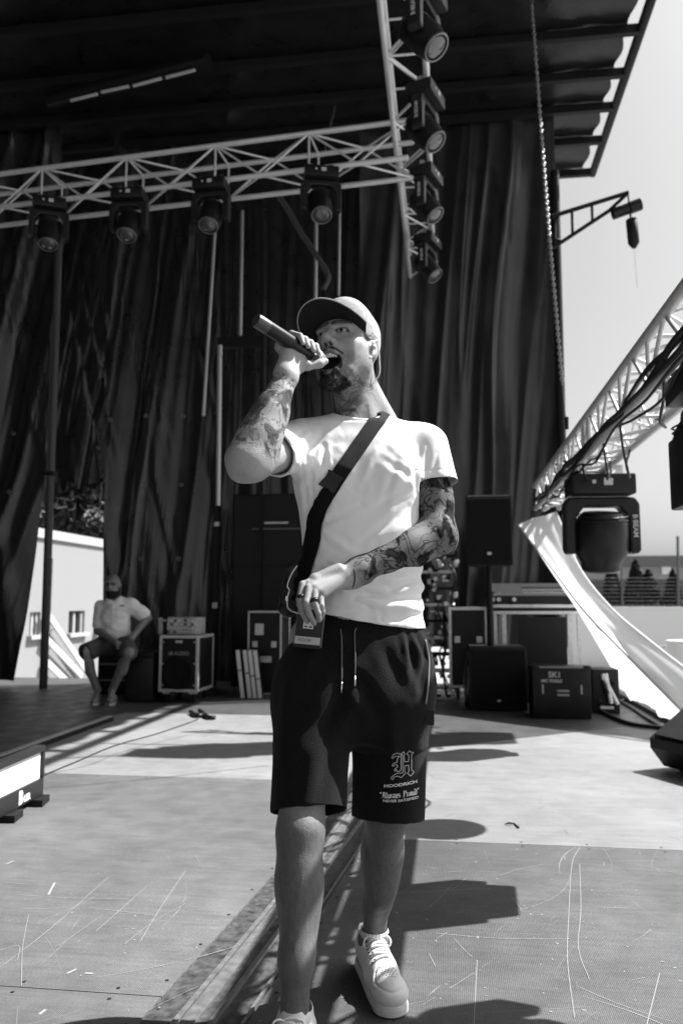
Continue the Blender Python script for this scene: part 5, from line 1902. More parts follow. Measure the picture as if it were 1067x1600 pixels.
for a, b, r in (((469, 930, 2.002), (470.5, 935, 2.0), 0.0108), ((490.5, 936, 1.996), (492, 941, 1.993), 0.0112)):
    p, q = J(*a), J(*b)
    MB().tube(L2W(p), L2W(q), r, n=16).build('ring', mat('black_ring', 0.015, 0.35), singer, True)

# ------------------------------------------------------------------ microphone (held: a thing of its own)
mic = thing('microphone', 'black handheld wireless microphone held to the singer\'s mouth', 'microphone', c2w(*micH))
mo = c2w(*micH)
Mw = lambda p: Vector(c2w(*p)) - mo
md = (Vector(c2w(*mdir)) - Vector(c2w(0, 0, 0)))
M_MIC = mat('mic_body', 0.025, 0.32, 0.5)
MB().lathe((0, 0, 0), [(0.012, 0.018), (0.0165, 0.03), (0.0185, 0.06), (0.0192, 0.10), (0.0188, 0.17), (0.0186, mlen - 0.045)], axis=md, n=28).build('mic_handle', M_MIC, mic, 40)
MB().lathe((0, 0, 0), [(0.0155, mlen - 0.045), (0.0155, mlen - 0.041)], axis=md, n=28).build('mic_seam', mat('mic_groove', 0.005, 0.6), mic, 40)
MB().lathe((0, 0, 0), [(0.0186, mlen - 0.041), (0.0184, mlen - 0.006), (0.0165, mlen)], axis=md, n=28).build('mic_end_cap', mat('mic_cap', 0.05, 0.3, 0.6), mic, 40)
MB().lathe((0, 0, 0), [(0.0245 * math.sin(math.pi * (0.02 + 0.84 * i / 12)), -0.0245 * math.cos(math.pi * (0.02 + 0.84 * i / 12)) - 0.004) for i in range(13)], axis=md, n=28).build('mic_grille', mat('mic_mesh', 0.30, 0.4, metal=0.8, bump=0.8, bscale=900), mic, True)
MB().lathe((0, 0, 0), [(0.0252, -0.001), (0.026, 0.004), (0.0252, 0.009)], axis=md, n=28).build('mic_ring', mat('mic_ring_metal', 0.45, 0.35, metal=0.9), mic, 40)

# ------------------------------------------------------------------ wireless belt pack in the left hand
pack = thing('transmitter_pack', 'black belt pack with white tape strip held at the singer\'s waist', 'belt pack', c2w(*pkc))
po_ = c2w(*pkc)
Pw = lambda x, y, z: Vector(c2w(*(pkc + pkx * x + pky * y + pkz * z))) - po_
PR = Matrix([list(c2w(*v)) for v in (pkx, pky, pkz)]).transposed()
MB().box(Pw(0, 0, 0), (0.066, 0.022, 0.098), PR, 0.004).build('pack_body', mat('pack_plastic', 0.02, 0.35), pack, 40)
MB().box(Pw(0, -0.0115, -0.029), (0.0645, 0.0012, 0.019), PR).build('tape', mat('masking_tape', 0.36, 0.8), pack)
MB().box(Pw(-0.002, -0.0118, 0.014), (0.026, 0.0012, 0.026), PR).build('display_label', mat('pale_label', 0.55, 0.5), pack)
for q in (-1, 1):
    MB().box(Pw(-0.002 + q * 0.0062, -0.0128, 0.006), (0.007, 0.0012, 0.0035), PR).build('display_mark', mat('ink', 0.02, 0.7), pack)
MB().box(Pw(0.036, 0.0, 0), (0.004, 0.016, 0.09), PR).build('belt_clip', mat('pack_clip', 0.10, 0.3, metal=0.6), pack)
flat_text('handwriting', 'POOR', 0.012, mat('pen', 0.09, 0.8), pack, Pw(-0.007, -0.0126, -0.029), Pw(1, 0, 0) - Pw(0, 0, 0), Pw(0, 0, 1) - Pw(0, 0, 0))
cab = [J(474, 958, 2.015), J(462, 957, 2.03), J(450, 950, 2.06), J(449, 935, 2.08), J(452, 922, 2.09), J(449, 915, 2.09), J(455, 898, 2.1), J(464, 884, 2.12)]
c = MB().path([c2w(*p) - po_ for p in spline([Vector(tuple(q)) for q in cab], 6)], 0.0017, 6).build('earpiece_cable', mat('white_wire', 0.7, 0.4), pack, True)
# ================================================================== lighting trusses
M_TRUSS = mat('truss_aluminium', 0.72, 0.4, metal=0.35, noise=0.2, nscale=20)
M_TRUSS_W = mat('truss_bright', 0.60, 0.42, metal=0.3, noise=0.2, nscale=20)
def truss(label, a, b, s, rc_, rb_, bay, m, side=None, skip=()):
    """box truss; a,b = centre line ends; s = spacing of chords"""
    a, b = Vector(a), Vector(b)
    d = (b - a).normalized()
    up = Vector((0, 0, 1))
    sd = d.cross(up).normalized()
    t = thing('lighting_truss', label, 'truss', a)
    L = (b - a).length
    C = [sd * (s / 2) * i + up * (s / 2) * j for i, j in ((-1, -1), (1, -1), (1, 1), (-1, 1))]
    for c in C:
        rod('chord', c, c + d * L, rc_, m, t, 12)
    n = max(1, round(L / bay))
    st = L / n
    for k in range(n):
        p, q = d * (st * k), d * (st * (k + 1))
        for f in range(4):
            c0, c1 = C[f], C[(f + 1) % 4]
            if (k + f) % 2:
                c0, c1 = c1, c0
            rod('brace', p + c0, q + c1, rb_, m, t, 8)
            if k % 2 == 0:
                rod('brace', p + C[f], p + C[(f + 1) % 4], rb_, m, t, 8)
    return t
# right truss: beside the stage, the sun throws its lattice on the deck
TX, TZ, TS = 0.93, 2.03, 0.24
t1 = truss('bright aluminium box truss running along the right side towards the camera', (TX + TS / 2, 1.3, TZ + TS / 2), (TX + TS / 2, 8.6, TZ + TS / 2), TS, 0.027, 0.0105, 0.30, M_TRUSS_W)
for Y in (5.45, 5.30):
    rod('brace', Vector((0, Y - 1.3, -TS / 2)) + Vector((-TS / 2, 0, 0)), Vector((0, Y - 1.3, TS / 2)) + Vector((-TS / 2, 0, 0)), 0.018, M_TRUSS_W, t1)
# ceiling truss, away from the lens over the middle
cz = 5.05
ca, cb = PZ(560, -230, cz), PZ(640, 432, cz)
t2 = truss('narrow ceiling truss carrying the column of spotlights above the singer', (ca.x + 0.17, ca.y, cz + 0.14), (cb.x + 0.15, cb.y, cz + 0.14), 0.29, 0.023, 0.010, 0.42, M_TRUSS)
# left truss across the stage
la, lb = PZ(-60, 330, 4.85), PZ(640, 245, 4.85)
t3 = truss('aluminium box truss crossing the left half under the roof', la + Vector((0, 0.18, 0.17)), lb + Vector((0, 0.18, 0.17)), 0.34, 0.024, 0.010, 0.45, M_TRUSS)
# ================================================================== moving-head spotlights
M_HEAD = mat('lamp_housing', 0.02, 0.42, 0.5, noise=0.2, nscale=20)
M_YOKE = mat('lamp_yoke', 0.028, 0.38, 0.5)
M_LENS = mat('lamp_lens', 0.07, 0.06, 0.9)
M_RIM = mat('lamp_rim', 0.16, 0.3, metal=0.4)
M_STICK = mat('pale_sticker', 0.5, 0.6)
def moving_head(label, loc, pan, tilt, group, size=1.0, logo=True, hr=1.0):
    """hung from its base: base box, yoke with two arms, round head; tilt 0 = straight down"""
    t = thing('moving_head_spotlight', label, 'spotlight', loc, pan, group)
    k = size
    base = MB().box((0, 0, -0.06 * k), (0.36 * k, 0.25 * k, 0.12 * k), bev=0.015 * k).build('base', M_HEAD, t, 40)
    MB().box((0.02 * k, -0.1265 * k, -0.05 * k), (0.05 * k, 0.004, 0.04 * k)).build('sticker', M_STICK, base)
    MB().box((-0.06 * k, -0.1265 * k, -0.05 * k), (0.02 * k, 0.004, 0.02 * k)).build('plug', M_STICK, base)
    for q in (-1, 1):
        MB().box((q * 0.11 * k, 0, 0.03 * k), (0.05 * k, 0.05 * k, 0.07 * k), bev=0.006).build('clamp', mat('bright_metal', 0.7, 0.3, metal=1.0), t, 40)
    yk = MB()
    P = [(-0.19, -0.13), (0.19, -0.13), (0.215, -0.17), (0.215, -0.44), (0.20, -0.46), (0.155, -0.46), (0.150, -0.25), (0.10, -0.185), (-0.10, -0.185), (-0.150, -0.25), (-0.155, -0.46), (-0.20, -0.46), (-0.215, -0.44), (-0.215, -0.17)]
    yk.prism([(x * k, -0.055 * k, z * k) for x, z in P], (0, 0.11 * k, 0))
    yo = yk.build('yoke', M_YOKE, t)
    bv = yo.modifiers.new('b', 'BEVEL'); bv.width = 0.012 * k; bv.segments = 2
    MB().box((-0.2165 * k, 0, -0.30 * k), (0.004, 0.05 * k, 0.17 * k), bev=0.001).build('badge_plate', mat('badge', 0.035, 0.3), yo)
    if logo:
        for sx in (-1, 1):
            flat_text('badge_lettering', 'B·BEAM', 0.045 * k, M_STICK, yo, (sx * 0.2195 * k, 0, -0.30 * k), (0, 0, 1), (0, -sx, 0), 0.001)
        flat_text('badge_lettering', 'B·BEAM', 0.040 * k, M_STICK, yo, (0.183 * k, -0.0572 * k, -0.30 * k), (0, 0, -1), (1, 0, 0), 0.001)
    ax = Vector((0, -math.sin(tilt), -math.cos(tilt)))
    c = Vector((0, 0, -0.40 * k))
    hd = MB().lathe(c - ax * 0.19 * k, [(0.02 * k, 0), (0.09 * k * hr, 0.005 * k), (0.12 * k * hr, 0.05 * k), (0.125 * k * hr, 0.12 * k), (0.128 * k * hr, 0.24 * k), (0.112 * k, 0.30 * k), (0.112 * k, 0.335 * k), (0.10 * k, 0.345 * k), (0.10 * k, 0.325 * k)], axis=ax, n=26, cap=True).build('head', M_HEAD, t, 40)
    MB().lathe(c + ax * 0.146 * k, [(0.098 * k, 0), (0.11 * k, 0.004 * k), (0.104 * k, 0.014 * k), (0.094 * k, 0.008 * k)], axis=ax, n=26, cap=False).build('lens_rim', M_RIM, hd, True)
    MB().lathe(c + ax * 0.138 * k, [(0.096 * k, 0.002 * k), (0.075 * k, 0.016 * k), (0.04 * k, 0.026 * k), (0.002 * k, 0.03 * k)], axis=ax, n=26).build('lens', M_LENS, hd, True)
    for i in range(5):
        MB().lathe(c - ax * (0.17 - 0.022 * i) * k, [(0.118 * k * hr, 0), (0.126 * k * hr, 0.004 * k), (0.118 * k * hr, 0.009 * k)], axis=ax, n=26, cap=False).build('cooling_fin', M_YOKE, hd, True)
    return t
GL_ = 'spotlights hung from the left truss'
dl = (lb - la).normalized()
pl = math.atan2(dl.y, dl.x)
for u, v, lab, tl, pn in ((75, 310, 'first spotlight from the left under the crossing truss', 0.35, 0.5), (200, 296, 'second spotlight from the left under the crossing truss', 0.45, 0.15),
                          (328, 280, 'third spotlight from the left under the crossing truss', 0.5, 0.05), (500, 262, 'fourth spotlight on the crossing truss, nearest the ceiling truss', 0.5, 0.35)):
    p = PZ(u, v, 4.78)
    moving_head(lab, p + Vector((0, 0.05, 0)), pl + pn, tl, GL_, 0.82, logo=False)
GC = 'spotlights in the column along the ceiling truss'
for u, v, lab in ((662, -20, 'topmost spotlight of the ceiling column, cut by the picture edge'), (664, 142, 'second spotlight from the top of the ceiling column'),
                  (666, 268, 'third spotlight from the top of the ceiling column'), (668, 372, 'lowest and farthest spotlight of the ceiling column')):
    p = PZ(u, v, 4.98)
    moving_head(lab, p, math.radians(70), math.radians(38), GC, 0.86)
GR = 'spotlights hung under the right truss'
def under(u, X=TX + TS / 2):
    r, _ = ray(u, 800)
    return X / r.x * r.y
y1 = 6.15
moving_head('large black spotlight hanging under the right truss against the sky', (TX + TS / 2 + 0.09, y1, TZ - 0.04), math.radians(4), math.radians(-12), GR, 1.28, hr=1.2)
y2_ = 3.42
moving_head('black spotlight under the right truss at the picture edge', (TX + TS / 2 + 0.02, y2_, TZ - 0.02), math.radians(88), math.radians(6), GR, 0.95)
mh_ = [o for o in COL.objects if o.get('label') == 'black spotlight under the right truss at the picture edge'][0]
MB().box((0, 0, -0.42), (0.29, 0.24, 0.30), bev=0.012).build('shadow_box', M_HEAD, mh_, 40)  # this box and the next are added for a blockier floor shadow
MB().box((0, 0, -0.42), (0.40, 0.12, 0.16), bev=0.01).build('shadow_side_box', M_HEAD, mh_, 40)
moving_head('spotlight under the near end of the right truss, beside the lens', (TX + TS / 2 + 0.08, 2.50, TZ - 0.06), math.radians(75), math.radians(20), GR, 1.0)
# pale speed-rail bits, safety wires and the cable loom along the right truss
M_CAB = mat('black_cable', 0.012, 0.45, 0.5)
rnd = random.Random(5)
def loom(name, label, pts, r, m=None, cat='cable'):
    P = spline(pts, 10)
    o = MB().path([p - P[0] for p in P], r, 7).build(name, m or M_CAB, None, True)
    o.location = P[0]
    return tag(o, label, cat, 'cables on the right truss')
for i, lab in enumerate(('thick black cable lying along the lower chord of the right truss', 'second black cable twisted along the right truss chord', 'thin black cable sagging below the right truss', 'black cable wound round the outer side of the right truss', 'thin cable looping loosely along the right truss')):
    pts = []
    for k in range(14):
        Y = 1.6 + k * 0.5
        pts.append((TX - 0.03 + (0, 0.02, 0.06, -0.012, 0.0)[i] + rnd.uniform(-0.025, 0.025), Y, TZ + (0.03, 0.045, -0.03, 0.0, -0.05)[i] + rnd.uniform(-0.04, 0.02) - (0.05 * (k % 3 == 1) if i in (2, 4) else 0)))
    loom('truss_cable', lab, pts, (0.016, 0.013, 0.007, 0.012, 0.007)[i])
for i, (Ya, Yb, dz, lab) in enumerate(((4.4, 5.3, 0.30, 'long hanging cable loop below the right truss, nearest'), (5.0, 5.8, 0.22, 'hanging cable loop beside the large spotlight'),
                                       (3.6, 4.5, 0.16, 'short cable loop under the right truss edge'), (5.7, 6.6, 0.14, 'farthest small cable loop on the right truss'))):
    pts = [(TX + 0.02 + 0.22 * t + rnd.uniform(-0.02, 0.02), Ya + (Yb - Ya) * t, TZ + 0.02 - dz * math.sin(math.pi * t) * (0.7 + 0.3 * math.sin(5 * t))) for t in [j / 6 for j in range(7)]]
    loom('cable_loop', lab, pts, 0.0075)
# clutter of clamps and connectors, sunlit
cl = thing('connector_cluster', 'cluster of glinting clamps and connectors at the far end of the right truss', 'connectors', (TX, 6.6, TZ))
for i in range(26):
    p = Vector((rnd.uniform(-0.05, 0.3), rnd.uniform(-0.7, 1.6), rnd.uniform(-0.10, 0.12)))
    R = Matrix.Rotation(rnd.random() * 3, 3, 'X') @ Matrix.Rotation(rnd.random() * 3, 3, 'Z')
    MB().box(p, (rnd.uniform(0.03, 0.07), rnd.uniform(0.02, 0.05), rnd.uniform(0.02, 0.06)), R, 0.006).build('clamp', rnd.choice((mat('bright_metal', 0.7, 0.3, metal=1.0), M_HEAD, M_TRUSS_W)), cl, 40)

# round par lamp out of view, added to cast an oval deck shadow
pa_ = thing('shadow_par_lamp', 'unseen round par lamp added outside the right truss for its shadow', 'spotlight', (1.72, 4.62, 2.62), 0, GR)
rod('arm', (0, 0, -0.02), (TX + TS - 1.72, 0, TZ + TS - 2.62), 0.012, M_BEAM, pa_)
MB().lathe((0, 0, 0), [(0.02, -0.14), (0.11, -0.12), (0.15, 0.0), (0.17, 0.13), (0.15, 0.13), (0.01, 0.05)], axis=(-0.6, -0.3, -0.7), n=24).build('can', M_HEAD, pa_, 40)
MB().box((0, 0, 0.02), (0.30, 0.03, 0.03)).build('bracket', M_BEAM, pa_)
# ================================================================== gear standing on the deck
M_BLACK = mat('black_cabinet', 0.018, 0.55, 0.4, noise=0.3, nscale=30, bump=0.2, bscale=200)
M_GRILLE = mat('black_grille', 0.012, 0.6, 0.3, bump=0.6, bscale=500)
M_LAM = mat('black_laminate', 0.016, 0.4, 0.4, noise=0.3, nscale=9)
M_EDGE = mat('case_edge', 0.55, 0.4, metal=0.5, noise=0.2, nscale=30)
M_WHITE = mat('white_mark', 0.6, 0.6)
def pxbox(u0, u1, v0, v1, Y):
    """front rectangle at depth Y from image bounds -> x0, x1, z0, z1"""
    a, b = PY(u0, v1, Y), PY(u1, v0, Y)
    return a.x, b.x, max(0.0, a.z), b.z
def flight_case(name, label, u0, u1, v0, v1, Y, dep, edge=0.022, casters=0.0, group=None, latches=True):
    x0, x1, z0, z1 = pxbox(u0, u1, v0, v1, Y)
    z0 += casters
    t = thing(name, label, 'flight case', ((x0 + x1) / 2, Y + dep / 2, 0), 0, group)
    w, h = x1 - x0, z1 - z0
    zc = (z0 + z1) / 2
    MB().box((0, 0, zc), (w - 0.008, dep - 0.008, h - 0.008)).build('panel', M_LAM, t)
    for sx in (-1, 1):
        for sy in (-1, 1):
            MB().box((sx * (w - edge) / 2, sy * (dep - edge) / 2, zc), (edge, edge, h), bev=0.003).build('corner_edge', M_EDGE, t)
    for sz in (-1, 1):
        for sy in (-1, 1):
            MB().box((0, sy * (dep - edge) / 2, zc + sz * (h - edge) / 2), (w - 2.02 * edge, edge * 0.98, edge), bev=0.003).build('long_edge', M_EDGE, t)
        for sx in (-1, 1):
            MB().box((sx * (w - edge) / 2, 0, zc + sz * (h - edge) / 2), (edge * 0.98, dep - 2.02 * edge, edge), bev=0.003).build('long_edge', M_EDGE, t)
    if latches:
        for q in (-0.28, 0.28):
            MB().box((q * w, -dep / 2 - 0.004, zc + 0.1 * h), (0.06, 0.012, 0.07), bev=0.004).build('latch', M_EDGE, t)
    if casters > 0.02:
        for sx in (-1, 1):
            for sy in (-1, 1):
                p = Vector((sx * (w / 2 - 0.07), sy * (dep / 2 - 0.07), z0))
                MB().box(p + Vector((0, 0, -0.012)), (0.07, 0.07, 0.02)).build('caster_plate', M_EDGE, t)
                MB().tube(p + Vector((-0.014, 0.02, -casters / 2 - 0.004)), p + Vector((0.014, 0.02, -casters / 2 - 0.004)), casters / 2 - 0.006, n=16).build('caster', mat('rubber', 0.02, 0.7), t, 40)
    return t, (w, dep, h, z0, z1)
# speaker rack case left with mixer on top
t, (w, dep, h, z0, z1) = flight_case('speaker_case', 'wheeled black speaker case with silver edges beside the seated man', 247, 311, 993, 1098, 8.15, 0.55, 0.03, 0.11, latches=False)
MB().lathe((0, -dep / 2 - 0.004, z0 + 0.34 * h), [(0.03, 0.0), (0.165, 0.0), (0.17, 0.016), (0.15, 0.022), (0.12, 0.004), (0.05, -0.002 + 0.01), (0.01, 0.016)], axis=(0, -1, 0), n=28).build('woofer', M_GRILLE, t, True)
MB().box((0, -dep / 2 - 0.006, z0 + 0.89 * h), (0.075, 0.016, 0.028), bev=0.006).build('handle', mat('bright_metal', 0.7, 0.3, metal=1.0), t)
flat_text('case_lettering', 'dB AUDIO', 0.05, mat('dim_white', 0.35, 0.6), t, (0, -dep / 2 - 0.006, z0 + 0.68 * h), (1, 0, 0), (0, 0, 1))
for q in (-1, 1):
    for zz in (0.12, 0.5, 0.88):
        MB().lathe((q * (w / 2 - 0.045), -dep / 2 - 0.003, z0 + zz * h), [(0.002, 0.006), (0.008, 0.004), (0.008, 0)], axis=(0, 1, 0), n=10).build('screw', M_EDGE, t)
x0, x1, za, zb_ = pxbox(243, 303, 961, 994, 8.2)
mx = thing('mixer_box', 'small silver rack mixer full of knobs on the speaker case', 'mixer', ((x0 + x1) / 2, 8.45, z1 + 0.001))
MB().box((0, 0, 0.09), (x1 - x0, 0.34, 0.18), bev=0.008).build('housing', mat('mixer_silver', 0.42, 0.45, metal=0.3, noise=0.3, nscale=20), mx)
rnd = random.Random(2)
for i in range(9):
    for j in range(4):
        MB().tube(((i - 4) * 0.038 + 0.02, -0.171, 0.03 + j * 0.04), ((i - 4) * 0.038 + 0.02, -0.19, 0.03 + j * 0.04), 0.011, n=10).build('knob', rnd.choice((M_BLACK, M_EDGE, M_WHITE)), mx, 40)
MB().box((-0.13, -0.172, 0.09), (0.05, 0.006, 0.19)).build('dark_strap', M_BLACK, mx)
# drum case next to the man, stacked boards, tall case, dark cabinet
x0, x1, za, zb_ = pxbox(196, 243, 1018, 1096, 8.2)
dc = thing('drum_case', 'tall dark plastic case in front of the seated man\'s knee', 'case', ((x0 + x1) / 2, 8.35, 0))
MB().box((0, 0, zb_ / 2), (x1 - x0, 0.4, zb_ - 0.01), bev=0.035).build('shell', mat('dark_plastic', 0.03, 0.42, noise=0.2, nscale=12), dc, 40)
MB().box((-0.04, -0.205, zb_ * 0.8), (0.12, 0.02, 0.03), bev=0.006).build('handle', M_BLACK, dc)
MB().box((0, 0, zb_ * 0.9), (x1 - x0 + 0.012, 0.412, 0.03), bev=0.01).build('lid_rim', M_BLACK, dc)
GB = 'white edged boards leaning in a row'
for i, (u, lab) in enumerate(((370, 'leftmost white edged board leaning by the tall case'), (381, 'second white edged board from the left, leaning'), (389, 'third white edged board from the left, leaning'), (397, 'rightmost white edged board, leaning next to the tall case'))):
    p = PY(u + 10, 1085, 8.7)
    b = thing('edged_board', lab, 'board', (p.x, 8.7, 0), 0, GB, rot=(0, math.radians(-7), math.radians(8)))
    MB().box((0, 0.2, 0.26), (0.03, 0.45, 0.50)).build('board', M_LAM, b)
    MB().box((0, -0.035, 0.26), (0.042, 0.02, 0.52), bev=0.003).build('white_edge', mat('white_edge', 0.6, 0.5), b)
    MB().box((0, -0.046, 0.30 - 0.03 * i), (0.044, 0.004, 0.012)).build('edge_bolt', M_BLACK, b)
t, q = flight_case('tall_case', 'upright black flight case with silver frame behind the leaning boards', 386, 440, 955, 1085, 9.0, 0.5, 0.018)
MB().box((-0.06, -0.256, q[3] + 0.78 * q[2]), (0.10, 0.012, 0.13), bev=0.004).build('handle_plate', M_EDGE, t)
MB().box((0.02, -0.256, q[3] + 0.42 * q[2]), (0.13, 0.012, 0.07), bev=0.004).build('label_plate', M_EDGE, t)
x0, x1, za, zb_ = pxbox(360, 500, 770, 1078, 9.75)
cb_ = thing('equipment_cabinet', 'large dark cabinet with a slim lit slot behind the singer', 'cabinet', ((x0 + x1) / 2, 9.95, 0))
MB().box((0, 0, zb_ / 2), (x1 - x0, 0.4, zb_), bev=0.02).build('carcass', M_LAM, cb_)
p = PY(432, 817, 9.75)
MB().box((p.x - (x0 + x1) / 2, -0.208, p.z), (0.30, 0.012, 0.022)).build('slot_strip', M_EDGE, cb_)
MB().box((p.x - (x0 + x1) / 2, -0.208, p.z - 0.075), (0.62, 0.014, 0.012)).build('shelf_edge', mat('dim_edge', 0.18, 0.4), cb_)
for zz in (0.35, 0.62):
    MB().box((0, -0.206, zz * zb_), (x1 - x0 - 0.05, 0.012, 0.02)).build('door_seam', M_BLACK, cb_)
# black flat frame in the backdrop (dark door frame)
x0, x1, za, zb_ = pxbox(330, 408, 524, 1082, 9.7)
fr = thing('door_frame', 'dark steel door frame in the backdrop left of the cabinet', 'frame', (x0, 9.7, 0))
for a, b in (((0, 0, 0), (0.05, 0.06, zb_)), ((x1 - x0, 0, 0), (x1 - x0 + 0.04, 0.06, zb_)), ((0.05, 0, zb_ - 0.14), (x1 - x0, 0.06, zb_))):
    MB().span(a, b).build('jamb', M_BLACK, fr)
MB().box((0.03, -0.01, PY(325, 946, 9.7).z), (0.06, 0.02, 0.07)).build('paper_note', mat('note', 0.45, 0.8), fr)
MB().box((0.04, -0.01, PY(330, 819, 9.7).z), (0.06, 0.02, 0.05)).build('hinge', M_EDGE, fr)

# ------------------------------------------------------------------ right-hand group
x0, x1, za, zb_ = pxbox(735, 822, 1012, 1103, 7.95)
sb = thing('subwoofer', 'squat black subwoofer under the speaker pole', 'speaker', ((x0 + x1) / 2, 8.25, 0))
MB().box((0, 0, zb_ / 2 + 0.005), (x1 - x0, 0.6, zb_ - 0.01), bev=0.012).build('cabinet', M_BLACK, sb, 40)
MB().box((0, -0.302, zb_ / 2 + 0.005), (x1 - x0 - 0.04, 0.012, zb_ - 0.07), bev=0.004).build('grille', M_GRILLE, sb)
MB().box((0, -0.31, 0.10), (0.03, 0.006, 0.015)).build('badge', M_EDGE, sb)
SUBTOP = zb_
a_, b_, za, zb_ = pxbox(729, 798, 775, 884, 8.1)
st = thing('speaker_pole', 'black pole standing on the subwoofer carrying the speaker', 'pole', ((a_ + b_) / 2, 8.25, SUBTOP))
rod('lower_tube', (0, 0, 0), (0, 0, (za - SUBTOP) * 0.62), 0.034, M_BEAM, st)
rod('upper_tube', (0, 0, (za - SUBTOP) * 0.6), (0, 0, za - SUBTOP), 0.027, M_BEAM, st)
MB().tube((0.0, 0, (za - SUBTOP) * 0.60), (0, 0, (za - SUBTOP) * 0.68), 0.045, n=16).build('collar', M_BLACK, st, 40)
MB().tube((0.04, -0.01, (za - SUBTOP) * 0.64), (0.10, -0.02, (za - SUBTOP) * 0.66), 0.014, n=10).build('clamp_knob', M_EDGE, st, 40)
tp = thing('loudspeaker', 'black loudspeaker on the pole above the subwoofer', 'speaker', ((a_ + b_) / 2, 8.28, za + 0.001))
hw, hh = (b_ - a_) / 2, zb_ - za
MB().prism([(-hw, -0.18, 0), (hw, -0.18, 0), (hw * 0.7, 0.2, 0), (-hw * 0.7, 0.2, 0)], (0, 0, hh)).build('cabinet', M_BLACK, tp)
MB().box((0, -0.186, hh / 2), (2 * hw - 0.03, 0.012, hh - 0.04), bev=0.004).build('grille', M_GRILLE, tp)
MB().box((0.0, -0.195, 0.12), (0.04, 0.006, 0.028)).build('badge', M_EDGE, tp)
MB().box((0, -0.02, hh + 0.006), (2 * hw * 0.9, 0.3, 0.012)).build('top_plate', mat('pale_plate', 0.30, 0.45), tp)  # paler plate over the cabinet top
flight_case('small_case', 'black flight case with bright corner left of the speaker pole', 702, 761, 949, 1075, 8.7, 0.5, 0.03, 0.0)
x0, x1, za, zb_ = pxbox(772, 908, 946, 1100, 8.6)
tb = thing('console_table', 'silver edged case table carrying the mixing console', 'table', ((x0 + x1) / 2, 8.9, 0))
ww = x1 - x0
MB().box((0, 0, zb_ - 0.045), (ww, 0.6, 0.09)).build('tray', M_LAM, tb)
for dz in (0.012, -0.055):
    MB().box((0, -0.305, zb_ - 0.02 + dz), (ww + 0.01, 0.02, 0.032), bev=0.003).build('tray_edge', M_EDGE, tb)
for q in (-1, 1):
    for y in (-0.25, 0.25):
        MB().box((q * (ww / 2 - 0.12), y, (zb_ - 0.09) / 2), (0.045, 0.045, zb_ - 0.09)).build('leg', M_EDGE, tb)
    MB().box((q * (ww / 2 - 0.03), -0.25, (zb_ - 0.09) / 2), (0.03, 0.045, zb_ - 0.09)).build('leg', M_EDGE, tb)
MB().box((0.05, -0.27, (zb_ - 0.12) / 2), (ww * 0.55, 0.03, zb_ - 0.12)).build('skirt_panel', M_LAM, tb)
TT = zb_
a_, b_, za, zb_ = pxbox(766, 900, 915, 947, 8.65)
mc = thing('mixing_console', 'wide black mixing console with rows of faders on the case table', 'mixing console', ((a_ + b_) / 2, 8.9, TT + 0.002))
MB().prism([(-(b_ - a_) / 2, -0.26, 0), (-(b_ - a_) / 2, 0.26, 0), (-(b_ - a_) / 2, 0.26, 0.24), (-(b_ - a_) / 2, 0.20, 0.24), (-(b_ - a_) / 2, -0.26, 0.10)], (b_ - a_, 0, 0)).build('console_body', M_BLACK, mc)
for r_ in range(3):
    for i in range(30):
        x = (i - 12) * 0.019 + 0.14
        y = -0.18 + 0.10 * r_
        z = 0.10 + (y + 0.26) * 0.14 / 0.46
        if abs(x) < (b_ - a_) / 2 - 0.03:
            MB().box((x, y, z + 0.006), (0.009, 0.016, 0.014)).build('fader', M_EDGE if r_ < 2 else M_BLACK, mc)
for x in (-0.42, -0.36, -0.20):
    MB().tube((x, -0.262, 0.06), (x, -0.30, 0.06), 0.022, n=12).build('headphone_plug', M_EDGE, mc, 40)
# front flight case with lettering
x0, x1, za, zb_ = pxbox(833, 922, 1044, 1112, 7.5)
fc = thing('tool_case', 'black case with white lettering standing in front of the console', 'flight case', ((x0 + x1) / 2, 7.7, 0))
W, Hh = x1 - x0, zb_
MB().box((0, 0, Hh / 2 + 0.004), (W, 0.4, Hh - 0.008), bev=0.008).build('shell', M_LAM, fc, 40)
MB().box((0, -0.195, Hh + 0.004), (W * 0.8, 0.02, 0.014)).build('top_edge', mat('dim_edge', 0.18, 0.4), fc)
for q in (-1, 1):
    MB().box((q * (W / 2 - 0.03), -0.19, Hh + 0.008), (0.06, 0.05, 0.03), bev=0.006).build('corner', M_BLACK, fc)
    MB().box((q * W * 0.33, -0.206, Hh * 0.58), (0.016, 0.012, 0.085), bev=0.004).build('latch', mat('latch_grey', 0.32, 0.4), fc)
flat_text('case_lettering', 'SK1', 0.07, mat('chalk', 0.42, 0.8), fc, (-0.06, -0.204, Hh * 0.86), (1, 0, 0), (0, 0, 1), 0.002)
flat_text('case_lettering', 'MIC TOOLS', 0.035, MATS['chalk'], fc, (-0.09, -0.204, Hh * 0.74), (1, 0, 0), (0, 0, 1), 0.002)
for dz in (0.55, 0.47):
    MB().box((0.01, -0.205, Hh * dz), (0.105, 0.008, 0.018), bev=0.002).build('label_strip', mat('label_grey', 0.30, 0.6), fc)
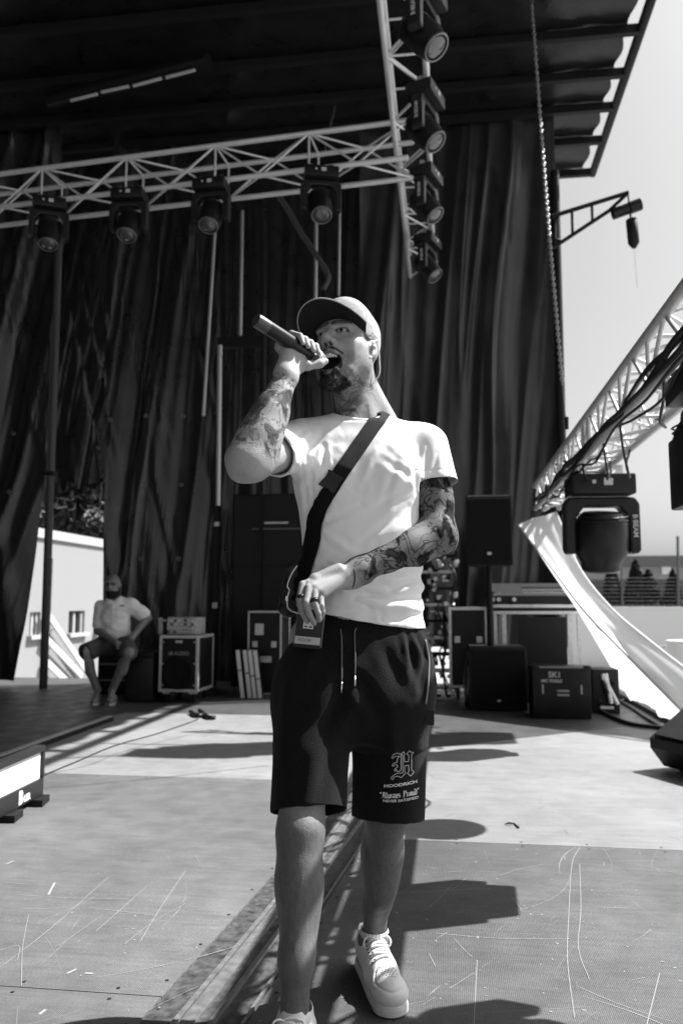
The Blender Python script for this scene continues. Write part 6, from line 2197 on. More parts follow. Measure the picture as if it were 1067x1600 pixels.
# open power box beside it
x0, x1, za, zb_ = pxbox(926, 966, 1046, 1090, 7.9)
pb_ = thing('power_box', 'small open power box with plugs beside the lettered case', 'power box', ((x0 + x1) / 2, 8.05, 0))
MB().box((0, 0, zb_ / 2), (x1 - x0, 0.3, zb_), bev=0.012).build('housing', M_BLACK, pb_, 40)
for i in range(7):
    MB().tube((rnd.uniform(-0.1, 0.1), -0.15, rnd.uniform(0.05, zb_ - 0.04)), (rnd.uniform(-0.1, 0.1), -0.20, rnd.uniform(0.04, zb_ - 0.04)), 0.018, n=10).build('plug', rnd.choice((M_EDGE, M_WHITE, M_BLACK)), pb_, 40)
MB().box((0.0, -0.16, 0.06), (0.12, 0.02, 0.025)).build('handle', M_EDGE, pb_)
# tall bottle on the floor
bp = PZ(733, 1104)
bt = thing('bottle', 'tall dark glass bottle with pale label next to the subwoofer', 'bottle', bp)
MB().lathe((0, 0, 0), [(0.03, 0.0), (0.048, 0.006), (0.05, 0.03), (0.05, 0.36), (0.042, 0.41), (0.02, 0.46), (0.016, 0.50), (0.02, 0.53), (0.02, 0.545)], n=20).build('glass', mat('bottle_glass', 0.03, 0.12, 0.8), bt, 40)
MB().lathe((0, 0, 0), [(0.0362, 0.06), (0.0364, 0.062), (0.0364, 0.20), (0.0362, 0.202)], n=20, cap=False).build('label_band', mat('bottle_label', 0.38, 0.6), bt, 40)
# patch rack: steel frame stuffed with connectors and cables, in the sun
x0, x1, za, zb_ = pxbox(652, 712, 860, 1088, 8.9)
pr = thing('patch_rack', 'open rack stuffed with glinting connectors and cable ends behind the singer', 'rack', ((x0 + x1) / 2, 9.1, 0))
W = x1 - x0
for q in (-1, 1):
    MB().box((q * W / 2, 0, zb_ / 2), (0.035, 0.3, zb_)).build('upright', M_BLACK, pr)
for i in range(9):
    z = 0.1 + (zb_ - 0.15) * i / 8
    MB().box((0, 0.02, z), (W - 0.04, 0.24, 0.03)).build('shelf', M_EDGE if i % 2 else M_BLACK, pr)
rnd = random.Random(12)
for i in range(90):
    z = rnd.uniform(0.08, zb_ - 0.05)
    x = rnd.uniform(-W / 2 + 0.03, W / 2 + 0.01)
    k = rnd.random()
    m_ = M_BLACK if k < 0.35 else (M_EDGE if k < 0.7 else M_WHITE)
    if rnd.random() < 0.5:
        MB().tube((x, -0.12, z), (x + rnd.uniform(-0.03, 0.03), -0.22, z + rnd.uniform(-0.03, 0.03)), rnd.uniform(0.012, 0.026), n=10).build('connector', m_, pr, 40)
    else:
        MB().box((x, -0.15, z), (rnd.uniform(0.03, 0.09), 0.07, rnd.uniform(0.02, 0.06)), bev=0.006).build('module', m_, pr)
for i in range(14):
    x, z = rnd.uniform(-W / 2, W / 2), rnd.uniform(0.35, zb_ - 0.1)
    pts = [(x, -0.18, z), (x + rnd.uniform(-0.08, 0.1), -0.26, z - 0.15), (x + rnd.uniform(-0.06, 0.12), -0.25, max(0.05, z - 0.4)), (x + rnd.uniform(-0.08, 0.15), -0.2, max(0.03, z - 0.6))]
    MB().path(spline(pts, 6), rnd.uniform(0.008, 0.016), 6).build('patch_cable', rnd.choice((M_WHITE, M_EDGE, M_CAB)), pr, True)
wp = PZ(716, 1080)
wc = thing('white_jug', 'small white plastic jug on the floor beside the patch rack', 'jug', wp)
MB().lathe((0, 0, 0), [(0.03, 0), (0.05, 0.005), (0.052, 0.12), (0.04, 0.16), (0.02, 0.19), (0.02, 0.22)], n=16).build('jug_body', M_WHITE, wc, 40)
MB().path([(0.05, 0, 0.12), (0.085, 0, 0.1), (0.08, 0, 0.05), (0.05, 0, 0.03)], 0.008, 6).build('handle', M_WHITE, wc, True)
# floor cables on the right
def floor_cable(label, px_, r=0.012, z=None, grp='cables on the deck'):
    P = spline([PZ(u, v, r + 0.001) for u, v in px_], 10)
    o = MB().path([p - P[0] for p in P], r, 7).build('floor_cable', M_CAB, None, True)
    o.location = P[0]
    return tag(o, label, 'cable', grp)
floor_cable('thick black cable running from the lettered case to the stage monitor', [(918, 1106), (935, 1110), (960, 1122), (990, 1132), (1030, 1137), (1060, 1140)], 0.02)
floor_cable('thinner cable curling beside the power box', [(925, 1092), (950, 1098), (975, 1093), (962, 1086), (940, 1090)], 0.012)
floor_cable('straight black cable along the right deck edge', [(958, 1090), (985, 1105), (1010, 1122), (1040, 1140)], 0.016)
floor_cable('tangled short black cable lying on the left boards', [(298, 1112), (308, 1118), (318, 1116), (312, 1110), (325, 1120), (336, 1121)], 0.02)
floor_cable('faint cable snaking across the far left boards', [(60, 1215), (120, 1190), (180, 1165), (250, 1145), (310, 1124)], 0.004)
# wedge monitor at the right edge
wm = thing('stage_monitor', 'black wedge stage monitor at the right picture edge', 'speaker', PZ(1138, 1214), math.radians(28))
prof = [(-0.26, 0.0), (0.20, 0.0), (0.28, 0.10), (0.12, 0.36), (-0.02, 0.40), (-0.28, 0.16)]
prof = [(-0.20, 0.02), (0.22, 0.02), (0.26, 0.10), (0.20, 0.38), (0.06, 0.42), (-0.30, 0.20), (-0.30, 0.14)]
MB().prism([(x, -0.30, z) for x, z in prof], (0, 0.62, 0)).build('cabinet', M_BLACK, wm)
a, b = Vector((0.05, 0, 0.425)), Vector((-0.295, 0, 0.212))
n_ = Vector((-(a.z - b.z), 0, (a.x - b.x))).normalized()
MB().box((a + b) / 2 + n_ * 0.004 + Vector((0, 0.01, 0)), ((a - b).length - 0.02, 0.56, 0.012), frame_from(n_, (a - b))).build('grille', M_GRILLE, wm)
for y in (-0.2, 0.22):
    MB().box((0.0, y, 0.011), (0.3, 0.04, 0.018)).build('foot', mat('rubber', 0.02, 0.7), wm)
MB().box((-0.255, -0.304, 0.10), (0.10, 0.008, 0.012), frame_from((0, 0, 1), (0.8, 0, -0.6))).build('side_trim', M_EDGE, wm)
# low lit-face footlight panel at the left edge
A_, B_ = PZ(-70, 1330), PZ(68, 1252)
dv = (B_ - A_)
L_ = dv.length
fp = thing('footlight_panel', 'low white-faced panel in a dark frame on the floor at the left edge', 'panel', B_, math.atan2(dv.y, dv.x))
MB().span((-L_, -0.0, 0.035), (0.0, 0.05, 0.125), 0.006).build('plinth', mat('panel_frame', 0.032, 0.45), fp, 40)
MB().span((-L_ + 0.01, 0.012, 0.125), (-0.028, 0.03, 0.262)).build('white_face', mat('panel_face', 0.78, 0.6), fp)
MB().span((-L_, -0.004, 0.262), (0.0, 0.054, 0.292), 0.005).build('top_rail', MATS['panel_frame'], fp, 40)
MB().span((-0.026, -0.002, 0.125), (0.0, 0.052, 0.262), 0.003).build('end_post', MATS['panel_frame'], fp, 40)
MB().tube((0.0, 0.02, 0.13), (0.014, 0.02, 0.13), 0.01).build('end_knob', M_BEAM, fp)
for x in (-0.06, -0.36, -0.8):
    MB().prism([(x - 0.06, -0.05, 0.0), (x + 0.07, -0.03, 0.0), (x + 0.06, 0.08, 0.0), (x - 0.06, 0.08, 0.0)], (0, 0, 0.034)).build('foot', M_BEAM, fp)
flat_text('panel_lettering', 'B', 0.088, MATS['white_print'], fp, (-0.262, -0.0025, 0.078), (1, 0, 0), (0, 0, 1), 0.004, xs=0.95)
flat_text('panel_lettering', 'LIIR', 0.042, MATS['white_print'], fp, (-0.195, -0.0025, 0.066), (1, 0, 0), (0, 0, 1), 0.003)
# long cable ramp behind it
cr = thing('cable_ramp', 'long low dark ramp with its sunlit top painted pale on the boards behind the left panel', 'cable ramp', (PZ(20, 1180).x, PZ(20, 1180).y, 0))
ra_, rb_ = PZ(-60, 1215), PZ(178, 1126)
d = rb_ - ra_
o_ = cr.location
nn = Vector((-d.y, d.x, 0)).normalized()
MB().prism([ra_ - o_, rb_ - o_, rb_ - o_ + nn * 0.07, ra_ - o_ + nn * 0.07], (0, 0, 0.035)).build('ramp_body', M_BLACK, cr)
MB().prism([ra_ - o_ + nn * 0.008 + Vector((0, 0, 0.036)), rb_ - o_ + nn * 0.008 + Vector((0, 0, 0.036)), rb_ - o_ + nn * 0.062 + Vector((0, 0, 0.036)), ra_ - o_ + nn * 0.062 + Vector((0, 0, 0.036))], (0, 0, 0.006)).build('ramp_lid', mat('sunlit_lid', 0.3, 0.5), cr)  # the black ramp's sunlit top is put into the lid's pale colour

# ================================================================== the seated man
MD = 8.7
mB = c2w(*J(165, 1000, MD)); mB.z = 0
man = thing('person', 'seated bearded man in pale t-shirt and grey shorts at the left rear', 'person', mB)
def ml(V): return lens_to_world(V, mB)
hd_ = J(176, 914, MD)
def build_man():
    s = SDF(J(115, 1000, 8.0) * A3(1, 1, 0) + A3(0, 0.0, -0.02), A3(J(240, 1000, 8.0)[0] + 0.05, 9.1, 1.45), 0.0085)
    sR, eR, wR = J(158, 949, MD), J(153, 985, MD - 0.05), J(180, 1003, MD - 0.28)
    sL, eL, wL = J(205, 946, MD), J(231, 966, MD + 0.05), J(209, 993, MD - 0.2)
    hR, kR, aR = J(170, 1006, MD), J(131, 1020, MD - 0.33), J(153, 1078, MD - 0.25)
    hL, kL, aL = J(192, 1006, MD), J(201, 1020, MD - 0.42), J(176, 1078, MD - 0.28)
    s.cap(J(180, 1000, MD), J(180, 950, MD), 0.13, 0.13, 0.03, flat=((0, 1, 0), 1.25))
    s.cap(sR, sL, 0.06, 0.06, 0.04)
    s.cap(J(180, 945, MD), hd_ + A3(0, 0.01, -0.05), 0.062, 0.06, 0.02)
    s.ell(hd_ + A3(0, 0.01, 0.030), (0.078, 0.095, 0.088), None, 0.02)
    s.ell(hd_ + A3(0, -0.035, -0.045), (0.064, 0.062, 0.085), None, 0.03)
    s.cap(hd_ + A3(0, -0.092, 0.005), hd_ + A3(0, -0.115, -0.035), 0.012, 0.016, 0.012)
    for q in (-1, 1):
        s.ell(hd_ + A3(q * 0.082, 0.01, -0.005), (0.012, 0.02, 0.032), None, 0.008)
        s.ell(hd_ + A3(q * 0.032, -0.098, 0.002), (0.020, 0.020, 0.011), None, 0.012, 's')
        s.cap(hd_ + A3(q * 0.012, -0.092, 0.022), hd_ + A3(q * 0.05, -0.075, 0.022), 0.011, 0.010, 0.01)
    for a, b, c in ((sR, eR, wR), (sL, eL, wL)):
        s.cap(a, b, 0.055, 0.045, 0.02)
        s.cap(b, c, 0.045, 0.032, 0.02)
        d = (c - b) / np.linalg.norm(c - b)
        s.ell(c + d * 0.05, (0.04, 0.05, 0.03), None, 0.02)
        for k in range(4):
            s.cap(c + d * 0.08 + A3((k - 1.5) * 0.019, 0, 0.0), c + d * 0.13 + A3((k - 1.5) * 0.021, -0.03, -0.03), 0.0105, 0.009, 0.004)
        s.cap(c + d * 0.03 + A3(0.02, -0.02, 0), c + d * 0.08 + A3(0.045, -0.03, -0.01), 0.012, 0.010, 0.006)
    for a, b, c in ((hR, kR, aR), (hL, kL, aL)):
        s.cap(a, b, 0.085, 0.065, 0.03)
        s.cap(b, c, 0.058, 0.038, 0.03)
        s.ell(b * 0.65 + c * 0.35 + A3(0, 0.03, 0), (0.052, 0.05, 0.10), None, 0.03)
        s.cap(c, c + A3(0.02, -0.12, -0.06), 0.036, 0.03, 0.02)
    V, Q = s.mesh()
    V = relax(V, Q, 2, 0.5)
    c = np.full(len(V), 0.17) * (0.9 + 0.2 * fbm(V * 12, 3, 2))
    L = V - hd_
    near = np.linalg.norm(L, axis=1) < 0.2
    beard = near & (L[:, 2] < -0.065) & (L[:, 1] < 0.03) & (L[:, 2] > -0.15)
    c = np.where(beard, 0.022, c)
    c = np.where(near & (L[:, 2] > 0.055) , c * 0.75, c)
    c = np.where(near & (np.abs(L[:, 2] - 0.006) < 0.013) & (np.abs(np.abs(L[:, 0]) - 0.032) < 0.024) & (L[:, 1] < -0.05), 0.05, c)
    np_mesh('body', ml(V), Q, vcol_mat('skin_seated', 0.55, 0.4), man, c)
    # t-shirt
    s = SDF(J(140, 1010, 8.9) * A3(1, 0, 0) + A3(0, 8.3, 0.55), A3(J(240, 1000, 8.3)[0], 9.05, 1.3), 0.0085)
    s.cap(J(182, 998, MD - 0.02), J(180, 955, MD), 0.165, 0.158, 0.03, flat=((0, 1, 0), 1.25))
    s.cap(sR, sL, 0.075, 0.075, 0.05)
    s.cap(J(180, 942, MD), J(180, 950, MD), 0.09, 0.1, 0.04)
    s.cap(sR, sR * 0.25 + eR * 0.75, 0.072, 0.07, 0.03)
    s.cap(sL, sL * 0.3 + eL * 0.7, 0.075, 0.078, 0.03)
    s.cut(J(180, 1001, MD), A3(0, -0.1, -1))
    s.cap(J(179, 930, MD), J(179, 944, MD - 0.03), 0.07, 0.07, 0.01, 's')
    V, Q = s.mesh()
    V = relax(V, Q, 2, 0.5)
    V += s.grad(V) * ((fbm(V * A3(9, 9, 14), 3, 3) - 0.5) * 0.04)[:, None]
    sh = np_mesh('t_shirt', ml(V), Q, mat('pale_shirt', 0.70, 0.9), man)
    p = J(189, 946.5, MD - 0.2)
    MB().box(c2w(*p) - mB + Vector((0, 0.035, 0)), (0.055, 0.004, 0.014)).build('chest_print', mat('grey_print_dark', 0.12, 0.8), sh)
    # shorts
    s = SDF(J(110, 1010, 8.9) * A3(1, 0, 0) + A3(0, 8.1, 0.3), A3(J(240, 1000, 8.3)[0], 9.05, 0.9), 0.0085)
    s.cap(J(170, 1006, MD), J(194, 1006, MD), 0.125, 0.125, 0.03)
    for a, b in ((hR, kR), (hL, kL)):
        s.cap(a, b * 0.93 + a * 0.07, 0.11, 0.092, 0.03)
        d = (b - a) / np.linalg.norm(b - a)
        s.cut(b - d * 0.02, d, (b - 0.14, b + 0.14)) if a is hR else None
    V, Q = s.mesh()
    V = relax(V, Q, 2, 0.5)
    V += s.grad(V) * ((fbm(V * 9, 3, 13) - 0.5) * 0.03)[:, None]
    np_mesh('shorts', ml(V), Q, mat('grey_shorts', 0.055, 0.9), man)
    for a in (aR, aL):
        f = A3(0.18 if a is aL else 0.12, -1, 0); f /= np.linalg.norm(f)
        o = A3(a[0], a[1], 0.0)
        s = SDF(o - A3(0.22, 0.32, 0.01), o + A3(0.22, 0.16, 0.16), 0.0075)
        s.cap(o + A3(0, 0.03, 0.05), o + f * 0.09 + A3(0, 0, 0.05), 0.045, 0.043, 0.02)
        s.cap(o + f * 0.09 + A3(0, 0, 0.045), o + f * 0.19 + A3(0, 0, 0.035), 0.045, 0.035, 0.02)
        s.cut(o + A3(0, 0, 0.003), A3(0, 0, -1))
        V, Q = s.mesh()
        V = relax(V, Q, 2, 0.5)
        sh = np_mesh('shoe', ml(V), Q, mat('grey_trainer', 0.16, 0.6), man)
        MB().prism([c2w(*(o + q_)) - mB for q_ in (f * -0.06 + A3(-0.045, 0, 0.001), f * -0.06 + A3(0.045, 0, 0.001), f * 0.2 + A3(0.045, 0, 0.001), f * 0.235 + A3(0, 0, 0.001), f * 0.2 + A3(-0.045, 0, 0.001))], (0, 0, 0.022)).build('sole', mat('pale_sole', 0.40, 0.7), sh)
build_man()
x0, x1, za, zb_ = pxbox(150, 226, 1022, 1092, 8.75)
se = thing('storage_box', 'low black storage box the seated man sits on', 'box', ((x0 + x1) / 2, 9.0, 0))
MB().box((0, 0, 0.235), (x1 - x0, 0.45, 0.47), bev=0.01).build('shell', M_LAM, se, 40)
for z in (0.16, 0.34):
    MB().box((0, -0.228, z), (x1 - x0 - 0.06, 0.01, 0.02)).build('rib', mat('dim_edge', 0.18, 0.4), se)
for q in (-1, 1):
    MB().box((q * 0.12, -0.23, 0.40), (0.05, 0.014, 0.07), bev=0.004).build('latch', M_BLACK, se)
# ================================================================== outside, left: white building, tree
BY = 20.0
M_WALL = mat('white_brick', 0.62, 0.85)
n, l, b = nodes_of(M_WALL)
tc = n.new('ShaderNodeTexCoord'); br = n.new('ShaderNodeTexBrick'); mp = n.new('ShaderNodeMapping')
mp.inputs['Rotation'].default_value = (math.pi / 2, 0, math.pi / 2)
br.inputs['Color1'].default_value = (0.27, 0.27, 0.27, 1); br.inputs['Color2'].default_value = (0.24, 0.24, 0.24, 1); br.inputs['Mortar'].default_value = (0.20, 0.20, 0.20, 1)
br.inputs['Scale'].default_value = 1.0; br.inputs['Mortar Size'].default_value = 0.008; br.inputs['Brick Width'].default_value = 0.40; br.inputs['Row Height'].default_value = 0.10
l.new(tc.outputs['Object'], mp.inputs['Vector']); l.new(mp.outputs[0], br.inputs['Vector']); l.new(br.outputs['Color'], b.inputs['Base Color'])
bp_ = n.new('ShaderNodeBump'); bp_.inputs['Strength'].default_value = 0.4; bp_.inputs['Distance'].default_value = 0.01
l.new(br.outputs['Fac'], bp_.inputs['Height']); l.new(bp_.outputs[0], b.inputs['Normal']); bp_.invert = True
WX = -9.4                                             # the wall runs away from the lens, facing the sun
Y0w, Y1w = 13.0, 27.0
bld = thing('brick_building', 'low white painted brick building with small dark windows at the left', 'building', (WX, Y0w, GROUND_Z))
zt = 0.5 * (PX(45, 840, WX).z + PX(168, 855, WX).z) - GROUND_Z
wins = []
for u0, u1, v0, v1 in ((46, 64, 956, 993), (107, 133, 957, 990), (148, 168, 957, 988)):
    p0, p1 = PX(u0, v1, WX), PX(u1, v0, WX)
    wins.append((p0.y - Y0w, p1.y - Y0w, p0.z - GROUND_Z, p1.z - GROUND_Z))
wins.sort()
z0w, z1w = min(w[2] for w in wins), max(w[3] for w in wins)
Ld = Y1w - Y0w
mb = MB()
def wallbit(y0, y1, za, zb_):
    mb.span((-0.3, y0, za), (0, y1, zb_))
wallbit(0, Ld, 0, z0w)
y = 0.0
for w in wins:
    wallbit(y, w[0], z0w, z1w)
    y = w[1]
wallbit(y, Ld, z0w, z1w)
wallbit(0, Ld, z1w, zt)
mb.build('wall', M_WALL, bld)
MB().span((-0.34, -0.05, zt + 0.003), (0.07, Ld + 0.05, zt + 0.22)).build('parapet', mat('white_coping', 0.30, 0.7), bld)
MB().span((-6.0, 0, 0.0), (-0.31, Ld, zt - 0.1)).build('core', mat('dark_inside', 0.03, 0.9), bld)
for w in wins:
    wf = MB().span((-0.16, w[0], w[2]), (-0.13, w[1], w[3])).build('window', mat('window_glass', 0.03, 0.1, 0.8), bld)
    yc = (w[0] + w[1]) / 2
    for a, b_ in (((-0.129, w[0], w[2]), (-0.06, w[0] + 0.1, w[3])), ((-0.129, w[1] - 0.1, w[2]), (-0.06, w[1], w[3])), ((-0.128, yc - 0.05, w[2]), (-0.07, yc + 0.05, w[3]))):
        MB().span(a, b_).build('frame', mat('pale_frame', 0.3, 0.6), wf)
    MB().span((-0.05, w[0] - 0.1, w[2] - 0.09), (0.12, w[1] + 0.1, w[2] - 0.002)).build('sill', MATS['white_coping'], wf)
# sloping bars on the wall, paler than the bricks
GR_ = 'pale bars sloping down in front of the brick wall'
for a, b_, lab in (((72, 955), (142, 1058), 'uppermost sloping pale bar by the brick wall'), ((72, 997), (128, 1056), 'middle sloping pale bar by the brick wall'), ((72, 1033), (112, 1072), 'lowest sloping pale bar by the brick wall')):
    pa, pb = PX(*a, WX + 0.16), PX(*b_, WX + 0.16)
    t = thing('sloping_bar', lab, 'rail', pb, 0, GR_)
    MB().box((pa - pb) / 2, (0.05, 0.16, (pa - pb).length), frame_from(pa - pb, (1, 0, 0))).build('bar', mat('pale_bar', 0.42, 0.4), t)
    for k in (0.25, 0.75):
        rod('bracket', (pa - pb) * k, (pa - pb) * k - Vector((0.17, 0, 0)), 0.02, MATS['pale_bar'], t)

def tree(label, name, base, h, crown_c, crown_r, n_, leaf, m_leaf, seed, conifer=False, trunk_r=0.15):
    t = thing(name, label, 'tree', base, 0)
    rnd = np.random.RandomState(seed)
    MB().path([(0, 0, 0), (0.05, 0.02, h * 0.35), (-0.05, 0.0, h * 0.7), (0, 0, h * 0.95)], [trunk_r, trunk_r * 0.8, trunk_r * 0.5, 0.02], 8).build('trunk', mat('bark', 0.08, 0.9), t, True)
    if conifer:
        z = rnd.uniform(0.04, 1.0, n_) ** 1.1
        a_ = rnd.uniform(0, 2 * np.pi, n_)
        r = crown_r[0] * (1 - z) ** 0.75 * (0.45 + 0.55 * rnd.uniform(0, 1, n_) ** 0.4) * (0.75 + 0.5 * vnoise(np.stack([z * 14, np.cos(a_) * 1.3 + seed, np.sin(a_) * 1.3], 1), seed))
        P = np.stack([r * np.cos(a_), r * np.sin(a_), z * h + rnd.normal(0, 0.05, n_)], 1)
    else:
        k = 26
        cl_ = rnd.normal(0, 1, (k, 3)); cl_ /= np.linalg.norm(cl_, axis=1, keepdims=True)
        cl_ *= (rnd.uniform(0.35, 0.95, (k, 1)))
        P = cl_[rnd.randint(0, k, n_)] + rnd.normal(0, 0.17, (n_, 3))
        P = P * np.array(crown_r) + np.array(crown_c)
    A = rnd.normal(0, 1, (n_, 3)); A /= np.linalg.norm(A, axis=1, keepdims=True)
    B = np.cross(A, rnd.normal(0, 1, (n_, 3))); B /= np.linalg.norm(B, axis=1, keepdims=True)
    s1 = leaf * rnd.uniform(0.6, 1.4, (n_, 1)); s2 = s1 * 0.55
    V = np.stack([P - A * s1, P + B * s2, P + A * s1, P - B * s2], 1).reshape(-1, 3)
    Q = np.arange(4 * n_).reshape(-1, 4)
    np_mesh('crown', V, Q, m_leaf, t)
    if not conifer:
        for i in range(7):
            e = Vector(tuple(cl_[i] * np.array(crown_r) * 0.8 + np.array(crown_c)))
            MB().path([(0, 0, h * 0.4), e * 0.5 + Vector((0, 0, h * 0.15)), e], [trunk_r * 0.45, trunk_r * 0.3, 0.02], 6).build('limb', mat('bark', 0.08, 0.9), t, True)
    return t
M_LEAF = mat('leaf', 0.10, 0.5, 0.4, trans=0.35)
M_NEEDLE = mat('needle', 0.045, 0.6, 0.3)
p = PY(110, 1000, 27.0); p.z = GROUND_Z
tree('leafy tree rising behind the white building roof', 'broadleaf_tree', p, 6.0, (0, 0, 5.3), (2.6, 1.6, 1.7), 9000, 0.10, M_LEAF, 4)
p = PY(20, 1000, 29.0); p.z = GROUND_Z
tree('second leafy tree farther left behind the white building', 'broadleaf_tree', p, 7.0, (0, 0, 6.3), (2.4, 1.6, 2.0), 6000, 0.11, M_LEAF, 9)
# ================================================================== outside, right
FY = 60.0
a, b_ = PY(830, 868, FY), PY(1400, 868, FY)
hb = thing('long_building', 'long flat-roofed building far behind the right truss', 'building', (a.x, FY, GROUND_Z))
W = b_.x - a.x
zz = lambda v: PY(1000, v, FY).z - GROUND_Z
MB().span((0, 0, 0), (W, 12, zz(886))).build('wall', mat('pale_render', 0.30, 0.8, noise=0.1, nscale=0.3), hb)
MB().span((-0.3, -0.5, zz(886) + 0.003), (W, 12.3, zz(869))).build('fascia', mat('grey_fascia', 0.13, 0.7), hb)
p0, p1 = PY(1033, 897, FY), PY(1048, 879, FY)
MB().span((p0.x - a.x, -0.12, p0.z - GROUND_Z), (p1.x - a.x, -0.02, p1.z - GROUND_Z)).build('white_panel', mat('white_sheet', 0.8, 0.5), hb)
for i in range(14):
    x = 1.2 + i * 1.9
    wf = MB().span((x, -0.03, 0.9), (x + 1.0, 0.0 - 0.004, 2.0)).build('window', mat('far_glass', 0.06, 0.2), hb)
    MB().span((x - 0.06, -0.08, 0.82), (x + 1.06, -0.032, 0.9)).build('sill', MATS['pale_render'], wf)
# hedge-dark fence band with mesh
NY = 42.0
a, b_ = PY(905, 950, NY), PY(1300, 950, NY)
wl = thing('boundary_wall', 'grey boundary wall behind the row of conifers at right', 'wall', (a.x, NY + 1.5, GROUND_Z))
MB().span((-3, 0, 0), (b_.x - a.x, 0.25, PY(1000, 905, NY).z - GROUND_Z)).build('wall_face', mat('grey_block', 0.11, 0.9, noise=0.2, nscale=0.8), wl)
MB().span((-3.05, -0.04, PY(1000, 905, NY).z - GROUND_Z + 0.003), (b_.x - a.x, 0.29, PY(1000, 903, NY).z - GROUND_Z)).build('coping', mat('grey_coping', 0.3, 0.8), wl)
for u, vt, r, sd, lab in ((957, 876, 0.42, 1, 'dark conifer nearest the large spotlight'), (994, 878, 0.50, 2, 'tall dark conifer in the middle of the row at right'),
                          (1014, 893, 0.55, 3, 'bushy conifer touching the tall one at right'), (1052, 893, 0.40, 5, 'small conifer at the right picture edge')):
    p = PY(u, 948, NY - 1.0)
    h = PY(u, vt, NY - 1.0).z - GROUND_Z
    tree(lab, 'conifer_tree', (p.x, NY - 1.0, GROUND_Z), h, None, (r * 2.1, r, r), 4500, 0.11, M_NEEDLE, sd, True, 0.08)
# netting fence with posts
fn = thing('net_fence', 'tall wire net fence on thin posts in front of the conifers', 'fence', (PY(900, 950, 30).x, 30.0, GROUND_Z))
o_ = fn.location
for u, vt, vb, r in ((970, 858, 953, 0.035), (1058, 838, 985, 0.05), (895, 850, 953, 0.035)):
    a, b_ = PY(u, vt, 30.0) - o_, PY(u, vb, 30.0) - o_
    b_.z = 0
    rod('post', b_, a, r, mat('post_dark', 0.08, 0.6), fn)
x0, x1 = PY(890, 900, 30).x - o_.x, PY(1150, 900, 30).x - o_.x
zt_ = PY(1000, 903, 30).z - o_.z
for i in range(22):
    rod('net_wire', (x0, 0, zt_ * i / 21), (x1, 0, zt_ * i / 21), 0.008, mat('net_grey', 0.12, 0.7), fn, 6)
# low white wall, white drum, tangled branches
wy = 24.0
lw = thing('low_wall', 'low white wall in bright sun beyond the right side of the stage', 'wall', (PY(860, 985, wy).x, wy, GROUND_Z))
MB().span((0, 0, 0), (14, 0.3, PY(1000, 951, wy).z - GROUND_Z)).build('wall_face', mat('bright_white', 0.7, 0.7), lw)
MB().span((-0.03, -0.03, PY(1000, 951, wy).z - GROUND_Z + 0.003), (14, 0.33, PY(1000, 948, wy).z - GROUND_Z)).build('coping', MATS['bright_white'], lw)
dr = thing('white_drum', 'white cylinder standing by the picture edge behind the slanting banner', 'drum', (PY(1064, 1050, 13).x, 13.0, GROUND_Z))
MB().lathe((0, 0, 0), [(0.2, 0), (0.21, 0.02), (0.21, 1.0), (0.20, 1.45), (0.02, 1.46)], n=24).build('shell', MATS['bright_white'], dr, 40)
tg = thing('rubble_pile', 'light tangle of wire and rubble in front of the low white wall', 'rubble', (PY(1025, 1010, 14).x, 14.0, PY(1025, 1060, 14).z))
tg.location.z = GROUND_Z
rnd = random.Random(8)
for i in range(40):
    p = Vector((rnd.uniform(-0.8, 0.5), rnd.uniform(-0.3, 0.3), rnd.uniform(0.0, 1.2)))
    MB().path([p, p + Vector((rnd.uniform(-0.2, 0.2), 0.05, rnd.uniform(-0.2, 0.2))), p + Vector((rnd.uniform(-0.4, 0.4), 0.0, rnd.uniform(-0.35, 0.25)))], 0.012, 5).build('wire_end', mat('pale_wire', 0.4, 0.7) if i % 3 else mat('net_grey', 0.12, 0.7), tg)
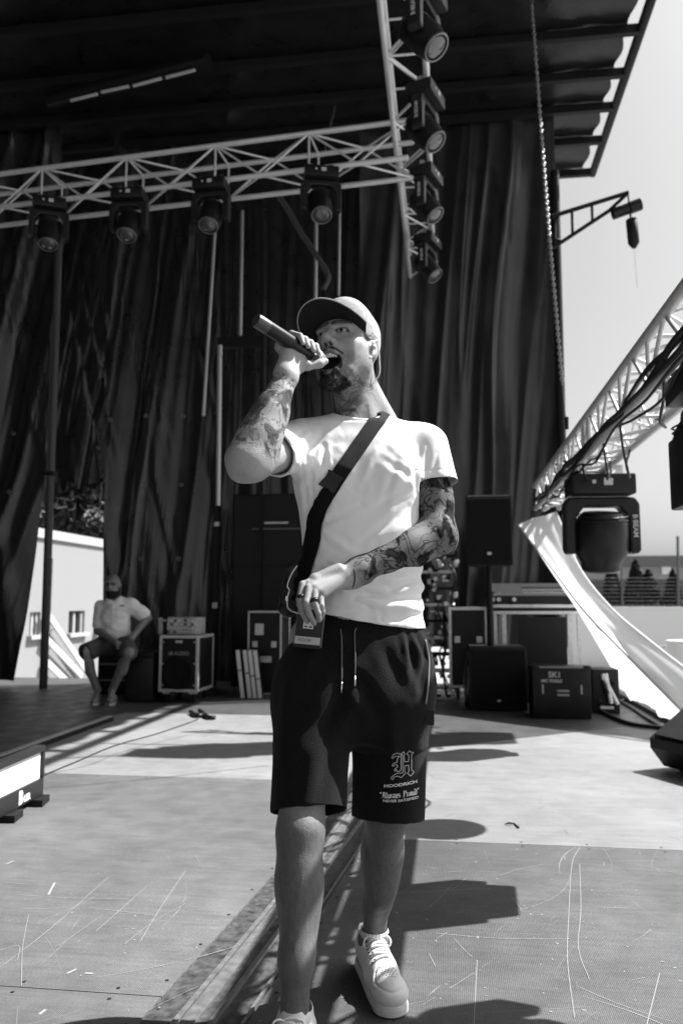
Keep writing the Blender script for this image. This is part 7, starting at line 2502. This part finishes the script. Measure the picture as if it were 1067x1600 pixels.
MB().path([(-0.9, 0, 1.25), (-0.2, 0, 1.15), (0.5, 0, 1.05)], 0.03, 6).build('wire_end', mat('net_grey', 0.12, 0.7), tg)

# ================================================================== white banner slanting down from the truss, and the skirt below
M_BAN = mat('white_banner', 0.72, 0.6, 0.3, trans=0.35)
EA = spline([PY(810, 820, 8.4), PY(862, 888, 7.9), PY(912, 954, 7.4), PY(985, 1030, 6.9), PY(1064, 1110, 6.4)], 8)
EB = spline([PY(868, 800, 8.4), PY(903, 884, 7.9), PY(952, 948, 7.4), PY(1012, 1000, 6.9), PY(1100, 1068, 6.4)], 8)
bo = EA[-1].copy()
bn = thing('slanting_banner', 'long white fabric strip slanting from the right truss down to the deck', 'banner', bo)
K = len(EA) - 1
def ban(u, v):
    a_, b_ = EA[round(v * K)], EB[round(v * K)]
    w = math.sin(math.pi * u) * 0.06 + 0.018 * math.sin(6 * u + 9 * v) + 0.012 * math.sin(15 * u - 4 * v)
    return a_.lerp(b_, u) + Vector((-0.3 * w, w, 0.2 * w)) - bo
MB().sheet(ban, 16, K).build('fabric', M_BAN, bn, True)
MB().path([p - bo for p in EA], 0.012, 6).build('hem', M_BAN, bn, True)
MB().path([p - bo for p in EB], 0.012, 6).build('hem', M_BAN, bn, True)
sk = thing('side_skirt', 'pale translucent sheet hanging from the slanting banner to the deck edge', 'sheet', bo)
EC = spline([PZ(902, 1092, 0.02), PZ(925, 1098, 0.02), PZ(955, 1105, 0.02), PZ(990, 1118, 0.02), PZ(1036, 1140, 0.02)], 8)
EC = [Vector((max(p.x, XR + 0.08), p.y, -0.05)) for p in EC]
def ski(u, v):
    i = round(v * K)
    a_, b_ = EA[i], EC[i]
    w = 0.05 * math.sin(11 * v + 3 * u) * u + 0.02 * math.sin(31 * v)
    return a_.lerp(b_, u) + Vector((w, 0.3 * w, 0)) - bo + Vector((0.03, 0.02, -0.02))
MB().sheet(ski, 14, K).build('fabric', mat('thin_sheet', 0.62, 0.6, 0.3, trans=0.5), sk, True)
